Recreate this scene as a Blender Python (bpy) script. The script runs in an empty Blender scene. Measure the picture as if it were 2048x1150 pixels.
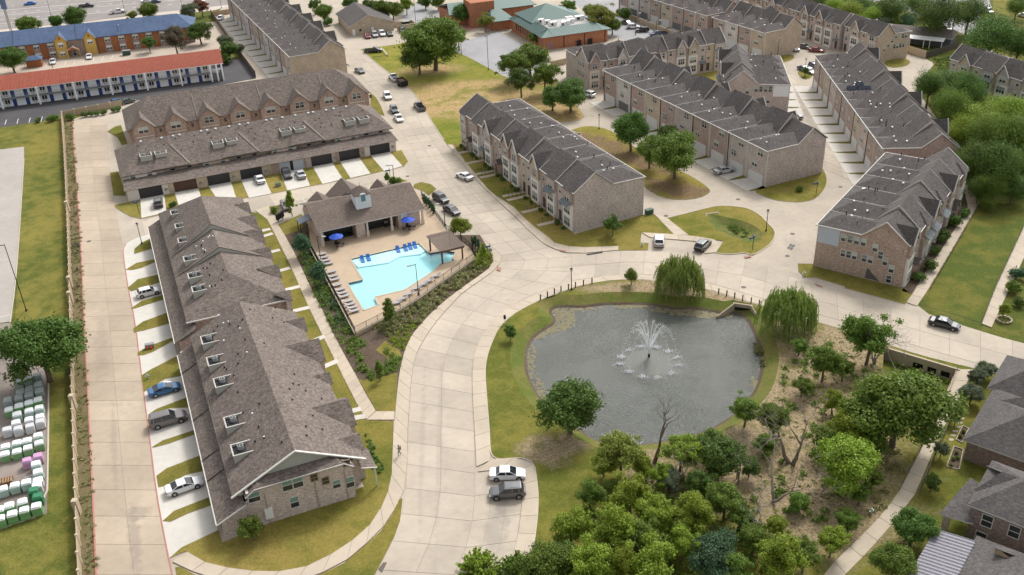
import bpy, bmesh, math, random
import numpy as np
from mathutils import Vector, Matrix
R = math.radians
random.seed(7); rng = np.random.default_rng(7)
sc = bpy.context.scene
# ---------------------------------------------------------------- camera
CF, CT, CR, CH = 1900.0, 0.5116, -0.0420, 82.26        # focal length (px of a 2048 wide picture), pitch, roll, height
cr, sr = math.cos(CR), math.sin(CR)
DN = Vector((0, -math.sin(CT), -math.cos(CT))); FW = Vector((0, math.cos(CT), -math.sin(CT))); RX = Vector((1, 0, 0))
right = cr*RX - sr*DN; down = sr*RX + cr*DN
cam = bpy.data.cameras.new('camera'); co = bpy.data.objects.new('camera', cam); sc.collection.objects.link(co)
M = Matrix.Identity(4)
for i in range(3):
    M[i][0] = right[i]; M[i][1] = -down[i]; M[i][2] = -FW[i]
M[2][3] = CH; co.matrix_world = M
cam.sensor_width = 36; cam.lens = CF*36/2048; cam.clip_start = 1; cam.clip_end = 3000
sc.camera = co
# ---------------------------------------------------------------- world and sun
SUN_EL, SUN_AZ = 47, 60          # elevation, compass direction the light comes from measured from +x towards +y
w = bpy.data.worlds.new('World'); sc.world = w; w.use_nodes = True
nt = w.node_tree; bg = nt.nodes['Background']
sky = nt.nodes.new('ShaderNodeTexSky'); sky.sky_type = 'NISHITA'; sky.sun_disc = False
sky.sun_elevation = R(SUN_EL); sky.sun_rotation = R(90-SUN_AZ); sky.dust_density = 4; sky.air_density = 1.0; sky.ozone_density = 1.0
hs = nt.nodes.new('ShaderNodeHueSaturation'); hs.inputs['Saturation'].default_value = 0.15
nt.links.new(sky.outputs[0], hs.inputs['Color']); nt.links.new(hs.outputs[0], bg.inputs[0]); bg.inputs[1].default_value = 0.15
sun = bpy.data.lights.new('sun', 'SUN'); sun.energy = 1.35; sun.angle = R(11); sun.color = (1, .965, .91)
so = bpy.data.objects.new('sun', sun); sc.collection.objects.link(so)
sd = Vector((math.cos(R(SUN_EL))*math.cos(R(SUN_AZ)), math.cos(R(SUN_EL))*math.sin(R(SUN_AZ)), math.sin(R(SUN_EL))))
so.rotation_euler = sd.to_track_quat('Z', 'Y').to_euler()
sc.view_settings.view_transform = 'Standard'; sc.view_settings.look = 'None'; sc.view_settings.gamma = 1
sc.view_settings.exposure = 0.64
sc.cycles.max_bounces = 5; sc.cycles.diffuse_bounces = 3; sc.cycles.glossy_bounces = 2; sc.cycles.transmission_bounces = 3; sc.cycles.transparent_max_bounces = 6

# ---------------------------------------------------------------- measuring: a point of the survey picture -> a point of the ground plane at height h
def G(u, v, h=0.0):
    x = u-1024; y = v-575; X = x*cr + y*sr; Y = -x*sr + y*cr
    d = Vector((X, CF*math.cos(CT)-Y*math.sin(CT), -CF*math.sin(CT)-Y*math.cos(CT)))
    t = (CH-h)/(-d.z)
    return Vector((d.x*t, d.y*t, h))
def scale_at(u, v, h=0):
    p = G(u, v, h); q = p-Vector((0, 0, CH)); return CF/q.dot(FW)        # px per metre
C = sc.collection
def link(o, parent=None):
    C.objects.link(o)
    if parent is not None: o.parent = parent
    return o
def tag(o, label=None, cat=None, group=None, kind=None):
    if label: o['label'] = label
    if cat: o['category'] = cat
    if group: o['group'] = group
    if kind: o['kind'] = kind
    return o
def thing(name, label, cat, loc=(0, 0, 0), rz=0, group=None, s=1):
    o = bpy.data.objects.new(name, None); o.empty_display_size = .5; link(o)
    o.location = loc; o.rotation_euler = (0, 0, rz); o.scale = (s, s, s)
    return tag(o, label, cat, group)
class MB:
    """collects polygons; build() makes one mesh object"""
    def __init__(self): self.v = []; self.f = []; self.m = []
    def face(self, pts, m=0):
        n = len(self.v); self.v += [tuple(p) for p in pts]; self.f.append(tuple(range(n, n+len(pts)))); self.m.append(m); return self
    def box(self, x0, y0, z0, x1, y1, z1, m=0, T=None, top=None):
        P = [(x0, y0, z0), (x1, y0, z0), (x1, y1, z0), (x0, y1, z0), (x0, y0, z1), (x1, y0, z1), (x1, y1, z1), (x0, y1, z1)]
        if T is not None: P = [tuple(T @ Vector(p)) for p in P]
        n = len(self.v); self.v += P
        for i, q in enumerate(((3, 2, 1, 0), (4, 5, 6, 7), (0, 1, 5, 4), (1, 2, 6, 5), (2, 3, 7, 6), (3, 0, 4, 7))):
            self.f.append(tuple(n+k for k in q)); self.m.append(top if (top is not None and i == 1) else m)
        return self
    def prism(self, poly, z0, z1, m=0, mtop=None, bottom=True):
        """vertical prism over a polygon of (x,y)"""
        a = sum(poly[i][0]*poly[(i+1) % len(poly)][1]-poly[(i+1) % len(poly)][0]*poly[i][1] for i in range(len(poly)))
        if a < 0: poly = poly[::-1]
        n = len(self.v); k = len(poly)
        self.v += [(p[0], p[1], z0) for p in poly]+[(p[0], p[1], z1) for p in poly]
        for i in range(k):
            j = (i+1) % k; self.f.append((n+i, n+j, n+k+j, n+k+i)); self.m.append(m)
        self.f.append(tuple(range(n+k, n+2*k))); self.m.append(m if mtop is None else mtop)
        if bottom: self.f.append(tuple(range(n+k-1, n-1, -1))); self.m.append(m)
        return self
    def bar(self, a, b, r, m=0, n=4, r2=None, cap=True):
        a = Vector(a); b = Vector(b); d = b-a
        if d.length < 1e-6: return self
        q = d.to_track_quat('Z', 'Y'); r2 = r if r2 is None else r2; s = len(self.v)
        off = math.pi/4 if n == 4 else 0
        for (c, rr) in ((a, r), (b, r2)):
            for i in range(n):
                t = off+2*math.pi*i/n; self.v.append(tuple(c + q @ Vector((math.cos(t)*rr, math.sin(t)*rr, 0))))
        for i in range(n):
            j = (i+1) % n; self.f.append((s+i, s+j, s+n+j, s+n+i)); self.m.append(m)
        if cap:
            self.f.append(tuple(range(s+n-1, s-1, -1))); self.m.append(m); self.f.append(tuple(range(s+n, s+2*n))); self.m.append(m)
        return self
    def plate(self, a, b, w, t, m=0, up=(0, 0, 1)):
        """a flat strip of width w and thickness t from a to b"""
        a = Vector(a); b = Vector(b); d = (b-a).normalized(); s = d.cross(Vector(up)).normalized()*w/2; u = s.cross(d).normalized()*t/2
        P = [a-s-u, a+s-u, a+s+u, a-s+u, b-s-u, b+s-u, b+s+u, b-s+u]; n = len(self.v); self.v += [tuple(p) for p in P]
        for q in ((0, 1, 2, 3), (7, 6, 5, 4), (0, 4, 5, 1), (1, 5, 6, 2), (2, 6, 7, 3), (3, 7, 4, 0)): self.f.append(tuple(n+k for k in q)); self.m.append(m)
        return self
    def mesh(self, name, mats, flip=False, smooth=False):
        me = bpy.data.meshes.new(name); v = self.v
        if flip: v = [(p[0], -p[1], p[2]) for p in v]
        me.from_pydata(v, [], [tuple(reversed(f)) for f in self.f] if flip else self.f)
        for mt in (mats if isinstance(mats, (list, tuple)) else [mats]): me.materials.append(mt)
        if any(self.m): me.polygons.foreach_set('material_index', self.m)
        if smooth: me.polygons.foreach_set('use_smooth', [True]*len(self.f))
        me.update(); return me
    def build(self, name, mats, parent=None, flip=False, smooth=False, kind=None, loc=None):
        o = bpy.data.objects.new(name, self.mesh(name, mats, flip, smooth)); link(o, parent)
        if loc is not None: o.location = loc
        if kind: o['kind'] = kind
        return o
def inst(name, me, parent=None, loc=(0, 0, 0), rz=0, s=1, rot=None):
    o = bpy.data.objects.new(name, me); link(o, parent); o.location = loc; o.rotation_euler = rot if rot else (0, 0, rz)
    o.scale = (s, s, s) if not isinstance(s, tuple) else s
    return o
def copy_tree(o, parent=None):
    c = o.copy(); link(c); c.parent = parent
    for ch in list(o.children): copy_tree(ch, c)
    return c

# ---------------------------------------------------------------- materials
MC = {}
def newmat(name):
    m = bpy.data.materials.new(name); m.use_nodes = True; MC[name] = m
    return m, m.node_tree, m.node_tree.nodes['Principled BSDF']
def N(nt, t, **kw):
    n = nt.nodes.new(t)
    for k, v in kw.items(): setattr(n, k, v)
    return n
def mix(nt, fac, a, b, typ='MIX'):
    n = nt.nodes.new('ShaderNodeMix'); n.data_type = 'RGBA'; n.blend_type = typ
    for s, v in ((n.inputs[0], fac), (n.inputs[6], a), (n.inputs[7], b)):
        if isinstance(v, (int, float)): s.default_value = v
        elif isinstance(v, tuple): s.default_value = (*v, 1) if len(v) == 3 else v
        else: nt.links.new(v, s)
    return n.outputs[2]
def noise(nt, vec, scale, detail=3, rough=.55):
    n = N(nt, 'ShaderNodeTexNoise'); n.inputs['Scale'].default_value = scale; n.inputs['Detail'].default_value = detail; n.inputs['Roughness'].default_value = rough
    if vec is not None: nt.links.new(vec, n.inputs['Vector'])
    return n.outputs[0]
def ramp(nt, v, a, b, lo=0., hi=1.):
    n = N(nt, 'ShaderNodeMapRange'); n.inputs[1].default_value = a; n.inputs[2].default_value = b; n.inputs[3].default_value = lo; n.inputs[4].default_value = hi
    nt.links.new(v, n.inputs[0]); return n.outputs[0]
def mth(nt, op, a, b=None):
    n = N(nt, 'ShaderNodeMath', operation=op)
    for s, v in ((n.inputs[0], a), (n.inputs[1], b)):
        if v is None: continue
        if isinstance(v, (int, float)): s.default_value = v
        else: nt.links.new(v, s)
    return n.outputs[0]
def bump(nt, b, h, dist=.05, st=1.):
    n = N(nt, 'ShaderNodeBump'); n.inputs['Distance'].default_value = dist; n.inputs['Strength'].default_value = st
    nt.links.new(h, n.inputs['Height']); nt.links.new(n.outputs[0], b.inputs['Normal'])
def objvec(nt): return N(nt, 'ShaderNodeTexCoord').outputs['Object']
def geovec(nt): return N(nt, 'ShaderNodeNewGeometry').outputs['Position']
def plain(name, col, rough=.6, metal=0, var=.06, spec=.5, sc_=3.0):
    if name in MC: return MC[name]
    m, nt, b = newmat(name); v = objvec(nt)
    n = noise(nt, v, sc_, 3)
    c = mix(nt, n, tuple(max(0, x*(1-var*2)) for x in col), tuple(min(1, x*(1+var*2)) for x in col))
    nt.links.new(c, b.inputs['Base Color']); b.inputs['Roughness'].default_value = rough; b.inputs['Metallic'].default_value = metal
    b.inputs['Specular IOR Level'].default_value = spec
    return m
def paint(name, col, rough=.3, metal=.0):
    m, nt, b = newmat(name); n = noise(nt, objvec(nt), 1.3, 2)
    nt.links.new(mix(nt, n, tuple(x*.9 for x in col), tuple(min(1, x*1.08) for x in col)), b.inputs['Base Color'])
    b.inputs['Roughness'].default_value = rough; b.inputs['Metallic'].default_value = metal; b.inputs['Coat Weight'].default_value = .6; b.inputs['Coat Roughness'].default_value = .08
    return m
def wallvec(nt):
    """coordinates running along a wall and up it, whatever way the wall faces"""
    tc = N(nt, 'ShaderNodeTexCoord'); sp = N(nt, 'ShaderNodeSeparateXYZ'); sn = N(nt, 'ShaderNodeSeparateXYZ')
    nt.links.new(tc.outputs['Object'], sp.inputs[0]); nt.links.new(tc.outputs['Normal'], sn.inputs[0])
    u = mth(nt, 'SUBTRACT', mth(nt, 'MULTIPLY', sp.outputs[1], sn.outputs[0]), mth(nt, 'MULTIPLY', sp.outputs[0], sn.outputs[1]))
    c = N(nt, 'ShaderNodeCombineXYZ'); nt.links.new(u, c.inputs[0]); nt.links.new(sp.outputs[2], c.inputs[1]); return c.outputs[0], tc
def brick(name, c1, c2, mortar, c3=None):
    m, nt, b = newmat(name); v, tc = wallvec(nt)
    bt = N(nt, 'ShaderNodeTexBrick'); nt.links.new(v, bt.inputs['Vector'])
    bt.inputs['Scale'].default_value = 1; bt.inputs['Brick Width'].default_value = .42; bt.inputs['Row Height'].default_value = .15; bt.inputs['Mortar Size'].default_value = .012
    bt.inputs['Color1'].default_value = (*c1, 1); bt.inputs['Color2'].default_value = (*c2, 1); bt.inputs['Mortar'].default_value = (*mortar, 1); bt.inputs['Bias'].default_value = -.1
    mp = N(nt, 'ShaderNodeMapping'); mp.inputs['Scale'].default_value = (1.6, 5.5, 1); nt.links.new(v, mp.inputs[0])
    n1 = noise(nt, mp.outputs[0], 1.3, 3, .7); n2 = noise(nt, v, .35, 2)
    c = mix(nt, ramp(nt, n1, .54, .64), bt.outputs[0], c3 if c3 else tuple(x*.45 for x in c1))
    c = mix(nt, ramp(nt, n1, .42, .34), c, tuple(min(1, x*1.25) for x in mortar))
    c = mix(nt, 1.0, c, ramp(nt, n2, .3, .7, .88, 1.1), 'MULTIPLY')
    nt.links.new(c, b.inputs['Base Color']); b.inputs['Roughness'].default_value = .9; b.inputs['Specular IOR Level'].default_value = .2
    bump(nt, b, bt.outputs[1], .02, .4)
    return m
def shingle(name, c, spread=.3, tint=(1.0, .95, .9), sc_=1.0):
    m, nt, b = newmat(name); v = objvec(nt)
    mp = N(nt, 'ShaderNodeMapping'); mp.inputs['Scale'].default_value = (2.2, 2.2, 5); nt.links.new(v, mp.inputs[0])
    vo = N(nt, 'ShaderNodeTexVoronoi'); vo.inputs['Scale'].default_value = 1.7*sc_; nt.links.new(mp.outputs[0], vo.inputs['Vector'])
    sp = N(nt, 'ShaderNodeSeparateColor'); nt.links.new(vo.outputs['Color'], sp.inputs[0])
    n1 = noise(nt, v, 7*sc_, 3, .8); n2 = noise(nt, v, .25, 3)
    lo = tuple(x*(1-spread) for x in c); hi = tuple(x*(1+spread)*t for x, t in zip(c, tint))
    k = mix(nt, mth(nt, 'ADD', mth(nt, 'MULTIPLY', sp.outputs[0], .5), mth(nt, 'MULTIPLY', n1, .5)), lo, hi)
    k = mix(nt, 1.0, k, ramp(nt, n1, .25, .75, .78, 1.22), 'MULTIPLY')
    mp2 = N(nt, 'ShaderNodeMapping'); mp2.inputs['Scale'].default_value = (1.1, 3.4, 3.4); nt.links.new(v, mp2.inputs[0]); n5 = noise(nt, mp2.outputs[0], 1.5*sc_, 2, .7); k = mix(nt, 1.0, k, ramp(nt, n5, .38, .62, .82, 1.16), 'MULTIPLY')
    k = mix(nt, 1.0, k, ramp(nt, n2, .3, .7, .9, 1.08), 'MULTIPLY')
    nt.links.new(k, b.inputs['Base Color']); b.inputs['Roughness'].default_value = .95; b.inputs['Specular IOR Level'].default_value = .15
    bump(nt, b, n1, .04, .5)
    return m
def concrete(name, col, var=.12, per_obj=.08, stains=()):
    m, nt, b = newmat(name); v = geovec(nt)
    n1 = noise(nt, v, .09, 4, .6); n2 = noise(nt, v, .9, 4, .6); n3 = noise(nt, v, 14, 2, .7)
    c = mix(nt, ramp(nt, n1, .3, .7), tuple(x*(1-var) for x in col), tuple(min(1, x*(1+var)) for x in col))
    c = mix(nt, 1.0, c, ramp(nt, n2, .25, .75, .93, 1.06), 'MULTIPLY')
    c = mix(nt, 1.0, c, ramp(nt, n3, .2, .8, .93, 1.07), 'MULTIPLY')
    st = noise(nt, v, .35, 5, .7); c = mix(nt, ramp(nt, st, .58, .76, 0, .42), c, tuple(x*.62 for x in col))
    for (x, y, rx, ry, ro, k_) in stains:      # old oil and tyre stains, each a worn patch of its own
        mp = N(nt, 'ShaderNodeMapping', vector_type='TEXTURE'); mp.inputs['Location'].default_value = (x, y, 0); mp.inputs['Rotation'].default_value = (0, 0, ro); mp.inputs['Scale'].default_value = (rx, ry, 1e6)
        nt.links.new(v, mp.inputs[0]); ln = N(nt, 'ShaderNodeVectorMath', operation='LENGTH'); nt.links.new(mp.outputs[0], ln.inputs[0]); d = mth(nt, 'ADD', ln.outputs[1], ramp(nt, n2, .3, .7, -.3, .3))
        c = mix(nt, ramp(nt, d, .5, 1.1, k_, 0), c, tuple(q*.55 for q in (col[0], col[1]*1.04, col[2]*1.15)))
    if per_obj:
        oi = N(nt, 'ShaderNodeObjectInfo'); c = mix(nt, 1.0, c, ramp(nt, oi.outputs['Random'], 0, 1, 1-per_obj, 1+per_obj*.6), 'MULTIPLY')
    nt.links.new(c, b.inputs['Base Color']); b.inputs['Roughness'].default_value = .88; b.inputs['Specular IOR Level'].default_value = .25
    bump(nt, b, n3, .01, .4)
    return m
def grass(name, green, dry, bias=.5, dirt=None, spots=(), soft=.12, rough_spots=None):
    """mown grass with dry and green patches; spots = worn ellipses (x,y,rx,ry,rot,edge) that take the dirt colour"""
    m, nt, b = newmat(name); v = geovec(nt)
    n1 = noise(nt, v, .045, 5, .62); n2 = noise(nt, v, .32, 5, .65); n3 = noise(nt, v, 3.2, 3, .75); n4 = noise(nt, v, 11, 2, .8)
    soft *= .8; f = mth(nt, 'ADD', mth(nt, 'MULTIPLY', n1, .5), mth(nt, 'MULTIPLY', n2, .5))
    c = mix(nt, ramp(nt, f, bias-soft, bias+soft), green, dry)
    mid = tuple((a*1.1+b_*.5)/1.5 for a, b_ in zip(green, dry))
    c = mix(nt, ramp(nt, n2, .52, .66, 0, .55), c, mid)
    if spots:
        sep = N(nt, 'ShaderNodeSeparateXYZ'); nt.links.new(v, sep.inputs[0]); tot = None
        for (x, y, rx, ry, ro, e) in spots:
            mp = N(nt, 'ShaderNodeMapping', vector_type='TEXTURE'); mp.inputs['Location'].default_value = (x, y, 0); mp.inputs['Rotation'].default_value = (0, 0, ro); mp.inputs['Scale'].default_value = (rx, ry, 1e6)
            nt.links.new(v, mp.inputs[0]); ln = N(nt, 'ShaderNodeVectorMath', operation='LENGTH'); nt.links.new(mp.outputs[0], ln.inputs[0])
            d = mth(nt, 'ADD', ln.outputs[1], ramp(nt, n2, .3, .7, -.35, .35)); s = ramp(nt, d, 1-e, 1+e, 1, 0)
            tot = s if tot is None else mth(nt, 'MAXIMUM', tot, s)
        dcol = mix(nt, ramp(nt, n3, .3, .7), tuple(x*.62 for x in dirt), tuple(x*1.2 for x in dirt))
        dcol = mix(nt, ramp(nt, n2, .55, .62, 0, .5), dcol, tuple(x*.9 for x in green))
        c = mix(nt, tot, c, dcol)
    c = mix(nt, 1.0, c, ramp(nt, n3, .25, .75, .72, 1.28), 'MULTIPLY')
    c = mix(nt, 1.0, c, ramp(nt, n4, .25, .75, .7, 1.3), 'MULTIPLY')
    nt.links.new(c, b.inputs['Base Color']); b.inputs['Roughness'].default_value = 1; b.inputs['Specular IOR Level'].default_value = .1
    bump(nt, b, n4, .08, .7)
    return m
def leafmat(name, c1, c2, c3=None):
    m, nt, b = newmat(name); v = objvec(nt); oi = N(nt, 'ShaderNodeObjectInfo')
    n1 = noise(nt, v, .9, 2); n2 = noise(nt, v, 6, 2, .8)
    c = mix(nt, ramp(nt, n1, .35, .65), c1, c2)
    c = mix(nt, ramp(nt, n2, .4, .75, 0, .8), c, c3 if c3 else tuple(min(1, x*1.5) for x in c2))
    hsn = N(nt, 'ShaderNodeHueSaturation'); nt.links.new(c, hsn.inputs['Color'])
    nt.links.new(ramp(nt, oi.outputs['Random'], 0, 1, .485, .515), hsn.inputs['Hue']); nt.links.new(ramp(nt, oi.outputs['Random'], 0, 1, .85, 1.15), hsn.inputs['Value'])
    nt.links.new(hsn.outputs[0], b.inputs['Base Color']); b.inputs['Roughness'].default_value = .6; b.inputs['Specular IOR Level'].default_value = .25
    tr = N(nt, 'ShaderNodeBsdfTranslucent'); nt.links.new(hsn.outputs[0], tr.inputs[0]); ms = N(nt, 'ShaderNodeMixShader'); ms.inputs[0].default_value = .3
    out = nt.nodes['Material Output']; nt.links.new(b.outputs[0], ms.inputs[1]); nt.links.new(tr.outputs[0], ms.inputs[2]); nt.links.new(ms.outputs[0], out.inputs[0])
    return m
B_GREY = brick('brick_grey_brown', (0.501, 0.428, 0.392), (0.375, 0.314, 0.284), (0.616, 0.568, 0.520), (0.221, 0.179, 0.161))
B_TAN = brick('brick_tan', (0.509, 0.416, 0.310), (0.420, 0.338, 0.250), (0.563, 0.493, 0.400), (0.254, 0.195, 0.143))
B_RED = brick('brick_red_brown', (0.418, 0.305, 0.257), (0.323, 0.234, 0.198), (0.507, 0.436, 0.394), (0.175, 0.121, 0.103))
B_WHT = brick('brick_whitewashed', (0.600, 0.564, 0.528), (0.504, 0.480, 0.456), (0.672, 0.648, 0.612), (0.300, 0.276, 0.264))
B_PINK = brick('brick_pale_rose', (0.518, 0.427, 0.377), (0.429, 0.343, 0.298), (0.621, 0.560, 0.510), (0.262, 0.192, 0.162))
B_BROWN = brick('brick_brown', (0.428, 0.308, 0.245), (0.327, 0.230, 0.178), (0.510, 0.430, 0.373), (0.176, 0.118, 0.090))
B_SCHOOL = brick('brick_orange_red', (.40, .17, .09), (.34, .14, .075), (.42, .22, .14), (.28, .11, .06))
STUCCO = plain('stucco_white', (.72, .69, .64), .85, var=.04); CREAM = plain('stucco_cream', (.62, .54, .44), .85, var=.04)
TRIM = plain('trim_white', (.55, .53, .49), .7, var=.04); SIDING = plain('siding_grey_green', (.40, .40, .35), .8, var=.04); SIDE_BLUE = plain('siding_pale_blue', (.42, .46, .50), .75, var=.03); SIDE_WHITE = plain('siding_white', (.72, .73, .74), .7, var=.03)
SH_GREY = shingle('shingles_charcoal', (.104, .096, .094), .32, (1.03, .98, .94), .8); SH_BROWN = shingle('shingles_brown', (.155, .134, .121), .5, (1.03, .97, .92), .75); SH_CLUB = shingle('shingles_taupe', (.155, .128, .112), .25)
SH_BLUE = shingle('shingles_blue', (.105, .14, .21), .28, (.9, 1, 1.15)); SH_HOUSE = shingle('shingles_grey', (.11, .105, .105), .35)
METAL_AWN = plain('awning_metal', (.19, .215, .225), .6, .1); WHITE_M = plain('metal_white', (.75, .75, .74), .5); DARK_M = plain('metal_dark', (.02, .02, .022), .5, .3, spec=.3); GREY_M = plain('metal_grey', (.28, .29, .29), .5, .5)
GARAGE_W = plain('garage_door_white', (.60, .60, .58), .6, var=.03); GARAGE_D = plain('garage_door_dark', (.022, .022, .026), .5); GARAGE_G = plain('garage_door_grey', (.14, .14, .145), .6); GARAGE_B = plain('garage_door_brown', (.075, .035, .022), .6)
def blindmat(name, a, b_):
    m, nt, b = newmat(name); oi = N(nt, 'ShaderNodeObjectInfo'); nt.links.new(mix(nt, ramp(nt, oi.outputs['Random'], .2, .8), a, b_), b.inputs['Base Color']); b.inputs['Roughness'].default_value = .35; return m
BLIND = blindmat('window_blind', (.08, .10, .095), (.42, .46, .42))
def glassmat(name, col, rough=.12):
    m, nt, b = newmat(name); n = noise(nt, objvec(nt), .8, 2); nt.links.new(mix(nt, n, tuple(x*.7 for x in col), tuple(x*1.3 for x in col)), b.inputs['Base Color'])
    b.inputs['Roughness'].default_value = rough; b.inputs['Specular IOR Level'].default_value = .7; return m
GLASS = glassmat('window_glass', (.03, .035, .04));  CARGLASS = glassmat('car_glass', (.02, .024, .028), .06); BLIND2 = plain('window_blind_teal', (.16, .27, .23), .6, var=.1)
# ================================================================ THE SETTING
def stain(a, b, w_, k): A = G(*a); B = G(*b); m_ = (A+B)/2; return (m_.x, m_.y, (B-A).length/2, w_, math.atan2(B.y-A.y, B.x-A.x), k)
ST_ALLEY = [stain((262,1005),(278,1160),.8,.5), stain((255,1020),(300,1035),1.6,.4), stain((200,640),(205,760),1.2,.25), stain((225,800),(232,990),.5,.3), stain((243,465),(262,500),1.0,.45)]
ST_ROAD = [stain((1585,165),(1648,300),.9,.4), stain((1648,300),(1640,395),.8,.3), stain((1560,545),(1640,560),1.2,.25), stain((885,690),(872,1130),.5,.22), stain((850,720),(838,1100),.45,.2), stain((995,1000),(985,1130),1.6,.4), stain((1010,970),(1010,1060),1.2,.35), stain((270,425),(300,440),1.5,.4), stain((1300,498),(1420,503),1.2,.25), stain((1575,470),(1600,520),1.5,.25), stain((700,375),(880,340),.5,.2), stain((905,330),(1010,450),.6,.22), stain((860,300),(960,430),.5,.2), stain((1040,540),(1300,520),.5,.2)]
CONC = concrete('road_concrete', (.43, .372, .30), .12, .11, ST_ROAD); CONC_D = concrete('driveway_concrete', (.53, .50, .45), .08, .05); WALK = concrete('walk_concrete', (.46, .39, .305), .08, .06)
JOINT = plain('joint_filler', (.25, .21, .17), .9); ASPH = concrete('asphalt', (.075, .072, .075), .2, 0); ASPH_L = concrete('old_asphalt', (.30, .295, .30), .12, 0); HWY = concrete('highway_surface', (.25, .225, .21), .12, 0)
DECK_M = concrete('pool_deck_concrete', (.44, .34, .24), .05, 0); RED_KERB = plain('kerb_red_paint', (.42, .17, .14), .8, var=.25, sc_=6)
KERB = concrete('kerb_concrete', (.50, .44, .37), .06, 0); MULCH = grass('mulch', (.13, .10, .075), (.09, .065, .045), .5)
def W2(pts, h=0): return [tuple(G(u, v, h))[:2] for u, v in pts]
def chaikin(p, k=1, closed=True):
    for _ in range(k):
        q = []; n = len(p)
        for i in range(n if closed else n-1):
            a = p[i]; b = p[(i+1) % n]
            q += [tuple(x*.75+y*.25 for x, y in zip(a, b)), tuple(x*.25+y*.75 for x, y in zip(a, b))]
        if not closed: q = [p[0]]+q+[p[-1]]
        p = q
    return p
def sheet(name, outer, holes, z, mat, kind='structure'):
    bm = bmesh.new(); es = []
    for loop in [outer]+list(holes):
        vs = [bm.verts.new((p[0], p[1], z)) for p in loop]
        for i in range(len(vs)): es.append(bm.edges.new((vs[i], vs[(i+1) % len(vs)])))
    bmesh.ops.triangle_fill(bm, use_beauty=True, use_dissolve=False, edges=es, normal=(0, 0, 1))
    me = bpy.data.meshes.new(name); bm.to_mesh(me); bm.free(); me.materials.append(mat)
    o = bpy.data.objects.new(name, me); link(o); o['kind'] = kind; return o
def island(name, px, mat, z=.12, side=None, smooth=0, h=.1, kind='structure', z0=-.05):
    p = W2(px, h)
    if smooth: p = chaikin(p, smooth)
    o = MB().prism(p, z0, z, 0, 1, bottom=False).build(name, [side or KERB, mat]); o['kind'] = kind; return o
def offset(poly, d):
    a = sum(poly[i][0]*poly[(i+1) % len(poly)][1]-poly[(i+1) % len(poly)][0]*poly[i][1] for i in range(len(poly)))
    s = 1 if a > 0 else -1; n = len(poly); out = []
    for i in range(n):
        p0, p1, p2 = Vector(poly[i-1]), Vector(poly[i]), Vector(poly[(i+1) % n]); t = (p2-p0).normalized(); out.append((p1.x+t.y*d*s, p1.y-t.x*d*s))
    return out
def resample(p, n):
    d = [0]
    for a, b in zip(p[:-1], p[1:]): d.append(d[-1]+math.dist(a, b))
    out = []
    for i in range(n+1):
        t = d[-1]*i/n; k = max(j for j in range(len(d)) if d[j] <= t+1e-9); k = min(k, len(p)-2); f = (t-d[k])/max(1e-9, d[k+1]-d[k])
        out.append(tuple(x+(y-x)*f for x, y in zip(p[k], p[k+1])))
    return out
def ribbon(name, L, Rr, lanes, step, z0, z1, mat, gap=.055, smooth=1, bed=True, kind='structure', h=0):
    """a paved strip of single slabs with open joints over a darker bed"""
    L = chaikin(W2(L, h), smooth, False); Rr = chaikin(W2(Rr, h), smooth, False)
    ln = (sum(math.dist(a, b) for a, b in zip(L[:-1], L[1:]))+sum(math.dist(a, b) for a, b in zip(Rr[:-1], Rr[1:])))/2
    n = max(1, round(ln/step)); L = resample(L, n); Rr = resample(Rr, n)
    b = MB()
    for i in range(n): b.face([(*L[i], z0), (*Rr[i], z0), (*Rr[i+1], z0), (*L[i+1], z0)])
    root = b.build(name, JOINT); root['kind'] = kind
    for i in range(n):
        for j in range(lanes):
            q = []
            for (ii, jj) in ((i, j), (i, j+1), (i+1, j+1), (i+1, j)): q.append(Vector(L[ii]).lerp(Vector(Rr[ii]), jj/lanes))
            c = sum(q, Vector((0, 0)))/4; P = []
            for p in q:
                d = c-p; P.append(p+d.normalized()*gap*.7)
            o = MB().prism([tuple(p-c) for p in P], z0-.01-c.x*0, z1, bottom=False).build('slab', mat, root); o.location = (c.x, c.y, 0)
    return root
def kerb(px, w_=.16, z=.17, mat=None, name='kerb', h=.1, side=0):
    p = chaikin(W2(px, h), 1, False); b = MB()
    for a, c in zip(p[:-1], p[1:]): b.plate((*a, z/2), (*c, z/2), w_, z)
    o = b.build(name, mat or KERB); o['kind'] = 'structure'; return o

POND_W = chaikin(W2([(1100,621),(1112,613.6),(1144,613.6),(1164,615),(1184,612),(1214,608.6),(1249,608.6),(1294,608.6),(1325,614),(1350,618.6),(1387,617),(1415,621),(1447,628.6),(1475,624),(1495,639),(1505,656),(1515,681),(1525,706),(1526,731),(1521,756),(1510,786),(1490,809),(1475,826),(1447,846),(1425,859),(1390,872),(1340,882),(1300,890),(1240,893),(1224,892),(1197,884),(1174,874),(1162,864),(1130,845),(1100,822),(1077,796),(1061,766),(1051,741),(1051,706),(1061,681),(1074,669),(1089,659),(1107,649),(1109,639),(1102,631)], -1.0), 1)
POND_R = offset(POND_W, 2.3)
DITCH = W2([(1768,697),(1915,741),(1893,790),(1850,850),(1800,800),(1765,740)], 0)
DM = chaikin(W2([(1412,428),(1450,434),(1500,446),(1530,468),(1512,490),(1462,474),(1424,456)], 0), 2)
BIG = [(-900, -60), (900, -60), (900, 1500), (-900, 1500)]
SPOTS = []
def spot(u, v, rw, rd, rot=0, e=.35):
    p = G(u, v); SPOTS.append((p.x, p.y, rw, rd, R(rot), e))
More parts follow.
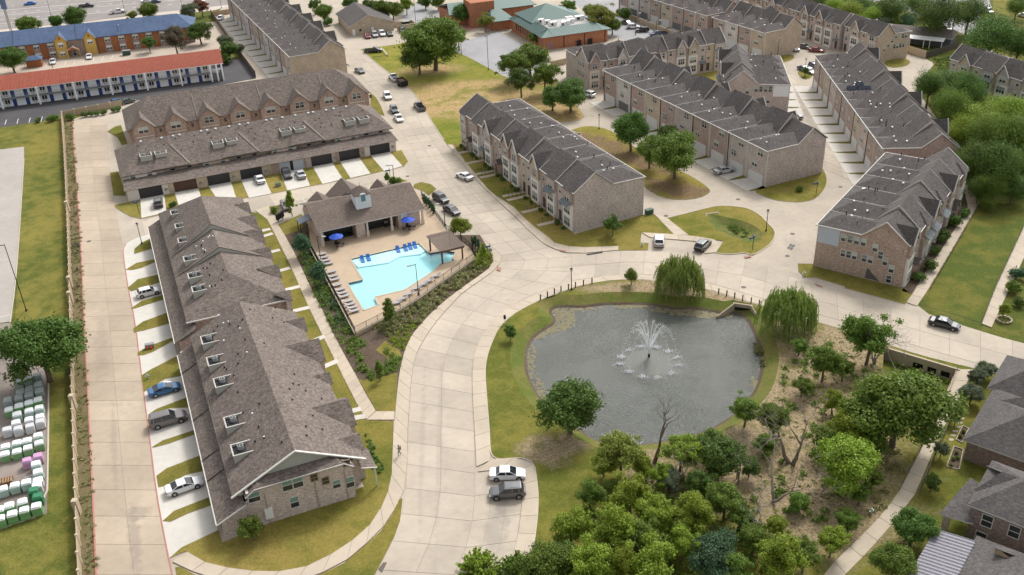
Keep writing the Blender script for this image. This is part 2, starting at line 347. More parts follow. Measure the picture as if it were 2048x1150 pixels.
for s_ in ((1660,700,9,9,0),(1620,830,10,14,0),(1560,900,9,9,0),(1600,960,12,10,0),(1640,1010,9,9,0),(1700,930,4,6,-30),(1380,900,5,4,0),(1150,880,3,2,0),(1320,960,4,7,0),(1270,575,9,2,0),(1390,590,11,2.4,0),(1420,598,7,3,-20),(1100,900,4,3,0)): spot(*s_)
G_POND = grass('grass_pond_bank', (0.106, 0.118, 0.022), (0.240, 0.202, 0.048), .56, (.31, .24, .145), SPOTS, .14)
FS = []
for (u, v, a, b, r_) in ((980,215,16,9,0),(900,215,14,5,30),(870,190,12,6,60),(960,170,25,4,0),(1090,215,14,10,-40),(1140,235,8,6,0),(860,140,9,5,0),(1060,200,12,7,0),(1010,190,14,5,0)): p = G(u, v); FS.append((p.x, p.y, a, b, R(r_), .45))
G_FIELD = grass('grass_field', (0.139, 0.161, 0.023), (0.287, 0.240, 0.054), .55, (0.396, 0.282, 0.132), FS, .12)
G_LAWN = grass('grass_lawn', (0.111, 0.121, 0.023), (0.231, 0.184, 0.048), .5, soft=.13)
G_DRY = grass('grass_dry_lawn', (0.125, 0.132, 0.023), (0.258, 0.198, 0.057), .48, soft=.12)
G_BASE = grass('grass_rough', (0.079, 0.098, 0.020), (0.204, 0.169, 0.045), .56, soft=.1)
G_LEFT = grass('grass_left_lawn', (0.092, 0.108, 0.022), (0.240, 0.198, 0.050), .53, soft=.12)
DS = []
for (u, v, a, b, r_) in ((1350,380,9,4,-40),(1270,320,12,3,-55),(1200,285,9,3,-50),(1390,385,4,3,0)): p = G(u, v); DS.append((p.x, p.y, a, b, R(r_), .4))
G_DITCHL = grass('grass_ditch_strip', (0.129, 0.141, 0.022), (0.258, 0.208, 0.050), .45, (0.194, 0.132, 0.075), DS, .12)
SOIL = grass('fence_strip_soil', (.12, .115, .05), (.19, .135, .085), .5)
SWALE = grass('grass_swale', (0.079, 0.104, 0.021), (0.194, 0.161, 0.038), .56)

sheet('ground', BIG, [offset(POND_R, .3), offset(DITCH, .15), offset(DM, .1)], 0, G_BASE)
EDGE = [(2100,775),(1922,730),(1837,709),(1769,686),(1691,659),(1624,641),(1525,612),(1487,601),(1450,591),(1407,576),(1312,561),(1250,559),(1224,560),(1184,566),(1149,574),(1137,579),(1109,589),(1082,599),(1051,614),(1024,630),(998,654),(983,686),(973,716),(970,746),(973,789),(979,862),(980,894),(983,910),(995,919),(1024,916),(1049,916),(1069,927),(1074,962),(1077,992),(1075,1037),(1067,1095),(1055,1180)]
base = [(193,1180),(184,960),(175,780),(168,640),(163,520),(158,430),(150,330),(145,238),(245,212),(330,180),(512,158),(426,33),(440,22),(470,-60),(1500,-75),(1600,-10),(1760,60),(1801,103),(1850,117),(1865,125),(1867,130),(1844,158),(1832,179),(1919,299),(1925,375),(1894,483),(1829,606),(1857,628),(1922,650),(2100,705)]+EDGE
sheet('road_base', W2(base), [offset(DM, .1)], .02, CONC)
pl = W2([(u, v) for u, v in EDGE], .1)
sheet('pond_lawn', pl+W2([(1040,1300),(2200,1300),(2300,800)]), [POND_R, DITCH], .12, G_POND)
kerb(EDGE[1:], .12, .14)
# pond: bank, bed and water
b = MB(); n = len(POND_R); mid = offset(POND_W, .25)
for i in range(n):
    j = (i+1) % n; b.face([(*POND_R[i], .12), (*POND_R[j], .12), (*mid[j], -.75), (*mid[i], -.75)]); b.face([(*mid[i], -.75), (*mid[j], -.75), (*offset(POND_W, -1.5)[j], -1.6), (*offset(POND_W, -1.5)[i], -1.6)], 1)
b.build('pond_bank', [grass('grass_bank', (.105, .13, .028), (.20, .16, .06), .52), MULCH])['kind'] = 'structure'
m, nt_, bs = newmat('pond_water'); v = geovec(nt_)
mp = N(nt_, 'ShaderNodeMapping'); mp.inputs['Scale'].default_value = (1, 2.2, 1); nt_.links.new(v, mp.inputs[0])
w1 = noise(nt_, mp.outputs[0], 1.5, 4, .65); w2 = noise(nt_, mp.outputs[0], 4.2, 3, .6); w3 = noise(nt_, v, .07, 3)
nt_.links.new(mix(nt_, ramp(nt_, w3, .35, .65), (.066, .072, .060), (.10, .106, .094)), bs.inputs['Base Color'])
bs.inputs['Roughness'].default_value = .05; bs.inputs['IOR'].default_value = 1.42; bs.inputs['Specular IOR Level'].default_value = .6
bump(nt_, bs, mth(nt_, 'ADD', w1, mth(nt_, 'MULTIPLY', w2, .5)), .24, .85)
ow = offset(POND_W, .35); sheet('pond_water', ow, [], -1.0, m)
# floating algae along the shore
ALG = plain('algae', (.17, .15, .085), .9, var=.3, sc_=2)
b = MB(); r_ = random.Random(3)
def algae(u, v, rx, ry, n):
    c = G(u, v, -1)
    for _ in range(n):
        a = r_.uniform(0, 6.28); d = math.sqrt(r_.random()); x = c.x+rx*d*math.cos(a); y = c.y+ry*d*math.sin(a); s = r_.uniform(.08, .42); k = 6
        b.face([(x+s*math.cos(6.283*i/k+a)*r_.uniform(.5, 1), y+s*math.sin(6.283*i/k+a)*r_.uniform(.5, 1), -.985+r_.uniform(0, .01)) for i in range(k)])
for a in ((1125,628,2.2,2.0,200),(1133,640,1.6,2.5,160),(1110,655,2.2,1.4,150),(1090,663,2,1,110),(1075,672,1.3,1,70),(1062,705,.7,3,80),(1060,735,.7,3,60),(1075,780,1.3,3,110),(1255,613,2.2,.6,80),(1300,613,5,.4,80),(1340,620,3.5,.8,150),(1370,625,3,1,130),(1400,628,3,.8,120),(1430,632,3,.8,120),(1512,770,.8,2,50),(1170,618,3,.5,60)): algae(*a)
b.build('pond_algae', ALG, kind='stuff')
# south-east ditch below the road
b = MB(); D = DITCH; z = -1.9
cx_ = [Vector(p) for p in D]; c0, c1, c2, c3, c4, c5 = cx_; i0 = c0.lerp(c4, .12); i1 = c1.lerp(c4, .12)
b.face([(*c0, .1), (*c5, .1), (*c5.lerp(c0, .6), -1.5)]); b.face([(*c0, z), (*c1, z), (*c1.lerp(c2, .5), z+.2), (*c0.lerp(c5, .5), z+.3)])
b.face([(*c1.lerp(c2, .5), z+.2), (*c2, -1.2), (*c5.lerp(c4, .4), -1.1), (*c0.lerp(c5, .5), z+.3)]); b.face([(*c2, -1.2), (*c3, .12), (*c4, .12), (*c5.lerp(c4, .4), -1.1)])
b.face([(*c1, .12), (*c2, .12), (*c2, -1.2), (*c1.lerp(c2, .5), z+.2), (*c1, z)]); b.face([(*c2, .12), (*c3, .12), (*c2, -1.2)]); b.face([(*c5, .12), (*c4, .12), (*c5.lerp(c4, .4), -1.1)]); b.face([(*c0, .12), (*c5, .12), (*c5.lerp(c4, .4), -1.1), (*c0.lerp(c5, .5), z+.3), (*c0, z)])
b.build('ditch_slope', SWALE)['kind'] = 'structure'
b = MB(); c = sum([Vector(p) for p in DM], Vector((0, 0)))/len(DM)
for i in range(len(DM)):
    j = (i+1) % len(DM); q = Vector(DM[i]); q2 = Vector(DM[j]); b.face([(*q, .12), (*q2, .12), (*q2.lerp(c, .5), -.75), (*q.lerp(c, .5), -.75)]); b.face([(*q.lerp(c, .5), -.75), (*q2.lerp(c, .5), -.75), (*c, -.95)])
b.build('drainage_basin', grass('grass_basin', (.10, .125, .032), (.22, .175, .07), .52))['kind'] = 'structure'

# other surfaces
island('highway', [(-160,72),(0,59),(91,51),(185,42),(260,30),(350,21),(470,8),(640,-12),(700,-150),(-160,-120)], HWY, .05)
island('frontage_verge', [(-160,84),(0,68),(185,50),(350,28),(430,20),(470,8),(350,20),(185,41),(0,58),(-160,72)], concrete('verge_pale', (.48, .42, .36), .1, 0), .03)
island('motel_lot', [(-120,150),(-120,112),(0,110),(200,85),(430,42),(455,60),(470,100),(437,118),(0,170)], concrete('motel_lot_surface', (.43, .36, .29), .12, 0), .04)
island('motel_drive', [(-120,238),(-120,190),(0,185),(430,130),(446,116),(470,116),(492,124),(508,140),(512,156),(380,182),(245,206),(125,228),(85,242),(0,254),(-120,272)], ASPH, .045)
island('school_lot', [(905,105),(905,92),(930,82),(993,62),(1012,70),(1100,122),(1040,166),(1003,150),(940,116)], ASPH_L, .07)
island('school_rear_lot', [(1130,-10),(1200,-30),(1350,60),(1330,85),(1240,78),(1215,66)], ASPH_L, .04)
island('school_west_lot', [(800,30),(830,5),(850,8),(880,25),(930,60),(905,80),(870,70),(815,45)], ASPH_L, .04)
island('school_plaza', [(885,38),(905,28),(960,50),(935,64),(905,52)], plain('plaza_pavers', (.36, .20, .15), .9), .06)
island('back_street', [(1700,-6),(1780,10),(1880,45),(1935,72),(2000,90),(2120,110),(2120,90),(2000,66),(1960,40),(1960,20),(1985,18),(1975,-10),(1900,-20)], ASPH_L, .05)
island('back_garden_lawn', [(1985,22),(2120,60),(2120,-30),(1990,-30)], G_LAWN, .06)
island('field_lawn', [(722,98),(732,108),(752,125),(777,145),(815,173),(833,193),(850,220),(868,250),(888,280),(895,290),(926,285),(985,205),(1060,215),(1119,245),(1159,240),(1169,233),(1150,205),(1112,160),(1080,150),(1040,166),(1003,150),(940,116),(905,100),(880,70),(830,80),(792,89)], G_FIELD)
island('ditch_strip_lawn', [(1144,260),(1164,253),(1187,252),(1214,258),(1237,270),(1262,290),(1320,325),(1375,348),(1400,363),(1420,378),(1420,385),(1400,396),(1362,400),(1325,396),(1289,376),(1240,330),(1180,290),(1130,262)], G_DITCHL, smooth=1)
island('row_front_lawn', [(900,290),(926,285),(1150,468),(1285,430),(1307,428),(1348,468),(1283,465),(1281,485),(1297,486),(1296,500),(1237,501),(1237,493),(1174,496),(1129,493),(1107,486),(1089,468),(1054,443),(1024,411),(973,378),(938,336)], G_DRY)
sheet('junction_lawn', W2([(1334,436),(1375,426),(1425,413),(1450,411),(1482,414),(1500,418),(1522,431),(1536,447),(1546,456),(1551,466),(1548,478),(1536,493),(1505,511),(1490,505),(1460,509),(1432,506),(1447,482),(1375,471)], .1), [DM], .12, G_DRY)
kerb([(1432,506),(1460,509),(1490,505),(1505,511),(1536,493),(1548,478),(1551,466),(1546,456),(1536,447),(1522,431),(1500,418),(1482,414),(1450,411),(1425,413),(1375,426),(1334,436)], .15, .16)
island('corner_lawn', [(1506,383),(1524,372),(1560,350),(1644,333),(1654,355),(1652,370),(1643,386),(1627,399),(1601,404.5),(1561,402),(1536,396)], G_DRY, smooth=1)
island('terrace_south_lawn', [(1596,527),(1597,542),(1609,555),(1631,555),(1691,573),(1689,576),(1810,608),(1824,589),(1804,575),(1640,528)], G_LAWN)
island('terrace_front_bed', [(1804,582),(1824,588),(1850,545),(1894,483),(1937,416),(1927,378),(1900,330),(1850,470)], MULCH)
island('swale_lawn', [(1862,578),(1909,496),(1960,408),(1940,375),(1975,345),(2110,350),(2048,453),(1990,576),(1962,644),(1846,609)], SWALE, .06)
island('cul_de_sac_lawn', [(1764,123),(1806,115),(1823,123),(1811,133),(1779,136)], G_LAWN, smooth=1)
island('woodland_floor', [(1850,165),(1905,140),(1960,150),(2120,170),(2120,350),(2110,402),(2010,396),(1950,368),(1925,300),(1880,230)], MULCH, .04)
island('small_corner_lawn', [(1550,113),(1585,107),(1590,118),(1556,128)], G_LAWN, smooth=1)
island('parking_island_lawn', [(1592,144),(1609,141),(1627,144),(1624,155),(1608,160)], G_DRY, smooth=1)
island('courtyard_lawn', [(1385,150),(1440,140),(1450,175),(1400,175)], G_DRY)
island('alley_corner_lawn', [(220,345),(236,343),(250,383),(252,392),(227,391)], G_LAWN)
island('alley_side_lawn', [(215,263),(230,253),(242,250),(255,288),(243,290),(235,275)], G_LAWN)
island('garage_lawn', [(229,410),(262,403),(803,300),(816,323),(808,332),(741,348),(700,357),(620,372),(543,387),(473,399),(405,408),(333,427),(283,437),(262,433),(245,424),(232,415)], G_DRY)
island('street_verge_lawn', [(741,185),(752,195),(762,212),(769,231),(758,228),(741,222)], G_LAWN)
island('street_corner_lawn', [(829,368),(843,364),(863,369),(873,378),(858,391),(848,383),(826,374)], G_LAWN)
island('clubhouse_hedge_bed', [(775,363),(800,357),(815,362),(790,370)], G_LAWN)
island('mailbox_bed', [(538,413),(557,411),(559,429),(545,430)], G_LAWN)
island('park_lawn', [(502,424),(522,427),(537,440),(556,482),(580,530),(600,576),(620,621),(647,676),(672,726),(697,776),(720,821),(733,841),(787,842),(783,955),(778,967),(735,985),(690,880),(560,600),(500,450)], G_LAWN)
island('planting_bed', [(557,449),(602,428),(640,470),(960,470),(983,508),(988,521),(978,538),(958,553),(925,576),(888,604),(863,626),(838,654),(820,676),(808,706),(799,746),(795,776),(789,823),(752,823),(732,789),(712,751),(692,716),(667,669),(645,621),(622,576),(605,540),(587,502),(572,475)], MULCH)
island('path_lawn', [(725,761),(795,746),(791,822),(754,824),(716,757)], G_LAWN, .14)
island('entry_lawn', [(558,449),(602,428),(606,452),(597,462),(567,471)], G_LAWN, .14)
island('side_lawn_patch', [(752,700),(770,682),(798,700),(804,712),(790,722),(768,712)], G_DRY, .14)
island('front_lawn', [(339,1116),(363,1095),(437,1060),(444,1085),(725,974),(778,967),(775,987),(762,1017),(750,1040),(725,1067),(687,1095),(637,1125),(600,1139),(562,1144),(512,1144),(451,1136),(413,1127),(388,1115),(371,1102)], G_DRY, .128)
island('verge_lawn', [(804,996),(805,999),(800,1042),(788,1075),(775,1100),(750,1148),(700,1200),(560,1200),(640,1149),(687,1127),(725,1095),(762,1062),(785,1027),(795,1002)], G_LAWN)
island('low_verge_lawn', [(351,1134),(361,1134),(400,1155),(460,1190),(358,1180)], G_LAWN)
island('fence_strip', [(130,238),(145,238),(150,330),(158,430),(163,520),(168,640),(175,780),(184,960),(193,1180),(165,1180),(150,760),(143,560),(133,330)], SOIL, .06)
island('left_lawn', [(-100,272),(0,255),(85,243),(128,232),(133,330),(143,560),(150,760),(166,1180),(-200,1300),(-100,1080),(0,1057),(94,1026),(97,740),(60,720),(30,640),(38,480),(48,318),(48,293),(-60,305)], G_LEFT, .05)
island('left_parking_lot', [(-100,305),(48,293),(48,318),(38,480),(30,576),(22,642),(-100,660)], concrete('lot_pale_concrete', (.37, .335, .305), .08, 0), .04)
island('pallet_yard', [(-100,655),(20,645),(60,720),(97,740),(97,860),(94,1026),(0,1057),(-100,1085)], concrete('yard_surface', (.24, .20, .175), .35, 0), .045)
kerb([(-60,1075),(0,1057),(94,1026),(97,860),(97,740)], .2, .2); kerb([(20,645),(30,576),(38,480),(46,350),(48,318)], .15, .15)
# driveways of the long west block, with grass islets between them
island('garage_apron', [(247,500),(252,487),(268,478),(303,466),(311,525),(325,590),(342,660),(357,722),(380,810),(400,900),(436,1060),(437,1068),(345,1112),(339,1116),(330,1080),(312,980),(300,880),(288,790),(270,640),(257,580),(248,520)], CONC_D, .08, h=.08)
GI = [[(268,508),(269,498),(283,486),(302,476),(306,497)],[(250.5,540),(273,526),(310,518.5),(311,523.5),(283,536),(265.5,540)],[(255.5,576),(275.6,558.5),(320,548.5),(322,563.5),(288,575),(262,583)],[(262,617),(283,602),(328,589),(330,598.5),(288,611),(270.5,617)],[(268,665),(267,657),(285.6,643.6),(338,624),(342,646),(288,661)],[(275.5,711),(275.5,705),(298,692.5),(348,674),(349,680),(305.6,703.8),(288,710)],[(283,751),(300,740),(360,709),(366,751),(330,758),(295,780),(288,784)],[(295.6,830),(313,818),(375,794.5),(380,815),(338,816.5),(300.6,830)],[(304,894.5),(325.6,881),(390,860),(392,868),(338,887),(310.6,894.5)],[(313,952),(333,937),(400,911),(407,942),(371,949.7),(338,969.7),(317,974.7)],[(325.6,1042),(348,1022),(420,994),(424,1010),(376,1027),(341,1043.6)]]
for g in GI: island('islet_lawn', g, G_LAWN, .14)
DR = [[(280.6,398),(328,389),(333,424.5),(283,436)],[(349,384),(397,377),(404.6,402),(358,413)],[(416,371),(462,363),(473,398),(438,403)],[(482,359),(527,352),(543,387),(498,396)],[(558,339),(605,335),(620,371),(575,381)],[(626,334),(665,326),(686,358),(645,368)],[(680,323),(719,316),(741,347),(701,356)],[(741,311),(780,304),(805,332),(769,343)]]
for g in DR: island('driveway', g, CONC_D, .145, h=.12)
# pavements of single slabs
ribbon('main_street', [(757,1140),(777,1100),(795,1057),(805,1022),(811,982),(815,925),(815,862),(818,826),(821,776),(825,736),(835,701),(860,661),(883,631),(923,588),(960,562)], [(908,1150),(930,1105),(943,1050),(950,1012),(950,940),(949,862),(945,789),(944,746),(948,709),(963,671),(988,639),(1024,611),(1060,592)], 2, 4.6, .026, .05, CONC)
ribbon('parking_bay', [(908,1152),(930,1105),(943,1050),(950,1012),(950,945)], [(1020,1140),(1039,1057),(1045,992),(1046,960),(1046,932)], 3, 4.6, .026, .046, CONC)
ribbon('junction', [(1003,511),(1002,525),(990,541),(960,562)], [(1099,496),(1144,508),(1142,561),(1060,592)], 3, 4.6, .026, .05, CONC, smooth=0)
ribbon('pond_road', [(1144,508),(1174,507),(1237,501),(1294,501),(1408,514),(1460,521),(1510,520),(1560,545),(1620,570),(1659,581),(1711,599),(1761,611),(1857,635),(1922,654),(2090,698)], [(1142,561),(1179,556),(1249,548),(1312,549),(1407,562),(1450,575),(1525,597),(1580,613),(1634,628),(1691,645),(1769,672),(1837,694),(1870,703),(1922,718),(2090,764)], 2, 4.6, .026, .05, CONC)
ribbon('north_street', [(694,112),(727,160),(762,193),(777,220),(792,248),(812,280),(827,300),(850,350),(870,386),(905,425),(963,473),(1003,511)], [(732,108),(752,125),(777,145),(815,173),(833,193),(850,220),(868,250),(895,290),(923,325),(985,393),(1057,461),(1099,496)], 3, 5.0, .026, .05, CONC)
ribbon('west_alley', [(147,242),(150,330),(158,430),(163,520),(168,640),(175,780),(184,960),(193,1150)], [(213,238),(217,300),(222,360),(230,415),(247,500),(257,580),(270,640),(288,790),(300,880),(312,980),(330,1080),(345,1150)], 2, 5.5, .026, .05, concrete('alley_concrete', (.41, .335, .255), .12, .1, ST_ALLEY))
ribbon('cross_alley', [(283,442),(330,431),(405,412),(473,403),(543,391),(620,376),(700,361),(741,352),(808,336)], [(290,470),(340,455),(430,437),(500,424),(560,412),(620,396),(700,380),(775,358),(822,360)], 1, 4.6, .026, .05, CONC)
ribbon('east_alley', [(1545,132),(1565,150),(1574,188),(1590,215),(1610,240),(1646,290),(1652,340)], [(1590,142),(1600,160),(1619,162),(1640,205),(1656,240),(1700,320),(1722,370)], 2, 5.5, .026, .05, CONC)
ribbon('pond_pavement', [(1525,600),(1450,578),(1407,565),(1312,551),(1249,549),(1179,557),(1137,567),(1082,585),(1024,611),(988,639),(963,671),(948,709),(944,746),(945,789),(949,862),(953,935)], [(1525,612),(1450,591),(1407,576),(1312,561),(1250,559),(1184,566),(1137,579),(1082,599),(1024,630),(998,654),(983,686),(973,716),(970,746),(973,789),(979,862),(981,922)], 1, 3.2, .1, .16, WALK, .05)
ribbon('parking_pavement', [(955,945),(1000,940),(1040,938),(1046,960),(1045,992),(1039,1057),(1020,1140)], [(981,920),(1024,916),(1066,924),(1074,962),(1077,992),(1075,1037),(1058,1150)], 1, 3.2, .1, .16, WALK, .05, smooth=0)
ribbon('street_pavement', [(983,508),(988,521),(978,538),(958,553),(925,576),(888,604),(863,626),(838,654),(820,676),(808,706),(799,746),(795,776),(791,824),(787,862),(783,955),(775,990),(762,1017),(750,1040),(725,1067),(687,1095),(637,1125),(600,1139),(562,1144),(512,1144),(451,1136),(413,1127),(375,1105)], [(1003,511),(1002,525),(985,545),(960,562),(923,588),(883,631),(860,661),(835,701),(825,736),(821,776),(818,826),(815,862),(815,925),(811,970),(804,996),(785,1027),(762,1062),(725,1095),(687,1127),(637,1150),(600,1165),(562,1170),(512,1170),(451,1165),(400,1150),(376,1140),(345,1125)], 1, 3.2, .1, .16, WALK, .05, smooth=0)
ribbon('garden_path', [(510,422),(535,440),(556,482),(580,530),(600,576),(620,621),(647,676),(672,726),(697,776),(720,821),(733,840)], [(537,412),(556,449),(572,475),(587,502),(622,576),(645,621),(667,669),(692,716),(712,751),(732,789),(752,823)], 1, 1.9, .1, .16, WALK, .05, smooth=0)
ribbon('garden_path_link', [(733,841),(788,841)], [(752,824),(789,824)], 1, 1.9, .1, .165, WALK, .05, smooth=0)
ribbon('row_pavement', [(895,290),(923,325),(953,361),(985,393),(1024,428),(1057,461),(1087,488),(1117,503),(1144,508),(1174,507),(1237,501)], [(905,290),(938,333),(973,376),(1000,400),(1024,411),(1054,443),(1094,473),(1107,486),(1129,493),(1174,496),(1237,493)], 1, 3.2, .1, .16, WALK, .05, smooth=0)
ribbon('terrace_pavement', [(1812,606),(1834,576),(1894,483),(1937,416),(1924,372)], [(1834,613),(1859,576),(1907,496),(1959,408),(1940,368)], 1, 3.2, .08, .14, WALK, .05, smooth=0)
ribbon('swale_pavement', [(1962,648),(1990,576),(2048,451),(2075,395)], [(1983,656),(2015,586),(2070,470),(2100,410)], 1, 3.2, .06, .14, WALK, .05, smooth=0)
ribbon('greenbelt_pavement', [(1914,740),(1887,799),(1859,862),(1839,904),(1806,967),(1794,992),(1759,1035),(1716,1080),(1671,1122),(1640,1160)], [(1947,740),(1919,796),(1884,862),(1864,910),(1829,992),(1776,1060),(1729,1112),(1691,1150),(1660,1185)], 1, 3.4, .1, .16, WALK, .05, smooth=0)
ribbon('culvert_pavement', [(1334,437),(1377,471)], [(1307,428),(1348,470)], 1, 2.5, .1, .16, WALK, .05, smooth=0)
ribbon('bay_pavement', [(1283,466),(1375,471),(1447,483),(1432,506)], [(1300,476),(1396,484),(1424,488),(1408,508)], 1, 3, .1, .16, WALK, .05, smooth=0)
kerb([(193,1160),(184,960),(175,780),(168,640),(163,520),(158,430),(150,330),(145,240)], .18, .14, RED_KERB, 'red_kerb'); kerb([(345,1150),(330,1080),(312,980),(300,880),(288,790),(270,640),(257,580),(248,520),(246,500),(252,487)], .15, .11, RED_KERB, 'red_kerb')
kerb([(722,98),(732,108),(752,125),(777,145),(815,173),(833,193),(850,220),(868,250),(888,280)], .15, .16)
# manholes and drains
IRON = plain('cast_iron', (.10, .075, .06), .7)
def manhole(u, v, r=.38, i=[0]):
    p = G(u, v); b = MB(); b.prism([(r*math.cos(t*.524), r*math.sin(t*.524)) for t in range(12)], 0, .012)
    o = b.build('manhole_cover', IRON); o.location = (p.x, p.y, .052); return o
MH = [(178,483,'round iron manhole cover in the western alley beside the long fence'),(1476,399,'round iron manhole cover where the alleys meet behind the centre row'),(1332,432,'manhole cover beside the walk behind the centre row end wall'),(1681,374,'manhole cover on the alley beside the charcoal roofed terrace'),(1585,468,'manhole cover near the square grate at the east junction'),(1575,512,'small manhole cover below the square grate at the east junction'),(1487,575,'manhole cover on the road just above the right willow'),(1123,250,'manhole cover at the turn of the alley by the tall lamp'),(859,292,'manhole cover in the north street beside the row of garages'),(815,353,'manhole cover at the mouth of the cross alley')]
for u, v, l in MH: tag(manhole(u, v, .45), l, 'manhole')
def flat_thing(name, px, z, mat, label, cat, th=.03, h=.05):
    p = W2(px, h); c = sum([Vector(q) for q in p], Vector((0, 0)))/len(p); o = MB().prism([tuple(Vector(q)-c) for q in p], 0, th).build(name, mat); o.location = (c.x, c.y, z); return tag(o, label, cat)
flat_thing('storm_drain', [(757,1138),(767,1125),(774,1125),(764,1145)], .06, IRON, 'rusty drain grate at the kerb of the lower main street', 'drain')
flat_thing('storm_drain', [(1173,508),(1205,504),(1205,506),(1174,511)], .06, DARK_M, 'dark kerb inlet slot in front of the centre row lawn', 'drain')
flat_thing('warning_mat', [(995,535),(1003,537),(1001,543),(993,541)], .17, plain('tactile_red', (.36,.17,.12), .8), 'reddish tactile mat at the pool corner crossing', 'mat')
flat_thing('warning_mat', [(1119,500),(1133,502),(1131,505),(1121,503)], .17, MC['tactile_red'], 'reddish tactile mat below the centre row front lawn', 'mat')
flat_thing('warning_mat', [(1488,514),(1500,512),(1503,515),(1491,517)], .17, MC['tactile_red'], 'reddish tactile mat at the tip of the junction lawn', 'mat')
flat_thing('warning_mat', [(1629,567),(1643,572),(1645,575),(1633,571)], .1, MC['tactile_red'], 'reddish tactile mat on the walk below the terrace lawn', 'mat')
p = W2([(1573,497),(1581,487),(1591,490),(1584,501)], .03); q = [Vector(x) for x in p]
gt = thing('drain_grate', 'square four part drain grate in the east junction paving', 'drain', (q[0].x, q[0].y, .03))
for i in range(2):
    for j in range(2):
        f = lambda a, b_: q[0].lerp(q[1], a).lerp(q[3].lerp(q[2], a), b_)-q[0]
        MB().prism([tuple(f(i/2+.04, j/2+.04)), tuple(f(i/2+.46, j/2+.04)), tuple(f(i/2+.46, j/2+.46)), tuple(f(i/2+.04, j/2+.46))], 0, .02).build('grate_panel', DARK_M, gt)
# parking and lane stripes
LINE = plain('road_paint_white', (.7, .7, .68), .8)
def stripes(pairs, z, wd=.12):
    b = MB()
    for (a, c) in pairs: A = G(*a); B = G(*c); b.plate((A.x, A.y, z), (B.x, B.y, z), wd, .006)
    b.build('road_markings', LINE)['kind'] = 'structure'
stripes([((609,100+0),(609,101))]+[((111+i*0+18.7*k, 132-2.2*k), (114+18.7*k, 123-2.2*k)) for k in range(-1, 7)], .1)
stripes([((287+8*0, 105), (289, 104))]+[((10+24*k, 250-2*k), (13+24*k, 240-2*k)) for k in range(0, 4)], .1, .14)
stripes([((568,406),(575,415)),((587,402),(596,412)),((605,398),(611,405)),((660,389),(668,386)),((0,635),(22,630)),((50,956),(66,950)),((978,1+512),(990,509))], .065)
stripes([((-20+60*0, 23),(250, 0)),((-20,33),(420,-6)),((0,48),(230,22))], .056, .25)
stripes([((x, 27-.085*x), (x+8, 27-.085*(x+8))) for x in range(0, 300, 24)]+[((x, 40-.09*x), (x+8, 40-.09*(x+8))) for x in range(0, 420, 24)]+[((x, 14-.085*x), (x+7, 14-.085*(x+7))) for x in range(0, 150, 22)], .056, .3)
# ================================================================ ROWS OF TOWNHOUSES
WC = {}
def window_meshes(w, h, cols=1, two=True, frame=None, pane=None):
    k = (round(w, 2), round(h, 2), cols, two, frame.name if frame else '', pane.name if pane else '')
    if k in WC: return WC[k]
    fb = MB(); t = .09; d = .07
    fb.box(-w/2-t, -d, -t, w/2+t, .02, 0).box(-w/2-t, -d, h, w/2+t, .02, h+t).box(-w/2-t, -d, 0, -w/2, .02, h).box(w/2, -d, 0, w/2+t, .02, h)
    for c in range(1, cols): x = -w/2+w*c/cols; fb.box(x-t*.7, -d, 0, x+t*.7, .02, h)
    if two: fb.box(-w/2, -d*.8, h*.5-.04, w/2, .01, h*.5+.04)
    pb = MB(); pb.face([(-w/2, -.02, 0), (w/2, -.02, 0), (w/2, -.02, h*.5), (-w/2, -.02, h*.5)], 0); pb.face([(-w/2, -.021, h*.5), (w/2, -.021, h*.5), (w/2, -.021, h), (-w/2, -.021, h)], 1)
    WC[k] = (fb.mesh('window', frame or TRIM), pb.mesh('pane', [GLASS, pane or BLIND])); return WC[k]
def window(parent, loc, rz, w, h, cols=1, frame=None, pane=None):
    f, p = window_meshes(w, h, cols, True, frame, pane); o = inst('window', f, parent, loc, rz); inst('pane', p, o); return o
GC = {}
def garage_mesh(w, h, mt):
    k = (w, h, mt.name)
    if k not in GC:
        b = MB(); n = 4
        for i in range(n): b.box(-w/2, -.05, h*i/n+.015, w/2, .05, h*(i+1)/n-.015)
        b.box(-w/2, -.02, 0, w/2, .05, h); GC[k] = b.mesh('garage_door', mt)
    return GC[k]
def pipes_mesh():
    b = MB(); r = random.Random(5); return b
class Row:
    def __init__(s, label, O, az, sy, n, w, D, he, group='rows of grey townhouses', name='townhouse_row'):
        s.root = thing(name, label, 'townhouses', (O.x, O.y, 0), R(az), group); s.az = R(az); s.sy = sy; s.n = n; s.w = w; s.D = D; s.he = he; s.O = Vector((O.x, O.y)); s.yv = .5*D; s.yp = .745*D
    def W(s, x, y): y *= s.sy; return (s.O.x+x*math.cos(s.az)-y*math.sin(s.az), s.O.y+x*math.sin(s.az)+y*math.cos(s.az))
    def add(s, name, mb, mats, kind=None): return mb.build(name, mats, s.root, flip=s.sy < 0, kind=kind)
    def rot(s, face): return {'rear': 0 if s.sy > 0 else math.pi, 'front': math.pi if s.sy > 0 else 0, 'near': -math.pi/2, 'far': math.pi/2}[face]
    def win(s, face, x, y, z, w, h, cols=1, pane=None): return window(s.root, (x, y*s.sy, z), s.rot(face), w, h, cols, None, pane)
    def garage(s, x, w=4.7, h=2.2, mt=None): return inst('garage_door', garage_mesh(w, h, mt or GARAGE_W), s.root, (x, 0, .05), s.rot('rear'))
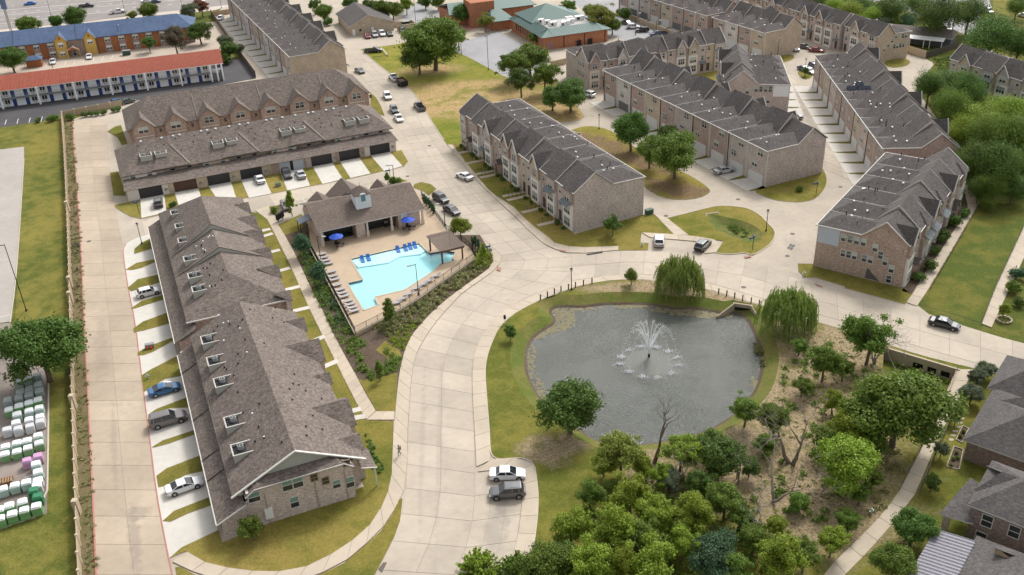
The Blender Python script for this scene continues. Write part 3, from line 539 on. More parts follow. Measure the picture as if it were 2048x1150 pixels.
def town_row(label, O, az, sy, n, w, D, he, bricks, rnd, rises=None, front=True, rear=True, apron=5.4, garages=None, roof=None, yv=.5, yp=.745, gables=None, walk=0, end_mat=None, far_apron=True):
    r = Row(label, O, az, sy, n, w, D, he); rr = random.Random(rnd); SH = roof or SH_GREY; yv *= D; yp *= D; hr = 1.35
    rises = rises or [3.0+(.45 if i % 2 else 0) for i in range(n)]
    for i in range(n):
        x0 = i*w; x1 = x0+w; hm = rises[i % len(rises)]; bm_ = bricks[i % len(bricks)]; bm2 = bricks[(i+1) % len(bricks)]
        prof = [(0, 0), (D, 0), (D, he), (yp, he+hm), (yv, he), (0, he)]
        b = MB(); nn = len(prof); g = .05 if i else 0
        A = [(x0+g, p[0], p[1]-.06*(p[1] > 1)) for p in prof]; B = [(x1-.05, p[0], p[1]-.06*(p[1] > 1)) for p in prof]
        b.face(A[::-1] if False else A, 1 if (i == 0 and end_mat) else 0); b.face(B[::-1])
        for k in range(nn):
            j = (k+1) % nn; b.face([A[k], B[k], B[j], A[j]])
        r.add('wall', b, [bm_, end_mat or bm_])
        # roof
        b = MB(); o = .3; e = x0-(.25 if i == 0 else 0); f = x1+(.25 if i == n-1 else 0); m = (x0+x1)/2; zt = he+.06
        hr_ = hr; ym = yv+(hr_/hm)*(yp-yv); yh = w/2*.85
        b.face([(e, -o, zt-.1), (f, -o, zt-.1), (m, yh, zt+hr_)]); b.face([(e, -o, zt-.1), (m, yh, zt+hr_), (m, ym, zt+hr_), (e, yv, zt)]); b.face([(f, -o, zt-.1), (f, yv, zt), (m, ym, zt+hr_), (m, yh, zt+hr_)])
        b.face([(e, yv, zt), (m, ym, zt+hr_), (m, yp, zt+hm), (e, yp, zt+hm)]); b.face([(f, yv, zt), (f, yp, zt+hm), (m, yp, zt+hm), (m, ym, zt+hr_)])
        b.face([(e, yp, zt+hm), (f, yp, zt+hm), (f, D+o, zt-.12), (e, D+o, zt-.12)])
        gab = None
        if front:
            gab = (gables[i % len(gables)] if gables else rr.choice([1, 1, 2, 0]))
            gw = w*.46; gx = x0+w*(.30 if rr.random() < .5 else .68); gh = 2.5; pj = .55
            if gab == 1:
                yg = D-gh*(D-yp)/hm
                b.face([(gx, D+pj+.3, zt+gh), (gx, yg, zt+gh), (gx-gw/2-.2, D-.2, zt), (gx-gw/2-.2, D+pj+.3, zt-.25)]); b.face([(gx, D+pj+.3, zt+gh), (gx+gw/2+.2, D+pj+.3, zt-.25), (gx+gw/2+.2, D-.2, zt), (gx, yg, zt+gh)])
            elif gab == 2:
                hh = 1.5; yg = D-hh*(D-yp)/hm
                b.face([(gx-gw/2-.2, D+pj+.25, zt-.1), (gx+gw/2+.2, D+pj+.25, zt-.1), (gx, D-1.2, zt+hh)]); b.face([(gx-gw/2-.2, D+pj+.25, zt-.1), (gx, D-1.2, zt+hh), (gx, yg, zt+hh), (gx-gw/2-.2, D-.3, zt-.1)]); b.face([(gx+gw/2+.2, D+pj+.25, zt-.1), (gx+gw/2+.2, D-.3, zt-.1), (gx, yg, zt+hh), (gx, D-1.2, zt+hh)])
        r.add('roof', b, SH)
        # pale trim along the raised party walls, eaves
        b = MB(); T = .075; pts = [(-o, zt+.02), (yv, zt+.08), (yp, zt+hm+.1), (D+o, zt-.04)]
        hm_prev = rises[(i-1) % len(rises)] if i else 0
        xs = e-.02 if i == 0 else x0
        for (a, c) in zip(pts[:-1], pts[1:]): b.plate((xs, a[0], a[1]), (xs, c[0], c[1]), T*(1.5 if i == 0 else 1), .16)
        if i and hm > hm_prev: b.face([(x0-.01, yv, zt), (x0-.01, yp, zt+hm), (x0-.01, D, zt), (x0-.01, D, zt-.3), (x0-.01, yp, zt+hm-.6), (x0-.01, yv, zt-.3)], 1)
        b.plate((e, -o-.05, zt-.1), (f, -o-.05, zt-.1), .14, .16); b.plate((e, D+o+.05, zt-.12), (f, D+o+.05, zt-.12), .12, .14)
        if gab == 1:
            for sx in (-1, 1): b.plate((gx, D+pj+.34, zt+gh+.03), (gx+sx*(gw/2+.25), D+pj+.34, zt-.25), .16, .22, up=(0, 1, 0))
        r.add('roof_trim', b, [TRIM, bm2])
        if i == n-1:
            b = MB()
            for (a, c) in zip(pts[:-1], pts[1:]): b.plate((f+.02, a[0], a[1]), (f+.02, c[0], c[1]), .16, .16)
            r.add('roof_trim', b, TRIM)
        # roof vents
        b = MB()
        for _ in range(6):
            yy = rr.uniform(1.5, yv+.6); xx = rr.uniform(x0+.8, x1-.8); zz = zt+hr*max(0, 1-abs(xx-m)/(w/2))*min(1, yy/yh); k = rr.random()
            if k < .35: b.box(xx-.16, yy-.16, zz-.1, xx+.16, yy+.16, zz+.22, 0)
            elif k < .55: b.bar((xx, yy, zz-.1), (xx, yy, zz+.75), .09, 1, 6)
            else: b.bar((xx, yy, zz-.1), (xx, yy, zz+.3), .06, 1, 5)
        r.add('roof_vents', b, [WHITE_M, DARK_M], kind='stuff')
        if rear:
            gm = (garages[i % len(garages)] if garages else GARAGE_W); r.garage(x0+w*.5, min(4.7, w-1.9), 2.2, gm)
            wx = x0+w*(.32 if i % 2 else .36); r.win('rear', wx, 0, 6.3 if he > 7.8 else 5.7, 1.7, 1.35, 2); r.win('rear', x0+w*(.66 if i % 2 else .6), 0, 3.5, 1.6, 1.3, 2)
            r.add('downspout', MB().box(x0-.06, -.12, 0, x0+.1, -.0, he, 0), TRIM); r.add('downspout', MB().box(x1-.3, -.1, 0, x1-.12, 0, he), DARK_M if i % 2 else TRIM)  # dark strips also paint in the shaded recess between units
            if apron:
                q = [r.W(x0+.75, 0), r.W(x1-.75, 0), r.W(x1-.35, -apron), r.W(x0+.35, -apron)]; MB().prism(q, -.05, .09).build('driveway', CONC_D)['kind'] = 'structure'
                q = [r.W(x0-.65, 0), r.W(x0+.65, 0), r.W(x0+.1, -apron*.86), r.W(x0-.1, -apron*.86)]; MB().prism(q, -.05, .12).build('islet_lawn', G_LAWN)['kind'] = 'structure'
        if front:
            wm = STUCCO if rr.random() < .62 else (CREAM if rr.random() < .3 else bm2); pj = .55; b = MB()
            b.box(gx-gw/2, D-.05, 0, gx+gw/2, D+pj, 5.5, 0); b.box(gx-gw/2-.05, D-.02, 5.42, gx+gw/2+.05, D+pj+.06, 5.62, 2)
            b.box(gx-gw/2, D-.04, 5.62, gx+gw/2, D+pj, zt-.02, 1)
            if gab == 1: b.face([(gx-gw/2, D+pj, zt-.02), (gx+gw/2, D+pj, zt-.02), (gx, D+pj, zt+gh-.1)], 1)
            r.add('front_bay', b, [wm, bm2, TRIM])
            r.win('front', gx, D+pj, .75, gw*.68, 1.75, 3); r.win('front', gx, D+pj, 3.35, gw*.68, 1.55, 3); r.win('front', gx, D+pj, 6.05, gw*.5, 1.35, 2)
            dx = x0+w*(.84 if gx < m else .16); b = MB(); b.box(dx-.5, D-.02, .2, dx+.5, D+.06, 2.4); r.add('door', b, plain('door_dark', (.06, .045, .04), .5))
            r.win('front', dx, D, 3.5, .7, 1.3, 1); r.win('front', dx, D, 6.1, .8, 1.2, 1)
            k = rr.random()
            if k < .55:
                zA = 5.55 if k < .3 else 2.75; b = MB(); a0, a1 = (gx-gw/2-.1, gx+gw/2+.1) if k < .3 else (dx-.9, dx+.9); yo = D+pj if k < .3 else D
                b.face([(a0, yo+.02, zA+.55), (a1, yo+.02, zA+.55), (a1, yo+1.1, zA), (a0, yo+1.1, zA)]); b.face([(a0, yo+1.1, zA-.1), (a1, yo+1.1, zA-.1), (a1, yo+.02, zA+.45), (a0, yo+.02, zA+.45)])
                q = a0
                while q < a1: b.plate((q, yo+.02, zA+.58), (q, yo+1.1, zA+.03), .05, .06); q += .4
                r.add('awning', b, METAL_AWN)
            elif k < .8:
                b = MB(); b.face([(dx, D+1.3, 3.7), (dx, D, 3.7), (dx-1.1, D, 2.7), (dx-1.1, D+1.3, 2.7)]); b.face([(dx, D+1.3, 3.7), (dx+1.1, D+1.3, 2.7), (dx+1.1, D, 2.7), (dx, D, 3.7)])
                b.face([(dx-1, D+1.2, 2.7), (dx+1, D+1.2, 2.7), (dx, D+1.2, 3.6)], 1); b.box(dx-1, D, 0, dx-.75, D+1.2, 2.7, 1); b.box(dx+.75, D, 0, dx+1, D+1.2, 2.7, 1); r.add('porch', b, [SH, bm2])
            if walk:
                q = [r.W(dx-.55, D), r.W(dx+.55, D), r.W(dx+.55, D+walk), r.W(dx-.55, D+walk)]; MB().prism(q, -.05, .17).build('front_walk', WALK)['kind'] = 'structure'
                b = MB()
                for t in range(5): yy = D+.8+t*(walk-1.4)/4; b.bar((dx+.65, yy, .1), (dx+.65, yy, 1.05), .03)
                b.bar((dx+.65, D+.8, 1.05), (dx+.65, D+walk-.6, 1.05), .035); b.bar((dx+.65, D+.8, .6), (dx+.65, D+walk-.6, .6), .02); r.add('railing', b, DARK_M)
    return r
def from_px(near, far, h):
    A = G(*near, h); B = G(*far, h); v = B-A; return A, math.degrees(math.atan2(v.y, v.x)), math.hypot(v.x, v.y)
# centre row: rear eave from the near end (1289,355) ; front is to the left
A = G(1285, 430); F_ = G(1150, 468)
az = 114.3; Lr = 56.6
CRr = town_row('grey roofed row of eight brick townhouses along the main street above the pond', A, az, 1, 8, Lr/8, 15.6, 8.3, [B_GREY, B_RED, B_GREY, B_TAN, B_GREY, B_BROWN], 11, rises=[3.3, 3.5, 3.1, 3.6, 3.1, 3.3, 3.0, 3.2], gables=[2, 2, 1, 1, 1, 1, 2, 2], walk=5.2, apron=0, rear=True, yv=.45, yp=.71)
# row E
A, az, L = from_px((1536, 303), (1204, 141), 8.2)
ER = town_row('long row of ten brick townhouses with white garage doors facing the ditch strip', G(1530, 375), 114.0, -1, 10, L/10, 15.2, 8.2, [B_GREY, B_GREY, B_RED, B_BROWN, B_GREY, B_RED, B_TAN, B_RED, B_WHT, B_RED], 12, rises=[3.0, 3.9, 3.2, 3.9, 3.0, 3.9, 3.1, 3.6, 3.1, 3.8], garages=[GARAGE_W]*8+[GARAGE_G, GARAGE_W], gables=[2, 1], apron=4.5)
# row F
A, az, L = from_px((1768, 297), (1632, 112), 8.2)
FR = town_row('long charcoal roofed townhouse row running behind the terrace to the cul de sac', A, az, -1, 11, L/11, 14.8, 8.2, [B_RED, B_BROWN, B_PINK, B_TAN, B_BROWN], 13, rises=[3.0, 3.6, 3.1], gables=[2, 1, 2], apron=5.2)
# row G
A, az, L = from_px((1637, 450), (1773, 307), 8.2)
GR = town_row('grey roofed terrace at the right whose brick end wall has many windows', A, az, -1, 6, L/6, 15.3, 8.2, [B_BROWN, B_BROWN, B_RED], 14, rises=[3.2, 3.6, 3.3, 3.6, 3.4, 3.2], gables=[1, 2], apron=0, rear=False, walk=0)
def end_windows(r, zs, D):
    for k in range(4): r.win('near', -.02, D*.30+k*1.15, 6.25, .8, 1.35, 1)
    for k in range(3): r.win('near', -.02, D*.32+k*1.0, 3.35, .75, 1.25, 1)
    for k in range(2): r.win('near', -.02, D*.32+3.7+k*1.05, 3.35, .8, 1.25, 1)
    r.win('near', -.02, D*.66, 5.7, .8, 1.35); r.win('near', -.02, D*.73, 4.6, .8, 1.35); r.win('near', -.02, D*.79, 3.6, .8, 1.35)
end_windows(GR, 0, 15.3); GR.win('near', -.02, 15.3*.87, 2.5, .8, 1.35); GR.win('near', -.02, 15.3*.86, .5, .8, 1.35)
GR.add('siding_panel', MB().box(-.05, .1, 5.0, .02, 3.9, 8.1), SIDE_BLUE); GR.add('stair_opening', MB().face([(-.03, 9.2, .3), (-.03, 11.7, .3), (-.03, 9.3, 2.4)]), plain('stair_shade', (.10, .09, .085), .9))
# row I
A = G(1580, 170, 8.0)
IR = town_row('short dark roofed block of four townhouses with a pale panelled end wall', A, 81.0, 1, 4, 6.3, 15.5, 8.0, [B_PINK, B_PINK, B_RED], 15, rises=[3.4, 3.8, 3.4], gables=[2, 1], apron=4.2, yv=.48)
end_windows(IR, 0, 15.5); IR.add('siding_panel', MB().box(-.05, .1, 5.0, .02, 3.9, 7.9), SIDE_WHITE)
# row H : end wall on the left, front towards the camera
A = G(1132, 100, 7.9); Bq = G(1183, 123, 7.9); far = G(1456, 81, 7.9); v = far-Bq
HR = town_row('dark roofed row of seven townhouses with gabled fronts beside the tree line', A, math.degrees(math.atan2(v.y, v.x)), -1, 7, v.length/7, (Bq-A).length+.3, 7.9, [B_GREY, B_RED, B_WHT, B_TAN, B_PINK, B_GREY, B_TAN], 16, rises=[3.4, 2.9, 3.3, 2.9], gables=[1, 1, 2, 2, 1, 1, 2], apron=0, rear=False)
for k in range(4): HR.win('near', -.02, 13.6-5.0+k*1.0, 5.9, .7, 1.3)
for k in range(5): HR.win('near', -.02, 13.6-6.0+k*1.05, 3.2, .7, 1.2)
# rows J
A, az, L = from_px((1415, 31.5), (1238, -22), 7.6)
JR = town_row('far upper row of brick townhouses with concrete garage aprons above the rear lot', A, az, -1, 8, L/8, 13.5, 7.6, [B_RED, B_BROWN, B_RED, B_TAN, B_RED, B_GREY, B_WHT, B_RED], 17, rises=[3.0, 3.4], gables=[1, 2], apron=4.5, garages=[GARAGE_W, GARAGE_G, GARAGE_G, GARAGE_W], front=False)
A, az, L = from_px((1531.5, 66), (1425.6, 34.4), 7.6)
J2 = town_row('four unit brick block with a tall tan end wall facing the curved street', A, az, -1, 4, L/4, 14.5, 7.6, [B_TAN, B_RED, B_WHT, B_RED], 18, rises=[3.0, 3.4], apron=3.5, front=False)
# rows K : fronts towards the camera
A = G(1758, 73, 7.6); Bp = G(1660, 41, 7.6); v = A-Bp; azk = math.degrees(math.atan2(v.y, v.x)); DK = 11.5
def krow(label, endpx, n, w, bricks, rnd, gables, h=7.6):
    e = G(*endpx, h); a = R(azk+180); D = DK            # x runs away to the left from the near end, front on its left side
    ox = e.x-D*math.cos(a+math.pi/2)*1; oy = e.y-D*math.sin(a+math.pi/2)
    return town_row(label, Vector((ox, oy, 0)), azk+180, 1, n, w, D, h, bricks, rnd, rises=[3.2, 2.8], gables=gables, apron=0, rear=False)
KR = krow('pair of townhouses with a tan stair windowed end wall at the cul de sac', (1758, 73), 2, 7.3, [B_TAN, B_GREY], 21, [2, 1])
for k in range(4): KR.win('near', -.02, 2.0+k*1.1, 3.3, .8, 1.2)
for k in range(2): KR.win('near', -.02, 1.6+k*1.1, 6.0, .8, 1.2)
for k in range(4): KR.win('near', -.02, 5.2+k*1.2, 6.3-k*1.1, .7, 1.1)
K2 = krow('far upper right row of gabled townhouse fronts above the parked red car', (1682, 50), 9, 7.2, [B_GREY, B_PINK, B_BROWN, B_GREY, B_TAN, B_GREY, B_TAN], 22, [2, 1, 1, 2, 1, 1, 1])
# row L, at the right border
e = G(2008, 140, 7.8); f = G(1965, 127, 7.8); v = e-f; azl = math.degrees(math.atan2(v.y, v.x))
LRr = town_row('grey gabled townhouse block cut by the right border above the green trees', G(1975, 103, 7.8), azl, -1, 4, 7.5, 13, 7.8, [B_GREY, B_TAN, B_GREY], 23, rises=[3.3, 3.0], gables=[1, 2], apron=0, rear=False)
# row N, upper left
A, az, L = from_px((581, 114), (467, 3), 8.2)
NR = town_row('long dark roofed row of brick townhouses running up to the highway', A, az, -1, 13, L/11.2, 16.2, 8.2, [B_TAN, B_RED, B_RED, B_GREY, B_WHT, B_RED, B_TAN, B_RED, B_WHT, B_GREY], 24, rises=[3.0, 3.5], gables=[2, 1], apron=5.2)

# dark solar panels and two roof hatches on the long charcoal roof
d_ = G(1716, 168, 9.0).xy-FR.O; lx = d_.x*math.cos(FR.az)+d_.y*math.sin(FR.az); ly = (-d_.x*math.sin(FR.az)+d_.y*math.cos(FR.az))*FR.sy; k_ = math.floor(lx/FR.w); fx = k_*FR.w; SOL = plain('solar_panel_blue', (.012, .016, .035), .75, spec=.1)
zf = lambda x: 8.2+.06+1.35*(x-fx)/(FR.w/2)+.12
for i in range(5): b = MB(); x0 = fx+.5; y0 = 1.2+i*1.15; b.face([(x0, y0, zf(x0)), (x0+1.3, y0, zf(x0+1.3)), (x0+1.3, y0+1.05, zf(x0+1.3)), (x0, y0+1.05, zf(x0))]); FR.add('solar_panel', b, SOL)
for i in range(2): b = MB(); x0 = fx+1.95; y0 = 3.2+i*1.15; b.face([(x0, y0, zf(x0)), (x0+1.2, y0, zf(x0+1.2)), (x0+1.2, y0+1.05, zf(x0+1.2)), (x0, y0+1.05, zf(x0))]); FR.add('solar_panel', b, SOL)
# ================================================================ OTHER BUILDINGS
class Frame:
    def __init__(s, name, label, cat, O, az, group=None, h=0):
        p = G(*O, h); s.O = Vector((p.x, p.y)); s.az = R(az); s.root = thing(name, label, cat, (p.x, p.y, 0), s.az, group); s.c = math.cos(s.az); s.s = math.sin(s.az)
    def L(s, u, v, h=0):
        d = G(u, v, h).xy-s.O; return (d.x*s.c+d.y*s.s, -d.x*s.s+d.y*s.c)
    def on(s, u, v, zf):
        z = 3
        for _ in range(12): x, y = s.L(u, v, z); z = .5*z+.5*zf(x, y)
        return x, y, z
    def hity(s, u, v, y0):
        lo, hi = -5., 25.
        for _ in range(40):
            m_ = (lo+hi)/2
            if s.L(u, v, m_)[1] > y0: lo = m_
            else: hi = m_
        return s.L(u, v, lo)[0], lo
    def W(s, x, y): return (s.O.x+x*s.c-y*s.s, s.O.y+x*s.s+y*s.c)
    def add(s, name, mb, mats, parent=None, kind=None, smooth=False): return mb.build(name, mats, parent or s.root, kind=kind, smooth=smooth)
def roofslab(b, pts, m=0, t=.18, medge=None):
    """a roof plane with thickness"""
    n = len(pts); b.face(pts, m); lo = [(p[0], p[1], p[2]-t) for p in pts]; b.face(lo[::-1], m if medge is None else medge)
    for i in range(n): j = (i+1) % n; b.face([pts[i], lo[i], lo[j], pts[j]], m if medge is None else medge)
FAN = MB(); FAN.prism([(.42*math.cos(t*.524), .42*math.sin(t*.524)) for t in range(12)], .0, .62, 0); FAN.prism([(.33*math.cos(t*.524), .33*math.sin(t*.524)) for t in range(12)], .62, .64, 1)
for t in range(3): FAN.plate((0, 0, .65), (.3*math.cos(t*2.1), .3*math.sin(t*2.1), .65), .09, .02, 0)
FAN_ME = FAN.mesh('ac_unit', [plain('ac_unit_grey', (.30, .31, .31), .6), DARK_M])
# ---------------- long west block, south part
S = Frame('brick_townhouse_block', 'long brown shingled block with a pale gable over the brick end wall by the lawn', 'townhouses', (444, 1081), 22.3)
def westblock(F, y0, y1, near_gable, far_hip, near_hip, steps):
    b = MB(); b.box(.35, y0+.4, 0, 3.9, y1-.4, 2.75); b.face([(.35, y0+.4, 2.75), (3.9, y0+.4, 2.75), (3.9, y0+.4, 4.6)]); b.face([(.35, y1-.4, 2.75), (3.4, y1-.4, 4.5), (3.4, y1-.4, 2.75)])
    b.box(3.9, y0+.4, 0, 17.0, y0+2.6, 5.6); b.box(4.9, y0+.4, 5.6, 16.0, y0+2.6, 6.1); b.box(3.9, y0+2.6, 0, 18.2, y1-.4, 4.98); F.add('wall', b, B_PINK if near_gable else B_RED)
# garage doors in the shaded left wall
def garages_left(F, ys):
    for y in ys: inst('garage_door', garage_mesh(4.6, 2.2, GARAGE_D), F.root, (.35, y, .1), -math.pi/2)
zl = lambda x, y: 5+(x-2.3)*.506
def low_roof(F, y0, y1):
    b = MB(); roofslab(b, [(-.15, y0, 2.72), (3.5, y0, 4.5), (3.5, y1, 4.5), (-.15, y1, 2.72)], 0, .15); F.add('garage_roof', b, SH_BROWN)
    b = MB(); b.plate((-.2, y0, 2.66), (-.2, y1, 2.66), .14, .16); F.add('gutter', b, TRIM)
def cross_gable(F, ys, zr, xw, w=6.0, zs=1.0):
    """a small gabled wing at y=ys on the right hand slope: ridge height zr, reaching out to x=xw"""
    xr = 10.6+(ZR-zr)/.506; ze = 5.0; h = (zr-ze)/.62; b = MB()
    roofslab(b, [(xr, ys, zr), (xw, ys, zr), (xw, ys-h, ze), (18.9, ys-h, ze)], 0, .1); roofslab(b, [(xw, ys, zr), (xr, ys, zr), (18.9, ys+h, ze), (xw, ys+h, ze)], 0, .1); F.add('wing_roof', b, SH_BROWN)
    b = MB(); b.box(18.2, ys-h+.3, 0, xw-.25, ys+h-.3, ze-.05); b.face([(xw-.25, ys-h+.3, ze-.05), (xw-.25, ys+h-.3, ze-.05), (xw-.25, ys, zr-.25)]); F.add('wing_wall', b, B_PINK)
def well(F, root, x, y, z, ax, w=2.5, d=2.3, rise=1.12, par=None, up=.1):
    """open topped roof well with a condenser; ax='x' : slope rises along +x, 'y' : along +y"""
    T = Matrix.Translation((x, y, z)) @ (Matrix.Identity(4) if ax == 'x' else Matrix.Rotation(math.pi/2, 4, 'Z'))
    b = MB(); t = .1; h = rise+up
    b.box(0, -w/2, -.3, t, w/2, h, 0, T); b.box(t, -w/2, -.3, d, -w/2+t, h, 0, T); b.box(t, w/2-t, -.3, d, w/2, h, 0, T); b.box(t, -w/2+t, -.3, d-.2, w/2-t, h-.32, 2, T)  # dark floor set high: imitates the shade deep inside the well
    r = .07
    b.box(-.05, -w/2-.05, h, t+r*.5, w/2+.05, h+.05, 1, T); b.box(t+r*.5, -w/2-.05, h, d+.2, -w/2+t+.04, h+.05, 1, T); b.box(t+r*.5, w/2-t-.04, h, d+.2, w/2+.05, h+.05, 1, T)
    o = b.build('roof_well', [SIDING, plain('well_rim', (.42, .405, .37), .7), DARK_M], root); k = inst('ac_unit', FAN_ME, o); k.location = T @ Vector((d*.5, w*.16, h-.32)); return o
ZR = 9.2
westblock(S, 0, 42.4, True, False, False, None)
low_roof(S, -.15, 41.2)
b = MB(); y0, y1 = 1.3, 42.0
roofslab(b, [(2.3, y0, 5.0), (10.6, y0, ZR), (10.6, y1, ZR), (2.3, y1, 5.0)], 0, .2, 0); roofslab(b, [(10.6, y0, ZR), (18.9, y0, 5.0), (18.9, y1, 5.0), (10.6, y1, ZR)], 0, .2, 0); S.add('roof', b, SH_BROWN)
b = MB(); b.face([(5.0, 1.6, 6.1), (16.2, 1.6, 6.1), (10.6, 1.6, ZR-.22)]); S.add('gable_siding', b, SIDING); b = MB(); b.face([(3.4, y1-.5, 4.9), (17.9, y1-.5, 4.9), (10.6, y1-.5, ZR-.25)][::-1]); S.add('gable_siding', b, SIDING)
b = MB(); roofslab(b, [(4.9, 0, 6.2), (16.0, 0, 6.2), (14.6, 2.75, 7.0), (6.4, 2.75, 7.0)], 0, .12); roofslab(b, [(3.7, 0, 5.3), (4.9, 0, 6.2), (5.6, 2.75, 6.3), (3.5, 2.75, 5.2)], 0, .12); roofslab(b, [(16.0, 0, 6.2), (17.2, 0, 5.3), (17.6, 2.75, 5.2), (15.4, 2.75, 6.3)], 0, .12); S.add('skirt_roof', b, SH_BROWN)
b = MB(); b.plate((2.2, y0-.1, 4.93), (10.6, y0-.1, ZR-.02), .16, .3, up=(0, 1, 0)); b.plate((10.6, y0-.1, ZR-.02), (19.0, y0-.1, 4.93), .16, .3, up=(0, 1, 0)); b.plate((4.9, -.06, 6.14), (16.0, -.06, 6.14), .09, .1); b.plate((3.7, -.06, 5.25), (4.9, -.06, 6.14), .09, .1, up=(0, 1, 0)); b.plate((16.0, -.06, 6.14), (17.2, -.06, 5.25), .09, .1, up=(0, 1, 0)); b.plate((-.2, -.2, 2.62), (3.6, -.2, 4.42), .14, .18, up=(0, 1, 0)); S.add('roof_trim', b, TRIM)
S.add('eave_return', MB().box(3.1, 1.6, 4.6, 3.7, 2.7, 5.2), TRIM)
for (u, v, w_, h_, c, tp) in ((585, 967, 2.5, 1.6, 2, 1), (508, 994, 1.35, 1.4, 1, 1), (589, 1004, 1.0, 1.6, 1, 1), (628, 955, .8, 1.0, 1, 0), (651, 961, .8, 1.0, 1, 0), (673, 968, .95, 1.2, 1, 2), (700, 964, 1.0, 1.6, 1, 1), (693, 926, .8, .85, 1, 0)):
    x, z = S.hity(u, v, .4); window(S.root, (x, .4, z-h_/2), 0, w_, h_, c, None if tp else plain('frame_tan', (.28, .2, .12), .7), BLIND2 if tp else GLASS)
x, z = S.hity(538, 1026, .4); b = MB(); b.box(x-.5, .25, z-.8, x+.5, .4, z+.8); S.add('meter_cabinet', b, WHITE_M)
for (u, v) in ((632, 980), (529, 990), (690, 955)):
    x, z = S.hity(u, v, .4); S.add('downspout', MB().box(x-.05, .3, 0, x+.05, .42, 4.8), plain('pipe_tan', (.3, .25, .21), .7))
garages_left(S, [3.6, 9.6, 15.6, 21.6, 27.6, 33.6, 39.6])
for y in (8.5, 22.6, 35.5, 13): S.add('party_ridge', MB().plate((-.1, y, 2.85), (3.4, y, 4.62), .12, .14), SH_BROWN)
for y in (29.0, 12.0): cross_gable(S, y, 7.1, 19.9)
cross_gable(S, 37.5, 6.3, 19.4); cross_gable(S, 5.0, 6.2, 19.4); cross_gable(S, 21.0, 6.0, 19.4)
for (u, v) in ((404, 687), (416, 730), (430, 773), (451, 852), (465, 908)):
    x, y, z = S.on(u, v, lambda x, y: zl(x, y)+.7); well(S, S.root, x, y, zl(x, 0), 'x')
b = MB(); rr = random.Random(4)
for _ in range(26): x = rr.uniform(5.5, 10.3); y = rr.uniform(4, 42); b.box(x-.1, y-.1, zl(x, 0)-.1, x+.1, y+.1, zl(x, 0)+.22, rr.choice([0, 1, 1]))
for _ in range(16): x = rr.uniform(11, 17); y = rr.uniform(4, 42); z = ZR-(x-10.6)*.506; b.box(x-.1, y-.1, z-.1, x+.1, y+.1, z+.16, 1)
S.add('roof_vents', b, [WHITE_M, DARK_M], kind='stuff')
b = MB(); b.face([(18.2, 1.0, 4.0), (20.2, 1.0, 3.4), (20.2, 5.0, 3.4), (18.2, 5.0, 4.0)]); b.face([(20.2, 1.0, 3.2), (18.2, 1.0, 3.8), (18.2, 5.0, 3.8), (20.2, 5.0, 3.2)]); b.plate((18.2, .95, 3.9), (20.25, .95, 3.3), .1, .2, 1, up=(0, 1, 0)); b.bar((20, 1.2, 0), (20, 1.2, 3.3), .12, 1); S.add('porch', b, [SH_BROWN, TRIM])
# ---------------- long west block, north part
Nn = Frame('brick_townhouse_block', 'stepped brown shingled townhouse block between the cross alley and the gable ended block', 'townhouses', (444, 1081), 22.3)
b = MB(); b.box(.35, 45.3, 0, 3.4, 92.6, 2.75); b.box(2.7, 47.2, 0, 18.3, 92.6, 4.98); Nn.add('wall', b, B_RED); low_roof(Nn, 44.9, 92.8)
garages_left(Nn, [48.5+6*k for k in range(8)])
for (ya, yb, dz, hips) in ((46.6, 63.3, -.8, 'n'), (63.3, 71.5, .1, ''), (71.5, 93.2, 1.0, 'f')):
    zr = 9.0+dz; s = (zr-5.0)/8.3; b = MB(); ra = ya+8.0 if hips == 'n' else ya; rb = yb-7.5 if hips == 'f' else yb
    roofslab(b, [(2.3, ya, 5), (10.6, ra, zr), (10.6, rb, zr), (2.3, yb, 5)], 0, .15); roofslab(b, [(10.6, ra, zr), (18.9, ya, 5), (18.9, yb, 5), (10.6, rb, zr)], 0, .15)
    if hips == 'n': roofslab(b, [(2.3, ya, 5), (18.9, ya, 5), (10.6, ra, zr)], 0, .15)
    if hips == 'f': roofslab(b, [(18.9, yb, 5), (2.3, yb, 5), (10.6, rb, zr)], 0, .15)
    Nn.add('roof', b, SH_BROWN)
    if hips != 'n':
        b = MB(); b.face([(2.6, ya+.02, 5), (18.7, ya+.02, 5), (10.6, ya+.02, zr-.05)]); Nn.add('step_siding', b, SIDING)
        b = MB(); b.plate((2.3, ya, 5.0), (10.6, ya, zr), .1, .1, up=(0, 1, 0)); b.plate((10.6, ya, zr), (18.9, ya, 5.0), .1, .1, up=(0, 1, 0)); Nn.add('roof_trim', b, plain('flashing_brown', (.2, .165, .14), .8))
b = MB(); b.plate((2.2, 46.5, 4.95), (19, 46.5, 4.95), .14, .2); Nn.add('gutter', b, TRIM)
ZR = 9.0
for y, zz in ((48.9, 6.6), (58.3, 7.0), (65.9, 7.0), (73.6, 7.4), (80.3, 7.4), (88.0, 7.0)): cross_gable(Nn, y-1.2, zz-.5, 19.3)
for (u, v) in ((342, 429), (351, 456), (357, 485), (368, 522), (377, 556), (385, 583)):
    x, y, z = Nn.on(u, v, lambda x, y: zl(x, y)+.7); well(Nn, Nn.root, x, y, zl(x, 0)-.05, 'x', 2.1, 2.1, 1.0)
b = MB()
for _ in range(30): x = rr.uniform(7, 10.3); y = rr.uniform(50, 88); b.box(x-.1, y-.1, zl(x, 0)-.1, x+.1, y+.1, zl(x, 0)+.28, rr.choice([0, 1, 1]))
Nn.add('roof_vents', b, [WHITE_M, DARK_M], kind='stuff')
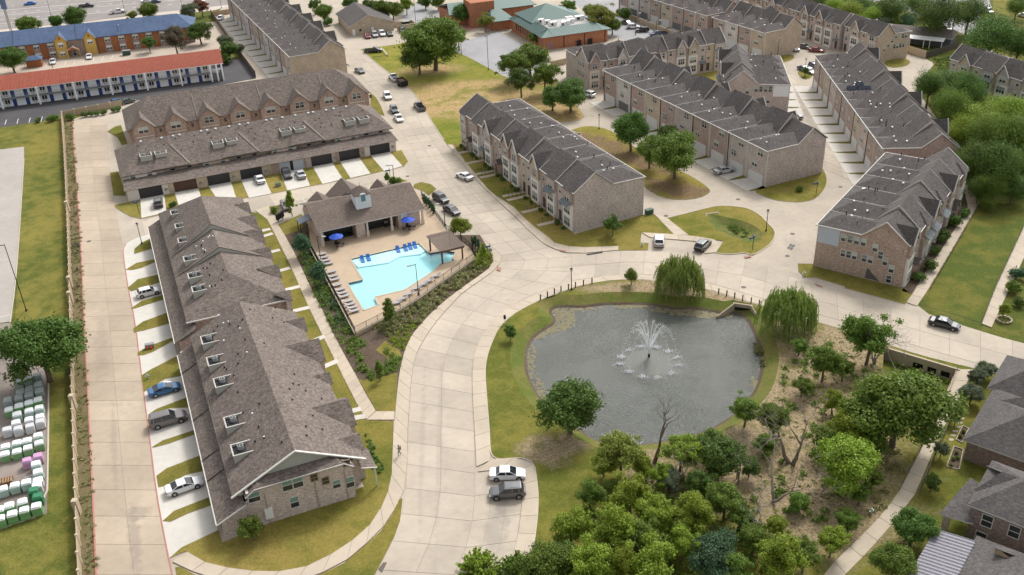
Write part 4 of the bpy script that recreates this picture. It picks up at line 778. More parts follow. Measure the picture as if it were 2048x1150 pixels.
for (px1, px2) in (((529,462),(541,459)),((533,472),(546,468)),((548,504),(560,501)),((566,541),(580,537)),((584,578),(600,574)),((598,621),(619,616)),((630,682),(650,674)),((655,732),(676,723)),((699,825),(722,819)),((705,838),(731,834))):
    a = Vector(W2([px1])[0]); c = Vector(W2([px2])[0]); d = (c-a).normalized(); n_ = Vector((-d.y, d.x))*.55
    MB().prism([tuple(a-n_-d*1.5), tuple(c-n_), tuple(c+n_), tuple(a+n_-d*1.5)], 0, .175).build('entry_slab', CONC_D)['kind'] = 'structure'
# ---------------- block with eight garages facing the cross alley
T = Frame('garage_townhouse_block', 'brown hip roofed townhouse block with eight garages facing the cross alley', 'townhouses', (258, 403), 23.0)
LT = 61.4; uw = LT/8
BR = [B_WHT, B_TAN, B_TAN, B_TAN, B_BROWN, B_PINK, B_BROWN, B_WHT]; WH = plain('brick_painted_white', (.66, .61, .57), .85)
BR[0] = WH; BR[7] = WH
gpx = [(304, 393), (373, 380), (439, 367), (504, 355), (581, 337), (645, 330), (700, 319), (760, 307)]
def gx_(u, v): return T.L(u, v, 0)[0]
gx = [gx_(*p) for p in gpx]
for i in range(8):
    x0 = 0 if i == 0 else (gx[i-1]+gx[i])/2; x1 = LT if i == 7 else (gx[i]+gx[i+1])/2
    T.add('garage_wall', MB().box(x0, 0, 0, x1, 4.4, 2.75), BR[i])
    if i == 4:
        inst('garage_door', garage_mesh(2.45, 2.3, SIDE_BLUE), T.root, (gx[i]-1.45, 0, .1)); inst('garage_door', garage_mesh(2.45, 2.3, SIDE_BLUE), T.root, (gx[i]+1.75, 0, .1)); T.add('open_gap', MB().box(gx[i]-.2, -.02, .1, gx[i]+.45, .03, 2.4), DARK_M)
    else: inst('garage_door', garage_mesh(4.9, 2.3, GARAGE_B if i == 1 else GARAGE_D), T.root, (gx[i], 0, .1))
    x2 = x0+.0; zz = 5.2; T.add('wall', MB().box(x0, 4.4, 0, x1, 20.4, 4.9), BR[i])
    if i % 2 == 0:   # projecting upper bay
        T.add('upper_bay', MB().box(x0+1.2, 3.5, 3.6, x0+7.0, 4.4, 4.55), [BR[i], B_TAN, B_PINK][min(2, i//2)] if i else WH)
    for xx in (x0+2.0, x0+5.6): window(T.root, (xx, 3.5 if i % 2 == 0 else 4.4, 3.62), 0, 1.0, .9, 1, None, BLIND2)
    b = MB(); b.box(gx[i]+2.9, -.14, .9, gx[i]+3.3, 0, 1.5); b.box(gx[i]+3.4, -.12, 1.0, gx[i]+3.6, 0, 1.4); T.add('utility_meter', b, GREY_M)
b = MB(); roofslab(b, [(-.5, -.5, 2.75), (LT+.5, -.5, 2.75), (LT+.1, 3.6, 3.75), (-.1, 3.6, 3.75)], 0, .14); T.add('garage_roof', b, SH_BROWN)
b = MB(); roofslab(b, [(-.5, 3.2, 4.62), (LT+.6, 3.2, 4.62), (LT-5.5, 12.6, 9.0), (6.5, 12.6, 9.0)], 0, .18); roofslab(b, [(LT+.6, 21, 4.95), (-.5, 21, 4.95), (6.5, 12.6, 9), (LT-5.5, 12.6, 9)], 0, .18); roofslab(b, [(-.5, 21, 4.95), (-.5, 3.2, 4.62), (6.5, 12.6, 9)], 0, .18); roofslab(b, [(LT+.6, 3.2, 4.62), (LT+.6, 21, 4.95), (LT-5.5, 12.6, 9)], 0, .18); T.add('roof', b, SH_BROWN)
zt_ = lambda x, y: 4.95+(y-3.9)*.4655
for k in range(1, 4):     # forward stepped hips that cut the long front slope
    x = LT*k/4-1; b = MB(); roofslab(b, [(x-8.2, 3.0, 4.93), (x, 3.0, 4.93), (x-3.0, 9.6, 7.9), (x-5, 9.6, 7.9)], 0, .12); roofslab(b, [(x, 3.0, 4.93), (x+.3, 3.6, 4.93), (x-2.4, 10.2, 7.95), (x-3.0, 9.6, 7.9)], 0, .1); T.add('front_hip', b, SH_BROWN)
    T.add('hip_ridge', MB().plate((x, 3.0, 5.0), (x-3, 9.6, 8.0), .22, .1), plain('ridge_cap', (.24, .205, .18), .9))
for (u, v) in ((291, 309), (321, 304), (435, 284), (463, 279), (571, 259), (599, 255), (699, 239), (727, 235)):
    x, y, z = T.on(u, v, lambda x, y: zt_(x, y)+.9); well(T, T.root, x, y-.8, zt_(x, y-.8), 'y', 2.5, 2.2, 1.05)
SKY_ = glassmat('skylight', (.42, .46, .47), .3)
for (u, v) in ((281,281),(322,272),(345,268),(358,266),(401,259),(413,257),(430,254),(457,249),(478,246),(495,243),(531,237),(542,235),(563,231),(589,227),(615,223),(625,222),(651,218),(666,215),(691,211)):
    x, y, z = T.on(u, v, zt_); n_ = Vector((0, -.42, .907)); o = inst('skylight', WC.setdefault('sky', MB().prism([(.3*math.cos(t*.7854), .3*math.sin(t*.7854)) for t in range(8)], 0, .18).mesh('skylight', SKY_)), T.root, (x, min(y, 12.2), zt_(0, min(y, 12.2))), 0, 1, (R(25), 0, 0))
b = MB()
for _ in range(40): x = rr.uniform(4, LT-4); y = rr.uniform(7, 12); b.box(x-.1, y-.1, zt_(0, y)-.1, x+.1, y+.1, zt_(0, y)+.18, 1)
T.add('roof_vents', b, [WHITE_M, DARK_M], kind='stuff')
b = MB(); b.plate((-.5, -.55, 2.7), (LT+.5, -.55, 2.7), .12, .12); T.add('gutter', b, plain('gutter_brown', (.22, .18, .15), .7))
# ---------------- brick row behind it
U = Frame('brick_townhouse_row', 'brick townhouse row with seven gabled dormers behind the eight garage block', 'townhouses', (258, 403), 22.0)
X0, X1 = 2.6, 64.3; b = MB(); b.box(X0+.4, 33.0, 0, X1-.4, 50, 5.2); U.add('wall', b, B_BROWN)
b = MB(); roofslab(b, [(X0, 32.6, 5.2), (X1, 32.6, 5.2), (X1-7, 41.8, 10.4), (X0+7, 41.8, 10.4)], 0, .2); roofslab(b, [(X1, 51, 5.2), (X0, 51, 5.2), (X0+7, 41.8, 10.4), (X1-7, 41.8, 10.4)], 0, .2); roofslab(b, [(X0, 51, 5.2), (X0, 32.6, 5.2), (X0+7, 41.8, 10.4)], 0, .2); roofslab(b, [(X1, 32.6, 5.2), (X1, 51, 5.2), (X1-7, 41.8, 10.4)], 0, .2); U.add('roof', b, SH_BROWN)
for (u, v) in ((284, 249), (349, 238), (415, 224), (478, 216), (539, 204), (597, 196), (656, 186), (712, 182))[:8]:
    x, z = U.hity(u, v, 31.9)
    gwd = 2.5; zr = 8.3; b = MB(); b.box(x-gwd, 31.9, 0, x+gwd, 33.2, 5.9); b.face([(x-gwd, 31.9, 5.9), (x+gwd, 31.9, 5.9), (x, 31.9, zr-.2)]); U.add('dormer_wall', b, B_BROWN)
    yb_ = 32.6+(zr-5.2)/.565; b = MB(); roofslab(b, [(x, 31.5, zr), (x, yb_, zr), (x-gwd-.4, 33.1, 5.5), (x-gwd-.4, 31.5, 5.5)], 0, .14); roofslab(b, [(x, yb_, zr), (x, 31.5, zr), (x+gwd+.4, 31.5, 5.5), (x+gwd+.4, 33.1, 5.5)], 0, .14); U.add('dormer_roof', b, SH_BROWN)
    window(U.root, (x, 31.9, 4.3), 0, 2.2, 1.5, 2, None, BLIND); U.add('sill_trim', MB().box(x-2.1, 31.7, 3.3, x+2.1, 31.9, 3.5), TRIM)
    window(U.root, (x+4.0, 33.0, 3.6), 0, .55, .8, 1, plain('frame_tan', (.28, .2, .12), .7), GLASS)
for k in (1, 3, 5): x = X0+9+k*8.2; U.add('party_ridge', MB().plate((x, 40.5, 9.75), (x, 33.5, 5.8), .2, .12), MC['ridge_cap'])
# ---------------- clubhouse
DZ = .6
K = Frame('clubhouse', 'brown roofed pool clubhouse with a white cupola and an open veranda', 'clubhouse', (645, 492), 24.0, h=DZ)
ze = 3.9; zr = 6.7; b = MB()
roofslab(b, [(-.5, -.5, ze), (21.2, -.5, ze), (21.2, 7.3, zr), (-.5, 7.3, zr)], 0, .2, 1); roofslab(b, [(21.2, 14.6, ze), (-.5, 14.6, ze), (-.5, 7.3, zr), (21.2, 7.3, zr)], 0, .2, 1); K.add('roof', b, [SH_CLUB, TRIM])
b = MB(); b.box(.2, 2.6, 0, 20.6, 14.0, ze-.1); b.face([(.2, 2.6, ze-.1), (.2, 7.3, zr-.3), (.2, 14, ze-.1)]); b.face([(20.6, 2.6, ze-.1), (20.6, 14, ze-.1), (20.6, 7.3, zr-.3)]); b.box(.2, -.1, 0, .5, 2.6, ze-.15); K.add('wall', b, B_PINK)
K.add('wall_pier', MB().box(7.0, -.1, 0, 8.8, 2.6, ze-.15), B_PINK); K.add('wall_pier', MB().box(15.7, .0, 0, 20.2, 2.6, ze-.15), B_PINK)
for x in (.1, 9.2, 14.2, 20.7): K.add('veranda_post', MB().box(x-.18, -.35, DZ, x+.18, 0, ze-.1), TRIM); K.add('post_base', MB().box(x-.28, -.42, DZ, x+.28, .08, DZ+1.0), CREAM)
for (x0, x1) in ((1.0, 6.8), (9.4, 14.2)):
    b = MB(); b.box(x0, 2.45, DZ+.1, x1, 2.58, ze-.6); K.add('glass_wall', b, GLASS)
    b = MB(); n = 6
    for i in range(n+1): x = x0+(x1-x0)*i/n; b.box(x-.05, 2.38, DZ+.1, x+.05, 2.45, ze-.6)
    for i in range(4): z = DZ+.1+(ze-.8-DZ)*i/3; b.box(x0, 2.37, z, x1, 2.44, z+.07)
    K.add('window_bars', b, DARK_M)
b = MB(); b.box(1.0, 1.6, DZ, 6.6, 2.3, DZ+.5); K.add('veranda_bench', b, DARK_M)
K.add('wall_sign', MB().box(16.3, -.06, 2.2, 17.6, 0, 3.5), WHITE_M)
b = MB(); b.box(14.4, 1.8, DZ, 15.4, 2.6, DZ+2.1); K.add('door', b, plain('door_brown', (.13, .07, .05), .6))
cx = 9.9; cy = 4.6; b = MB(); b.box(cx-1.55, cy-1.6, 5, cx+1.55, cy+1.6, 8.0); cup = K.add('cupola', b, plain('cupola_white', (.70, .74, .78), .6, var=.03))
b = MB(); a = 1.85; pk = (cx, cy, 9.5); q = [(cx-a, cy-a, 7.95), (cx+a, cy-a, 7.95), (cx+a, cy+a, 7.95), (cx-a, cy+a, 7.95)]
for i in range(4): b.face([q[i], q[(i+1) % 4], pk])
b.bar(pk, (cx, cy, 10.1), .04); b.build('cupola_roof', SH_CLUB, cup)
b = MB(); pts = [(cx-.75, 6.4), (cx+.75, 6.4), (cx+.75, 7.8)]+[(cx+.75*math.cos(t*.449), 7.8+.6*math.sin(t*.449)) for t in range(1, 7)]+[(cx-.75, 7.8)]
b.face([(p[0], cy-1.72, p[1]) for p in pts]); 
for i in range(len(pts)): p, q2 = pts[i], pts[(i+1) % len(pts)]; b.face([(p[0], cy-1.72, p[1]), (p[0], cy-1.5, p[1]), (q2[0], cy-1.5, q2[1]), (q2[0], cy-1.72, q2[1])])
b.build('cupola_arch', MC['cupola_white'], cup)
pts = [(cx-.45, 6.7), (cx+.45, 6.7), (cx+.45, 7.7)]+[(cx+.45*math.cos(t*.449), 7.7+.4*math.sin(t*.449)) for t in range(1, 7)]+[(cx-.45, 7.7)]
MB().face([(p[0], cy-1.76, p[1]) for p in pts]).build('cupola_window', glassmat('teal_glass', (.08, .2, .22)), cup)
def rear_gable(x, w, zr_, y1):
    b = MB(); roofslab(b, [(x, 7.3+(7.1-zr_)/.44*0+2, zr_), (x, y1, zr_), (x-w/2, y1, ze), (x-w/2, 12, ze)], 0, .15); roofslab(b, [(x, y1, zr_), (x, 9.3, zr_), (x+w/2, 12, ze), (x+w/2, y1, ze)], 0, .15); K.add('rear_gable_roof', b, SH_CLUB); K.add('rear_gable_wall', MB().box(x-w/2+.3, 13.5, 0, x+w/2-.3, y1-.3, ze), B_PINK)
rear_gable(3.6, 4.4, 5.6, 15.2); rear_gable(9.3, 7.6, 6.95, 16.4); rear_gable(16.6, 3.6, 5.6, 15.2)
b = MB(); b.face([(-2.3, 7.5, 2.7), (0, 7.5, 3.3), (0, 10.3, 3.3), (-2.3, 10.3, 2.7)]); b.face([(-2.3, 10.3, 2.6), (0, 10.3, 3.2), (0, 7.5, 3.2), (-2.3, 7.5, 2.6)]); b.bar((-2.2, 7.6, 0), (-2.2, 7.6, 2.7), .07, 1); b.bar((-2.2, 10.2, 0), (-2.2, 10.2, 2.7), .07, 1); K.add('side_awning', b, [plain('awning_slate', (.22, .25, .30), .5), DARK_M])
# ---------------- red tiled motel
Mo = Frame('red_roofed_motel', 'long two storey white motel with red tile roof and blue doors', 'motel', (427, 164), 18.3)
TILE = bpy.data.materials.new('roof_tile_red'); MC['roof_tile_red'] = TILE; TILE.use_nodes = True; nt_ = TILE.node_tree; bs = nt_.nodes['Principled BSDF']; v = objvec(nt_)
wv = N(nt_, 'ShaderNodeTexWave', bands_direction='X'); wv.inputs['Scale'].default_value = .9; wv.inputs['Distortion'].default_value = .6; wv.inputs['Detail Scale'].default_value = 3; nt_.links.new(v, wv.inputs[0]); n1 = noise(nt_, v, 1.2, 3)
c = mix(nt_, ramp(nt_, wv.outputs[1], .2, .8), (.27, .065, .035), (.40, .105, .06)); c = mix(nt_, 1., c, ramp(nt_, n1, .3, .7, .85, 1.12), 'MULTIPLY'); nt_.links.new(c, bs.inputs['Base Color']); bs.inputs['Roughness'].default_value = .8
ML = 78.0; xe = 3.8; b = MB(); b.box(-ML, 1.9, 0, .2, 8.5, 5.1); Mo.add('wall', b, plain('motel_white', (.84, .85, .86), .8, var=.02))
b = MB(); roofslab(b, [(-ML, .3, 5.15), (xe, .3, 5.15), (xe, 6.6, 7.9), (-ML, 6.6, 7.9)], 0, .2, 1); roofslab(b, [(xe, 11.0, 5.15), (-ML, 11.0, 5.15), (-ML, 6.6, 7.9), (xe, 6.6, 7.9)], 0, .2, 1)
Mo.add('roof', b, [TILE, WHITE_M])
b = MB(); x = -ML+.5
while x < xe: b.plate((x, .2, 5.22), (x, 6.6, 7.97), .12, .07); x += .62
Mo.add('tile_courses', b, TILE, kind='stuff')
Mo.add('gallery_floor', MB().box(-ML, .3, 2.45, 2.2, 1.9, 2.65), GREY_M)
b = MB()
for z in (3.0, 3.35, 3.65): b.box(-ML, .28, z, 2.2, .33, z+.05)
x = -ML
while x < 2: b.box(x, .27, 2.65, x+.06, .34, 3.7); x += 1.6
Mo.add('gallery_railing', b, plain('rail_grey', (.25, .28, .31), .5), kind='stuff')
BLUE_D = plain('door_blue', (.02, .06, .22), .4); cols = [1.6, -.2]+[-8.9-9.75*k for k in range(8)]
BD = MB().box(-.5, -.06, 0, .5, 0, 2.05).mesh('door', BLUE_D)
for x in cols+[3.1]: Mo.add('column', MB().box(x-.22, .05, 0, x+.22, .4, 5.1), MC['motel_white'])
wf, wp = window_meshes(1.3, 1.15, 2, False, WHITE_M, GLASS)
for k in range(8):
    xl = cols[k+1]-9.75
    for z in (0, 2.65):
        for (dx, ty) in ((1.25, 'w'), (3.1, 'd'), (6.5, 'd'), (8.35, 'w')):
            if ty == 'd': inst('door', BD, Mo.root, (xl+dx, 1.9, z+.05))
            else: o = inst('window', wf, Mo.root, (xl+dx, 1.9, z+.85)); inst('pane', wp, o); Mo.add('air_conditioner', MB().box(xl+dx-.45, 1.75, z+.35, xl+dx+.45, 1.9, z+.7), CREAM)
Mo.add('stair', MB().box(.3, 1.0, 0, 2.9, 5, 2.6).box(2.9, .5, 0, 3.3, 3.4, 3.6), plain('stair_grey', (.22, .24, .26), .7))
# ---------------- blue roofed motel
Bm = Frame('blue_roofed_motel', 'brick motel with a long blue shingle roof and two yellow gabled bays', 'motel', (196, 110), 17.0)
OR = brick('brick_orange', (.36, .14, .06), (.30, .11, .045), (.30, .13, .07), (.24, .09, .04)); YEL = plain('stucco_yellow', (.55, .36, .09), .85, var=.05)
b = MB(); b.box(-62, 2.6, 0, 31.5, 14, 5.5); Bm.add('wall', b, B_RED)
b = MB(); roofslab(b, [(-62, 1.6, 5.5), (31.6, 1.6, 5.5), (27, 8.2, 9.0), (-62, 8.2, 9.0)], 0, .25); roofslab(b, [(33, 15, 5.5), (-62, 15, 5.5), (-62, 8.2, 9), (27, 8.2, 9)], 0, .25); roofslab(b, [(31.6, 1.6, 5.5), (33, 15, 5.5), (27, 8.2, 9)], 0, .25); Bm.add('roof', b, SH_BLUE)
for x in (-24.8, -5.6): Bm.add('roof_valley', MB().plate((x, 1.7, 5.6), (x, 8.2, 9.1), .3, .06), plain('valley_dark', (.05, .07, .12), .8))
WF = plain('motel_window_white', (.75, .75, .72), .5)
for k in range(21):
    x = -60+4.4*k
    if -14.5 < x < 1.0: continue
    b = MB(); b.box(x-1.0, 2.0, 0, x+1.0, 2.6, 5.45); Bm.add('brick_pier', b, OR)
    for z in (.9, 3.6):
        window(Bm.root, (x+2.2, 2.6, z), 0, 1.7, 1.2, 2, WF, WF)
for (u, v) in ((122, 92), (181, 88)):
    x, z = Bm.hity(u, v, 1.2); b = MB(); b.box(x-1.7, 1.2, 0, x+1.7, 2.6, 5.6); b.face([(x-1.7, 1.2, 5.6), (x+1.7, 1.2, 5.6), (x, 1.2, 7.6)]); Bm.add('gabled_bay', b, YEL)
    b = MB(); roofslab(b, [(x, .8, 7.8), (x, 5.8, 7.8), (x-2.2, 2.2, 5.4), (x-2.2, .8, 5.4)], 0, .2, 1); roofslab(b, [(x, 5.8, 7.8), (x, .8, 7.8), (x+2.2, .8, 5.4), (x+2.2, 2.2, 5.4)], 0, .2, 1); Bm.add('bay_roof', b, [SH_BLUE, YEL])
    window(Bm.root, (x, 1.2, 3.7), 0, 1.5, 1.3, 2, WF, WF); Bm.add('roundel', MB().bar((x, 1.2, 6.3), (x, 1.1, 6.3), .35, n=10), OR)
    if u == 122: window(Bm.root, (x, 1.2, .9), 0, 1.5, 1.2, 2, WF, WF)
x, z = Bm.hity(148, 104, 1.0); b = MB(); roofslab(b, [(x, -.6, 3.7), (x, 2.6, 3.7), (x-2, 2.6, 2.5), (x-2, -.6, 2.5)], 0, .15, 1); roofslab(b, [(x, 2.6, 3.7), (x, -.6, 3.7), (x+2, -.6, 2.5), (x+2, 2.6, 2.5)], 0, .15, 1); b.face([(x-1.9, -.5, 2.5), (x+1.9, -.5, 2.5), (x, -.5, 3.6)], 2); b.bar((x-1.8, -.4, 0), (x-1.8, -.4, 2.5), .13, 1); b.bar((x+1.8, -.4, 0), (x+1.8, -.4, 2.5), .13, 1); Bm.add('entrance_porch', b, [B_RED, YEL, OR]); window(Bm.root, (x, 2.55, .1), 0, 1.0, 2.1, 1, WF, GLASS)
Bm.add('utility_door', MB().box(5.2, 2.45, 0, 6.8, 2.6, 2.4), GREY_M)
f = Frame('pump_house', 'small orange brick outbuilding with blue roof in the motel lot', 'outbuilding', (55, 137), 17); b = MB(); b.box(0, 0, 0, 4.5, 3.5, 2.5); f.add('wall', b, OR); b = MB(); roofslab(b, [(-.3, -.3, 2.5), (4.8, -.3, 2.5), (3, 1.7, 3.5), (1.5, 1.7, 3.5)]); roofslab(b, [(4.8, 3.8, 2.5), (-.3, 3.8, 2.5), (1.5, 1.7, 3.5), (3, 1.7, 3.5)]); roofslab(b, [(-.3, 3.8, 2.5), (-.3, -.3, 2.5), (1.5, 1.7, 3.5)]); roofslab(b, [(4.8, -.3, 2.5), (4.8, 3.8, 2.5), (3, 1.7, 3.5)]); f.add('roof', b, SH_BLUE)
# ---------------- office by the north street
Of = Frame('office_building', 'tan brick office with a grey gable roof above four parked cars', 'office', (703, 72), 20)
b = MB(); b.box(0, 0, 0, 15, 21, 3.3); b.face([(0, 0, 3.3), (15, 0, 3.3), (6.4, 0, 6.3)]); b.face([(15, 21, 3.3), (0, 21, 3.3), (6.4, 21, 6.3)]); Of.add('wall', b, B_TAN)
b = MB(); roofslab(b, [(-.6, -.5, 3.2), (6.4, -.5, 6.5), (6.4, 21.5, 6.5), (-.6, 21.5, 3.2)], 0, .2, 1); roofslab(b, [(6.4, -.5, 6.5), (15.6, -.5, 3.2), (15.6, 21.5, 3.2), (6.4, 21.5, 6.5)], 0, .2, 1); Of.add('roof', b, [SH_HOUSE, TRIM])
for x in (1.0, 7.6): Of.add('door', MB().box(x-.5, -.06, 0, x+.5, 0, 2.1), WHITE_M)
Of.add('window', MB().box(2.9, -.04, 1.2, 3.6, 0, 2), GLASS)
for (x, z) in ((2.2, 3.4), (4.6, 2.9), (10.6, 4.1)): Of.add('wall_light', MB().box(x-.3, -.1, z, x+.3, 0, z+.4), CREAM)
f = Frame('enclosure_wall', 'pale masonry screen wall of the bin yard beside the office', 'wall', (795, 62), 20); f.add('wall_panel', MB().box(0, 0, 0, 7, .25, 1.9), B_TAN); f.add('wall_panel', MB().box(0, 5, 0, 7, 5.25, 1.9), B_TAN); f.add('wall_panel', MB().box(6.75, .25, 0, 7, 5, 1.9), B_TAN)
# ---------------- school with teal roofs
TEAL = plain('metal_roof_teal', (.075, .135, .12), .6, 0.1, var=.05); FLAT = concrete('flat_roof_grey', (.40, .39, .37), .1, 0)
Sc = Frame('school_building', 'orange brick school with teal hipped roof skirt around a flat roof with air handlers', 'school', (1087, 101), 20)
Wd, Dp = 22.5, 28; b = MB(); b.box(0, 0, 0, Wd, Dp, 4.3); Sc.add('wall', b, B_SCHOOL)
b = MB(); o = .9; i_ = 3.2; z0, z1 = 4.2, 5.9
b.face([(-o, -o, z0), (Wd+o, -o, z0), (Wd-i_, i_, z1), (i_, i_, z1)]); b.face([(-o, Dp+o, z0), (-o, -o, z0), (i_, i_, z1), (i_, Dp-i_, z1)]); b.face([(Wd+o, -o, z0), (Wd+o, Dp+o, z0), (Wd-i_, Dp-i_, z1), (Wd-i_, i_, z1)]); b.face([(Wd+o, Dp+o, z0), (-o, Dp+o, z0), (i_, Dp-i_, z1), (Wd-i_, Dp-i_, z1)]); Sc.add('roof_skirt', b, TEAL)
x = 0; b = MB()
while x < Wd-i_: x += .8; b.plate((x, -o, z0+.04), (max(i_, min(Wd-i_, x)), i_, z1+.04), .04, .06)
y = 0
while y < Dp: y += .8; b.plate((-o, y, z0+.04), (i_, max(i_, min(Dp-i_, y)), z1+.04), .04, .06)
Sc.add('roof_seams', b, TEAL, kind='stuff')
Sc.add('flat_roof', MB().box(i_, i_, 4, Wd-i_, Dp-i_, 5.6), FLAT)
b = MB(); q = [(1.5, 13.5, 5.5), (Wd-2.5, 13.5, 5.5), (Wd-2.5, Dp+1, 5.5), (1.5, Dp+1, 5.5)]; pk = (9.6, 20.5, 9.6)
for k in range(4): b.face([q[k], q[(k+1) % 4], pk])
Sc.add('pyramid_roof', b, TEAL)
for (x, y, s) in ((6.2, 6.5, 1.1), (10.5, 6.0, 1.3), (12.8, 7.4, 1.2), (13.5, 10.2, 1.2), (16.8, 9.6, 1.5), (4.2, 11.8, 1), (5.5, 9.5, .9), (9, 4.6, .8)):
    h = Sc.add('air_handler', MB().box(x-s, y-s*.6, 5.6, x+s, y+s*.6, 6.9), WHITE_M); MB().box(x-s*.8, y-s*.62, 5.9, x-s*.1, y-s*.6, 6.6).build('grille', DARK_M, h)
for k in range(3): Sc.add('downspout', MB().box(7.2*k+7.0, -.12, 0, 7.2*k+7.2, 0, 4.2), DARK_M)
Sc.add('double_door', MB().box(1.1, -.08, 0, 3.2, 0, 2.4), plain('door_mauve', (.28, .15, .15), .6)); Sc.add('gate', MB().box(11.4, -.6, 0, 12.9, -.4, 1.8), DARK_M); Sc.add('gate', MB().box(15.3, -.6, 0, 16.8, -.4, 1.8), DARK_M)
for k in range(10): window(Sc.root, (0, 6+1.9*k, 1.4), -math.pi/2, .5, 1.9, 1, DARK_M, GLASS)
f = Frame('school_tower', 'square orange brick tower and side wing beside the teal roofed school', 'tower', (975, 62), 20); b = MB(); b.box(-3.5, 6, 0, 5, 14, 8.5); f.add('tower_wall', b, B_SCHOOL)
b = MB(); b.box(-9, 12, 0, 22, 26, 4.2); f.add('wing_wall', b, B_SCHOOL); b = MB(); roofslab(b, [(-10, 11, 4.2), (23, 11, 4.2), (20, 19, 6.4), (-8, 19, 6.4)], 0, .2); roofslab(b, [(23, 27, 4.2), (-10, 27, 4.2), (-8, 19, 6.4), (20, 19, 6.4)], 0, .2); f.add('wing_roof', b, TEAL)
b = MB(); b.box(1.5, -1, 0, 9, 6, 3.3); f.add('entry_wall', b, B_SCHOOL); b = MB(); roofslab(b, [(.8, -2, 3.3), (9.6, -2, 3.3), (6.8, 5, 5.8), (3.2, 5, 5.8)], 0, .15); roofslab(b, [(.8, 9, 3.3), (.8, -2, 3.3), (3.2, 5, 5.8)], 0, .15); roofslab(b, [(9.6, -2, 3.3), (9.6, 9, 3.3), (6.8, 5, 5.8)], 0, .15); f.add('entry_roof', b, TEAL)
# ---------------- houses
B_HOUSE = brick('brick_dark_brown', (.26, .19, .16), (.20, .14, .12), (.32, .27, .24), (.11, .08, .07))
def house(label, O, az, x0, y0, x1, y1, ze, zr, wallm, roofm, ridge='x', cat='house', inset=3.5, wins=(), over=.5):
    f = Frame('house', label, cat, O, az); f.add('wall', MB().box(x0, y0, 0, x1, y1, ze-.1), wallm); b = MB(); a, c, d, e = x0-over, y0-over, x1+over, y1+over
    if ridge == 'x':
        m_ = (c+e)/2; roofslab(b, [(a, c, ze), (d, c, ze), (d-inset, m_, zr), (a+inset, m_, zr)], 0, .15, 1); roofslab(b, [(d, e, ze), (a, e, ze), (a+inset, m_, zr), (d-inset, m_, zr)], 0, .15, 1); roofslab(b, [(a, e, ze), (a, c, ze), (a+inset, m_, zr)], 0, .15, 1); roofslab(b, [(d, c, ze), (d, e, ze), (d-inset, m_, zr)], 0, .15, 1)
    else:
        m_ = (a+d)/2; roofslab(b, [(a, e, ze), (a, c, ze), (m_, c+inset, zr), (m_, e-inset, zr)], 0, .15, 1); roofslab(b, [(d, c, ze), (d, e, ze), (m_, e-inset, zr), (m_, c+inset, zr)], 0, .15, 1); roofslab(b, [(a, c, ze), (d, c, ze), (m_, c+inset, zr)], 0, .15, 1); roofslab(b, [(d, e, ze), (a, e, ze), (m_, e-inset, zr)], 0, .15, 1)
    f.add('roof', b, [roofm, TRIM])
    for (x, y, z, face, w_, h_) in wins: window(f.root, (x, y, z), {'s': 0, 'w': -math.pi/2}[face], w_, h_, 1, None, GLASS)
    return f
h0 = house('dark roofed house at the right border nearest the road', (2000, 850), -40, -2.6, 3.2, 16, 12.2, 3.4, 6.6, B_HOUSE, SH_HOUSE, inset=5.0, wins=[(5.5, 3.2, 2.2, 's', .5, .5), (7.2, 3.2, 2.2, 's', .5, .5), (8.9, 3.2, 2.2, 's', .5, .5)])
h1 = house('dark roofed house at the right border beside the stepping stones', (2000, 850), -40, -1.8, -10.4, 14, .2, 3.4, 6.8, B_HOUSE, SH_HOUSE, inset=6.0)
h2 = house('two storey brick house at the right border with large square windows', (2000, 850), -40, 2.6, -24.4, 16, -15.6, 5.0, 7.6, B_HOUSE, SH_HOUSE, inset=4.5, wins=[(4.4, -24.4, 2.6, 's', 1.1, 1.6), (7.3, -24.4, 2.6, 's', 1.1, 1.6), (10.2, -24.4, 2.6, 's', 1.1, 1.6), (4.2, -24.4, .2, 's', 1.1, 1.3)])
b = MB(); roofslab(b, [(-.4, -25.8, 2.9), (3.2, -25.2, 2.9), (3.4, -20, 4.2), (.8, -18.6, 4.0)], 0, .15, 1); h2.add('porch_roof', b, [SH_HOUSE, TRIM]); h2.add('porch_column', MB().box(.0, -25.3, 0, .7, -24.6, 2.8), B_PINK); h2.add('roof_box', MB().box(8, -21, 6.4, 8.5, -20.5, 6.9), WHITE_M); h1.add('roof_box', MB().box(5.4, -3.4, 5.9, 5.9, -2.9, 6.3), WHITE_M); h0.add('roof_box', MB().box(.8, 7.0, 5.2, 1.3, 7.5, 5.7), WHITE_M)
b = MB(); roofslab(b, [(4.0, -19.4, 7.1), (9.0, -19.4, 7.1), (9.0, -16.6, 5.1), (1.9, -16.6, 5.1)], 0, .15, 1); roofslab(b, [(9.0, -19.4, 7.1), (4.0, -19.4, 7.1), (1.9, -22.2, 5.1), (9.0, -22.2, 5.1)], 0, .15, 1); h2.add('wing_roof', b, [SH_HOUSE, TRIM])
b = MB(); roofslab(b, [(-2.4, -1.0, 3.3), (-2.4, 3.3, 3.3), (1.5, 1.2, 4.6)], 0, .15, 1); roofslab(b, [(-2.4, -1.0, 3.3), (1.5, 1.2, 4.6), (5, -1.0, 3.3)], 0, .15, 1); h1.add('porch_roof', b, [SH_HOUSE, TRIM])
h3 = house('house with a ribbed metal patio roof in the lower right corner', (2000, 850), -40, 4.6, -42, 16, -27.8, 3.2, 6.0, B_PINK, SH_HOUSE, ridge='y', inset=3.0)
RIB = plain('metal_roof_mauve', (.21, .20, .235), .6, 0, var=.03); b = MB(); roofslab(b, [(.0, -44, 2.7), (4.4, -44, 3.3), (4.4, -28.3, 3.3), (.0, -28.3, 2.7)], 0, .1); h3.add('patio_roof', b, RIB)
y = -43.8
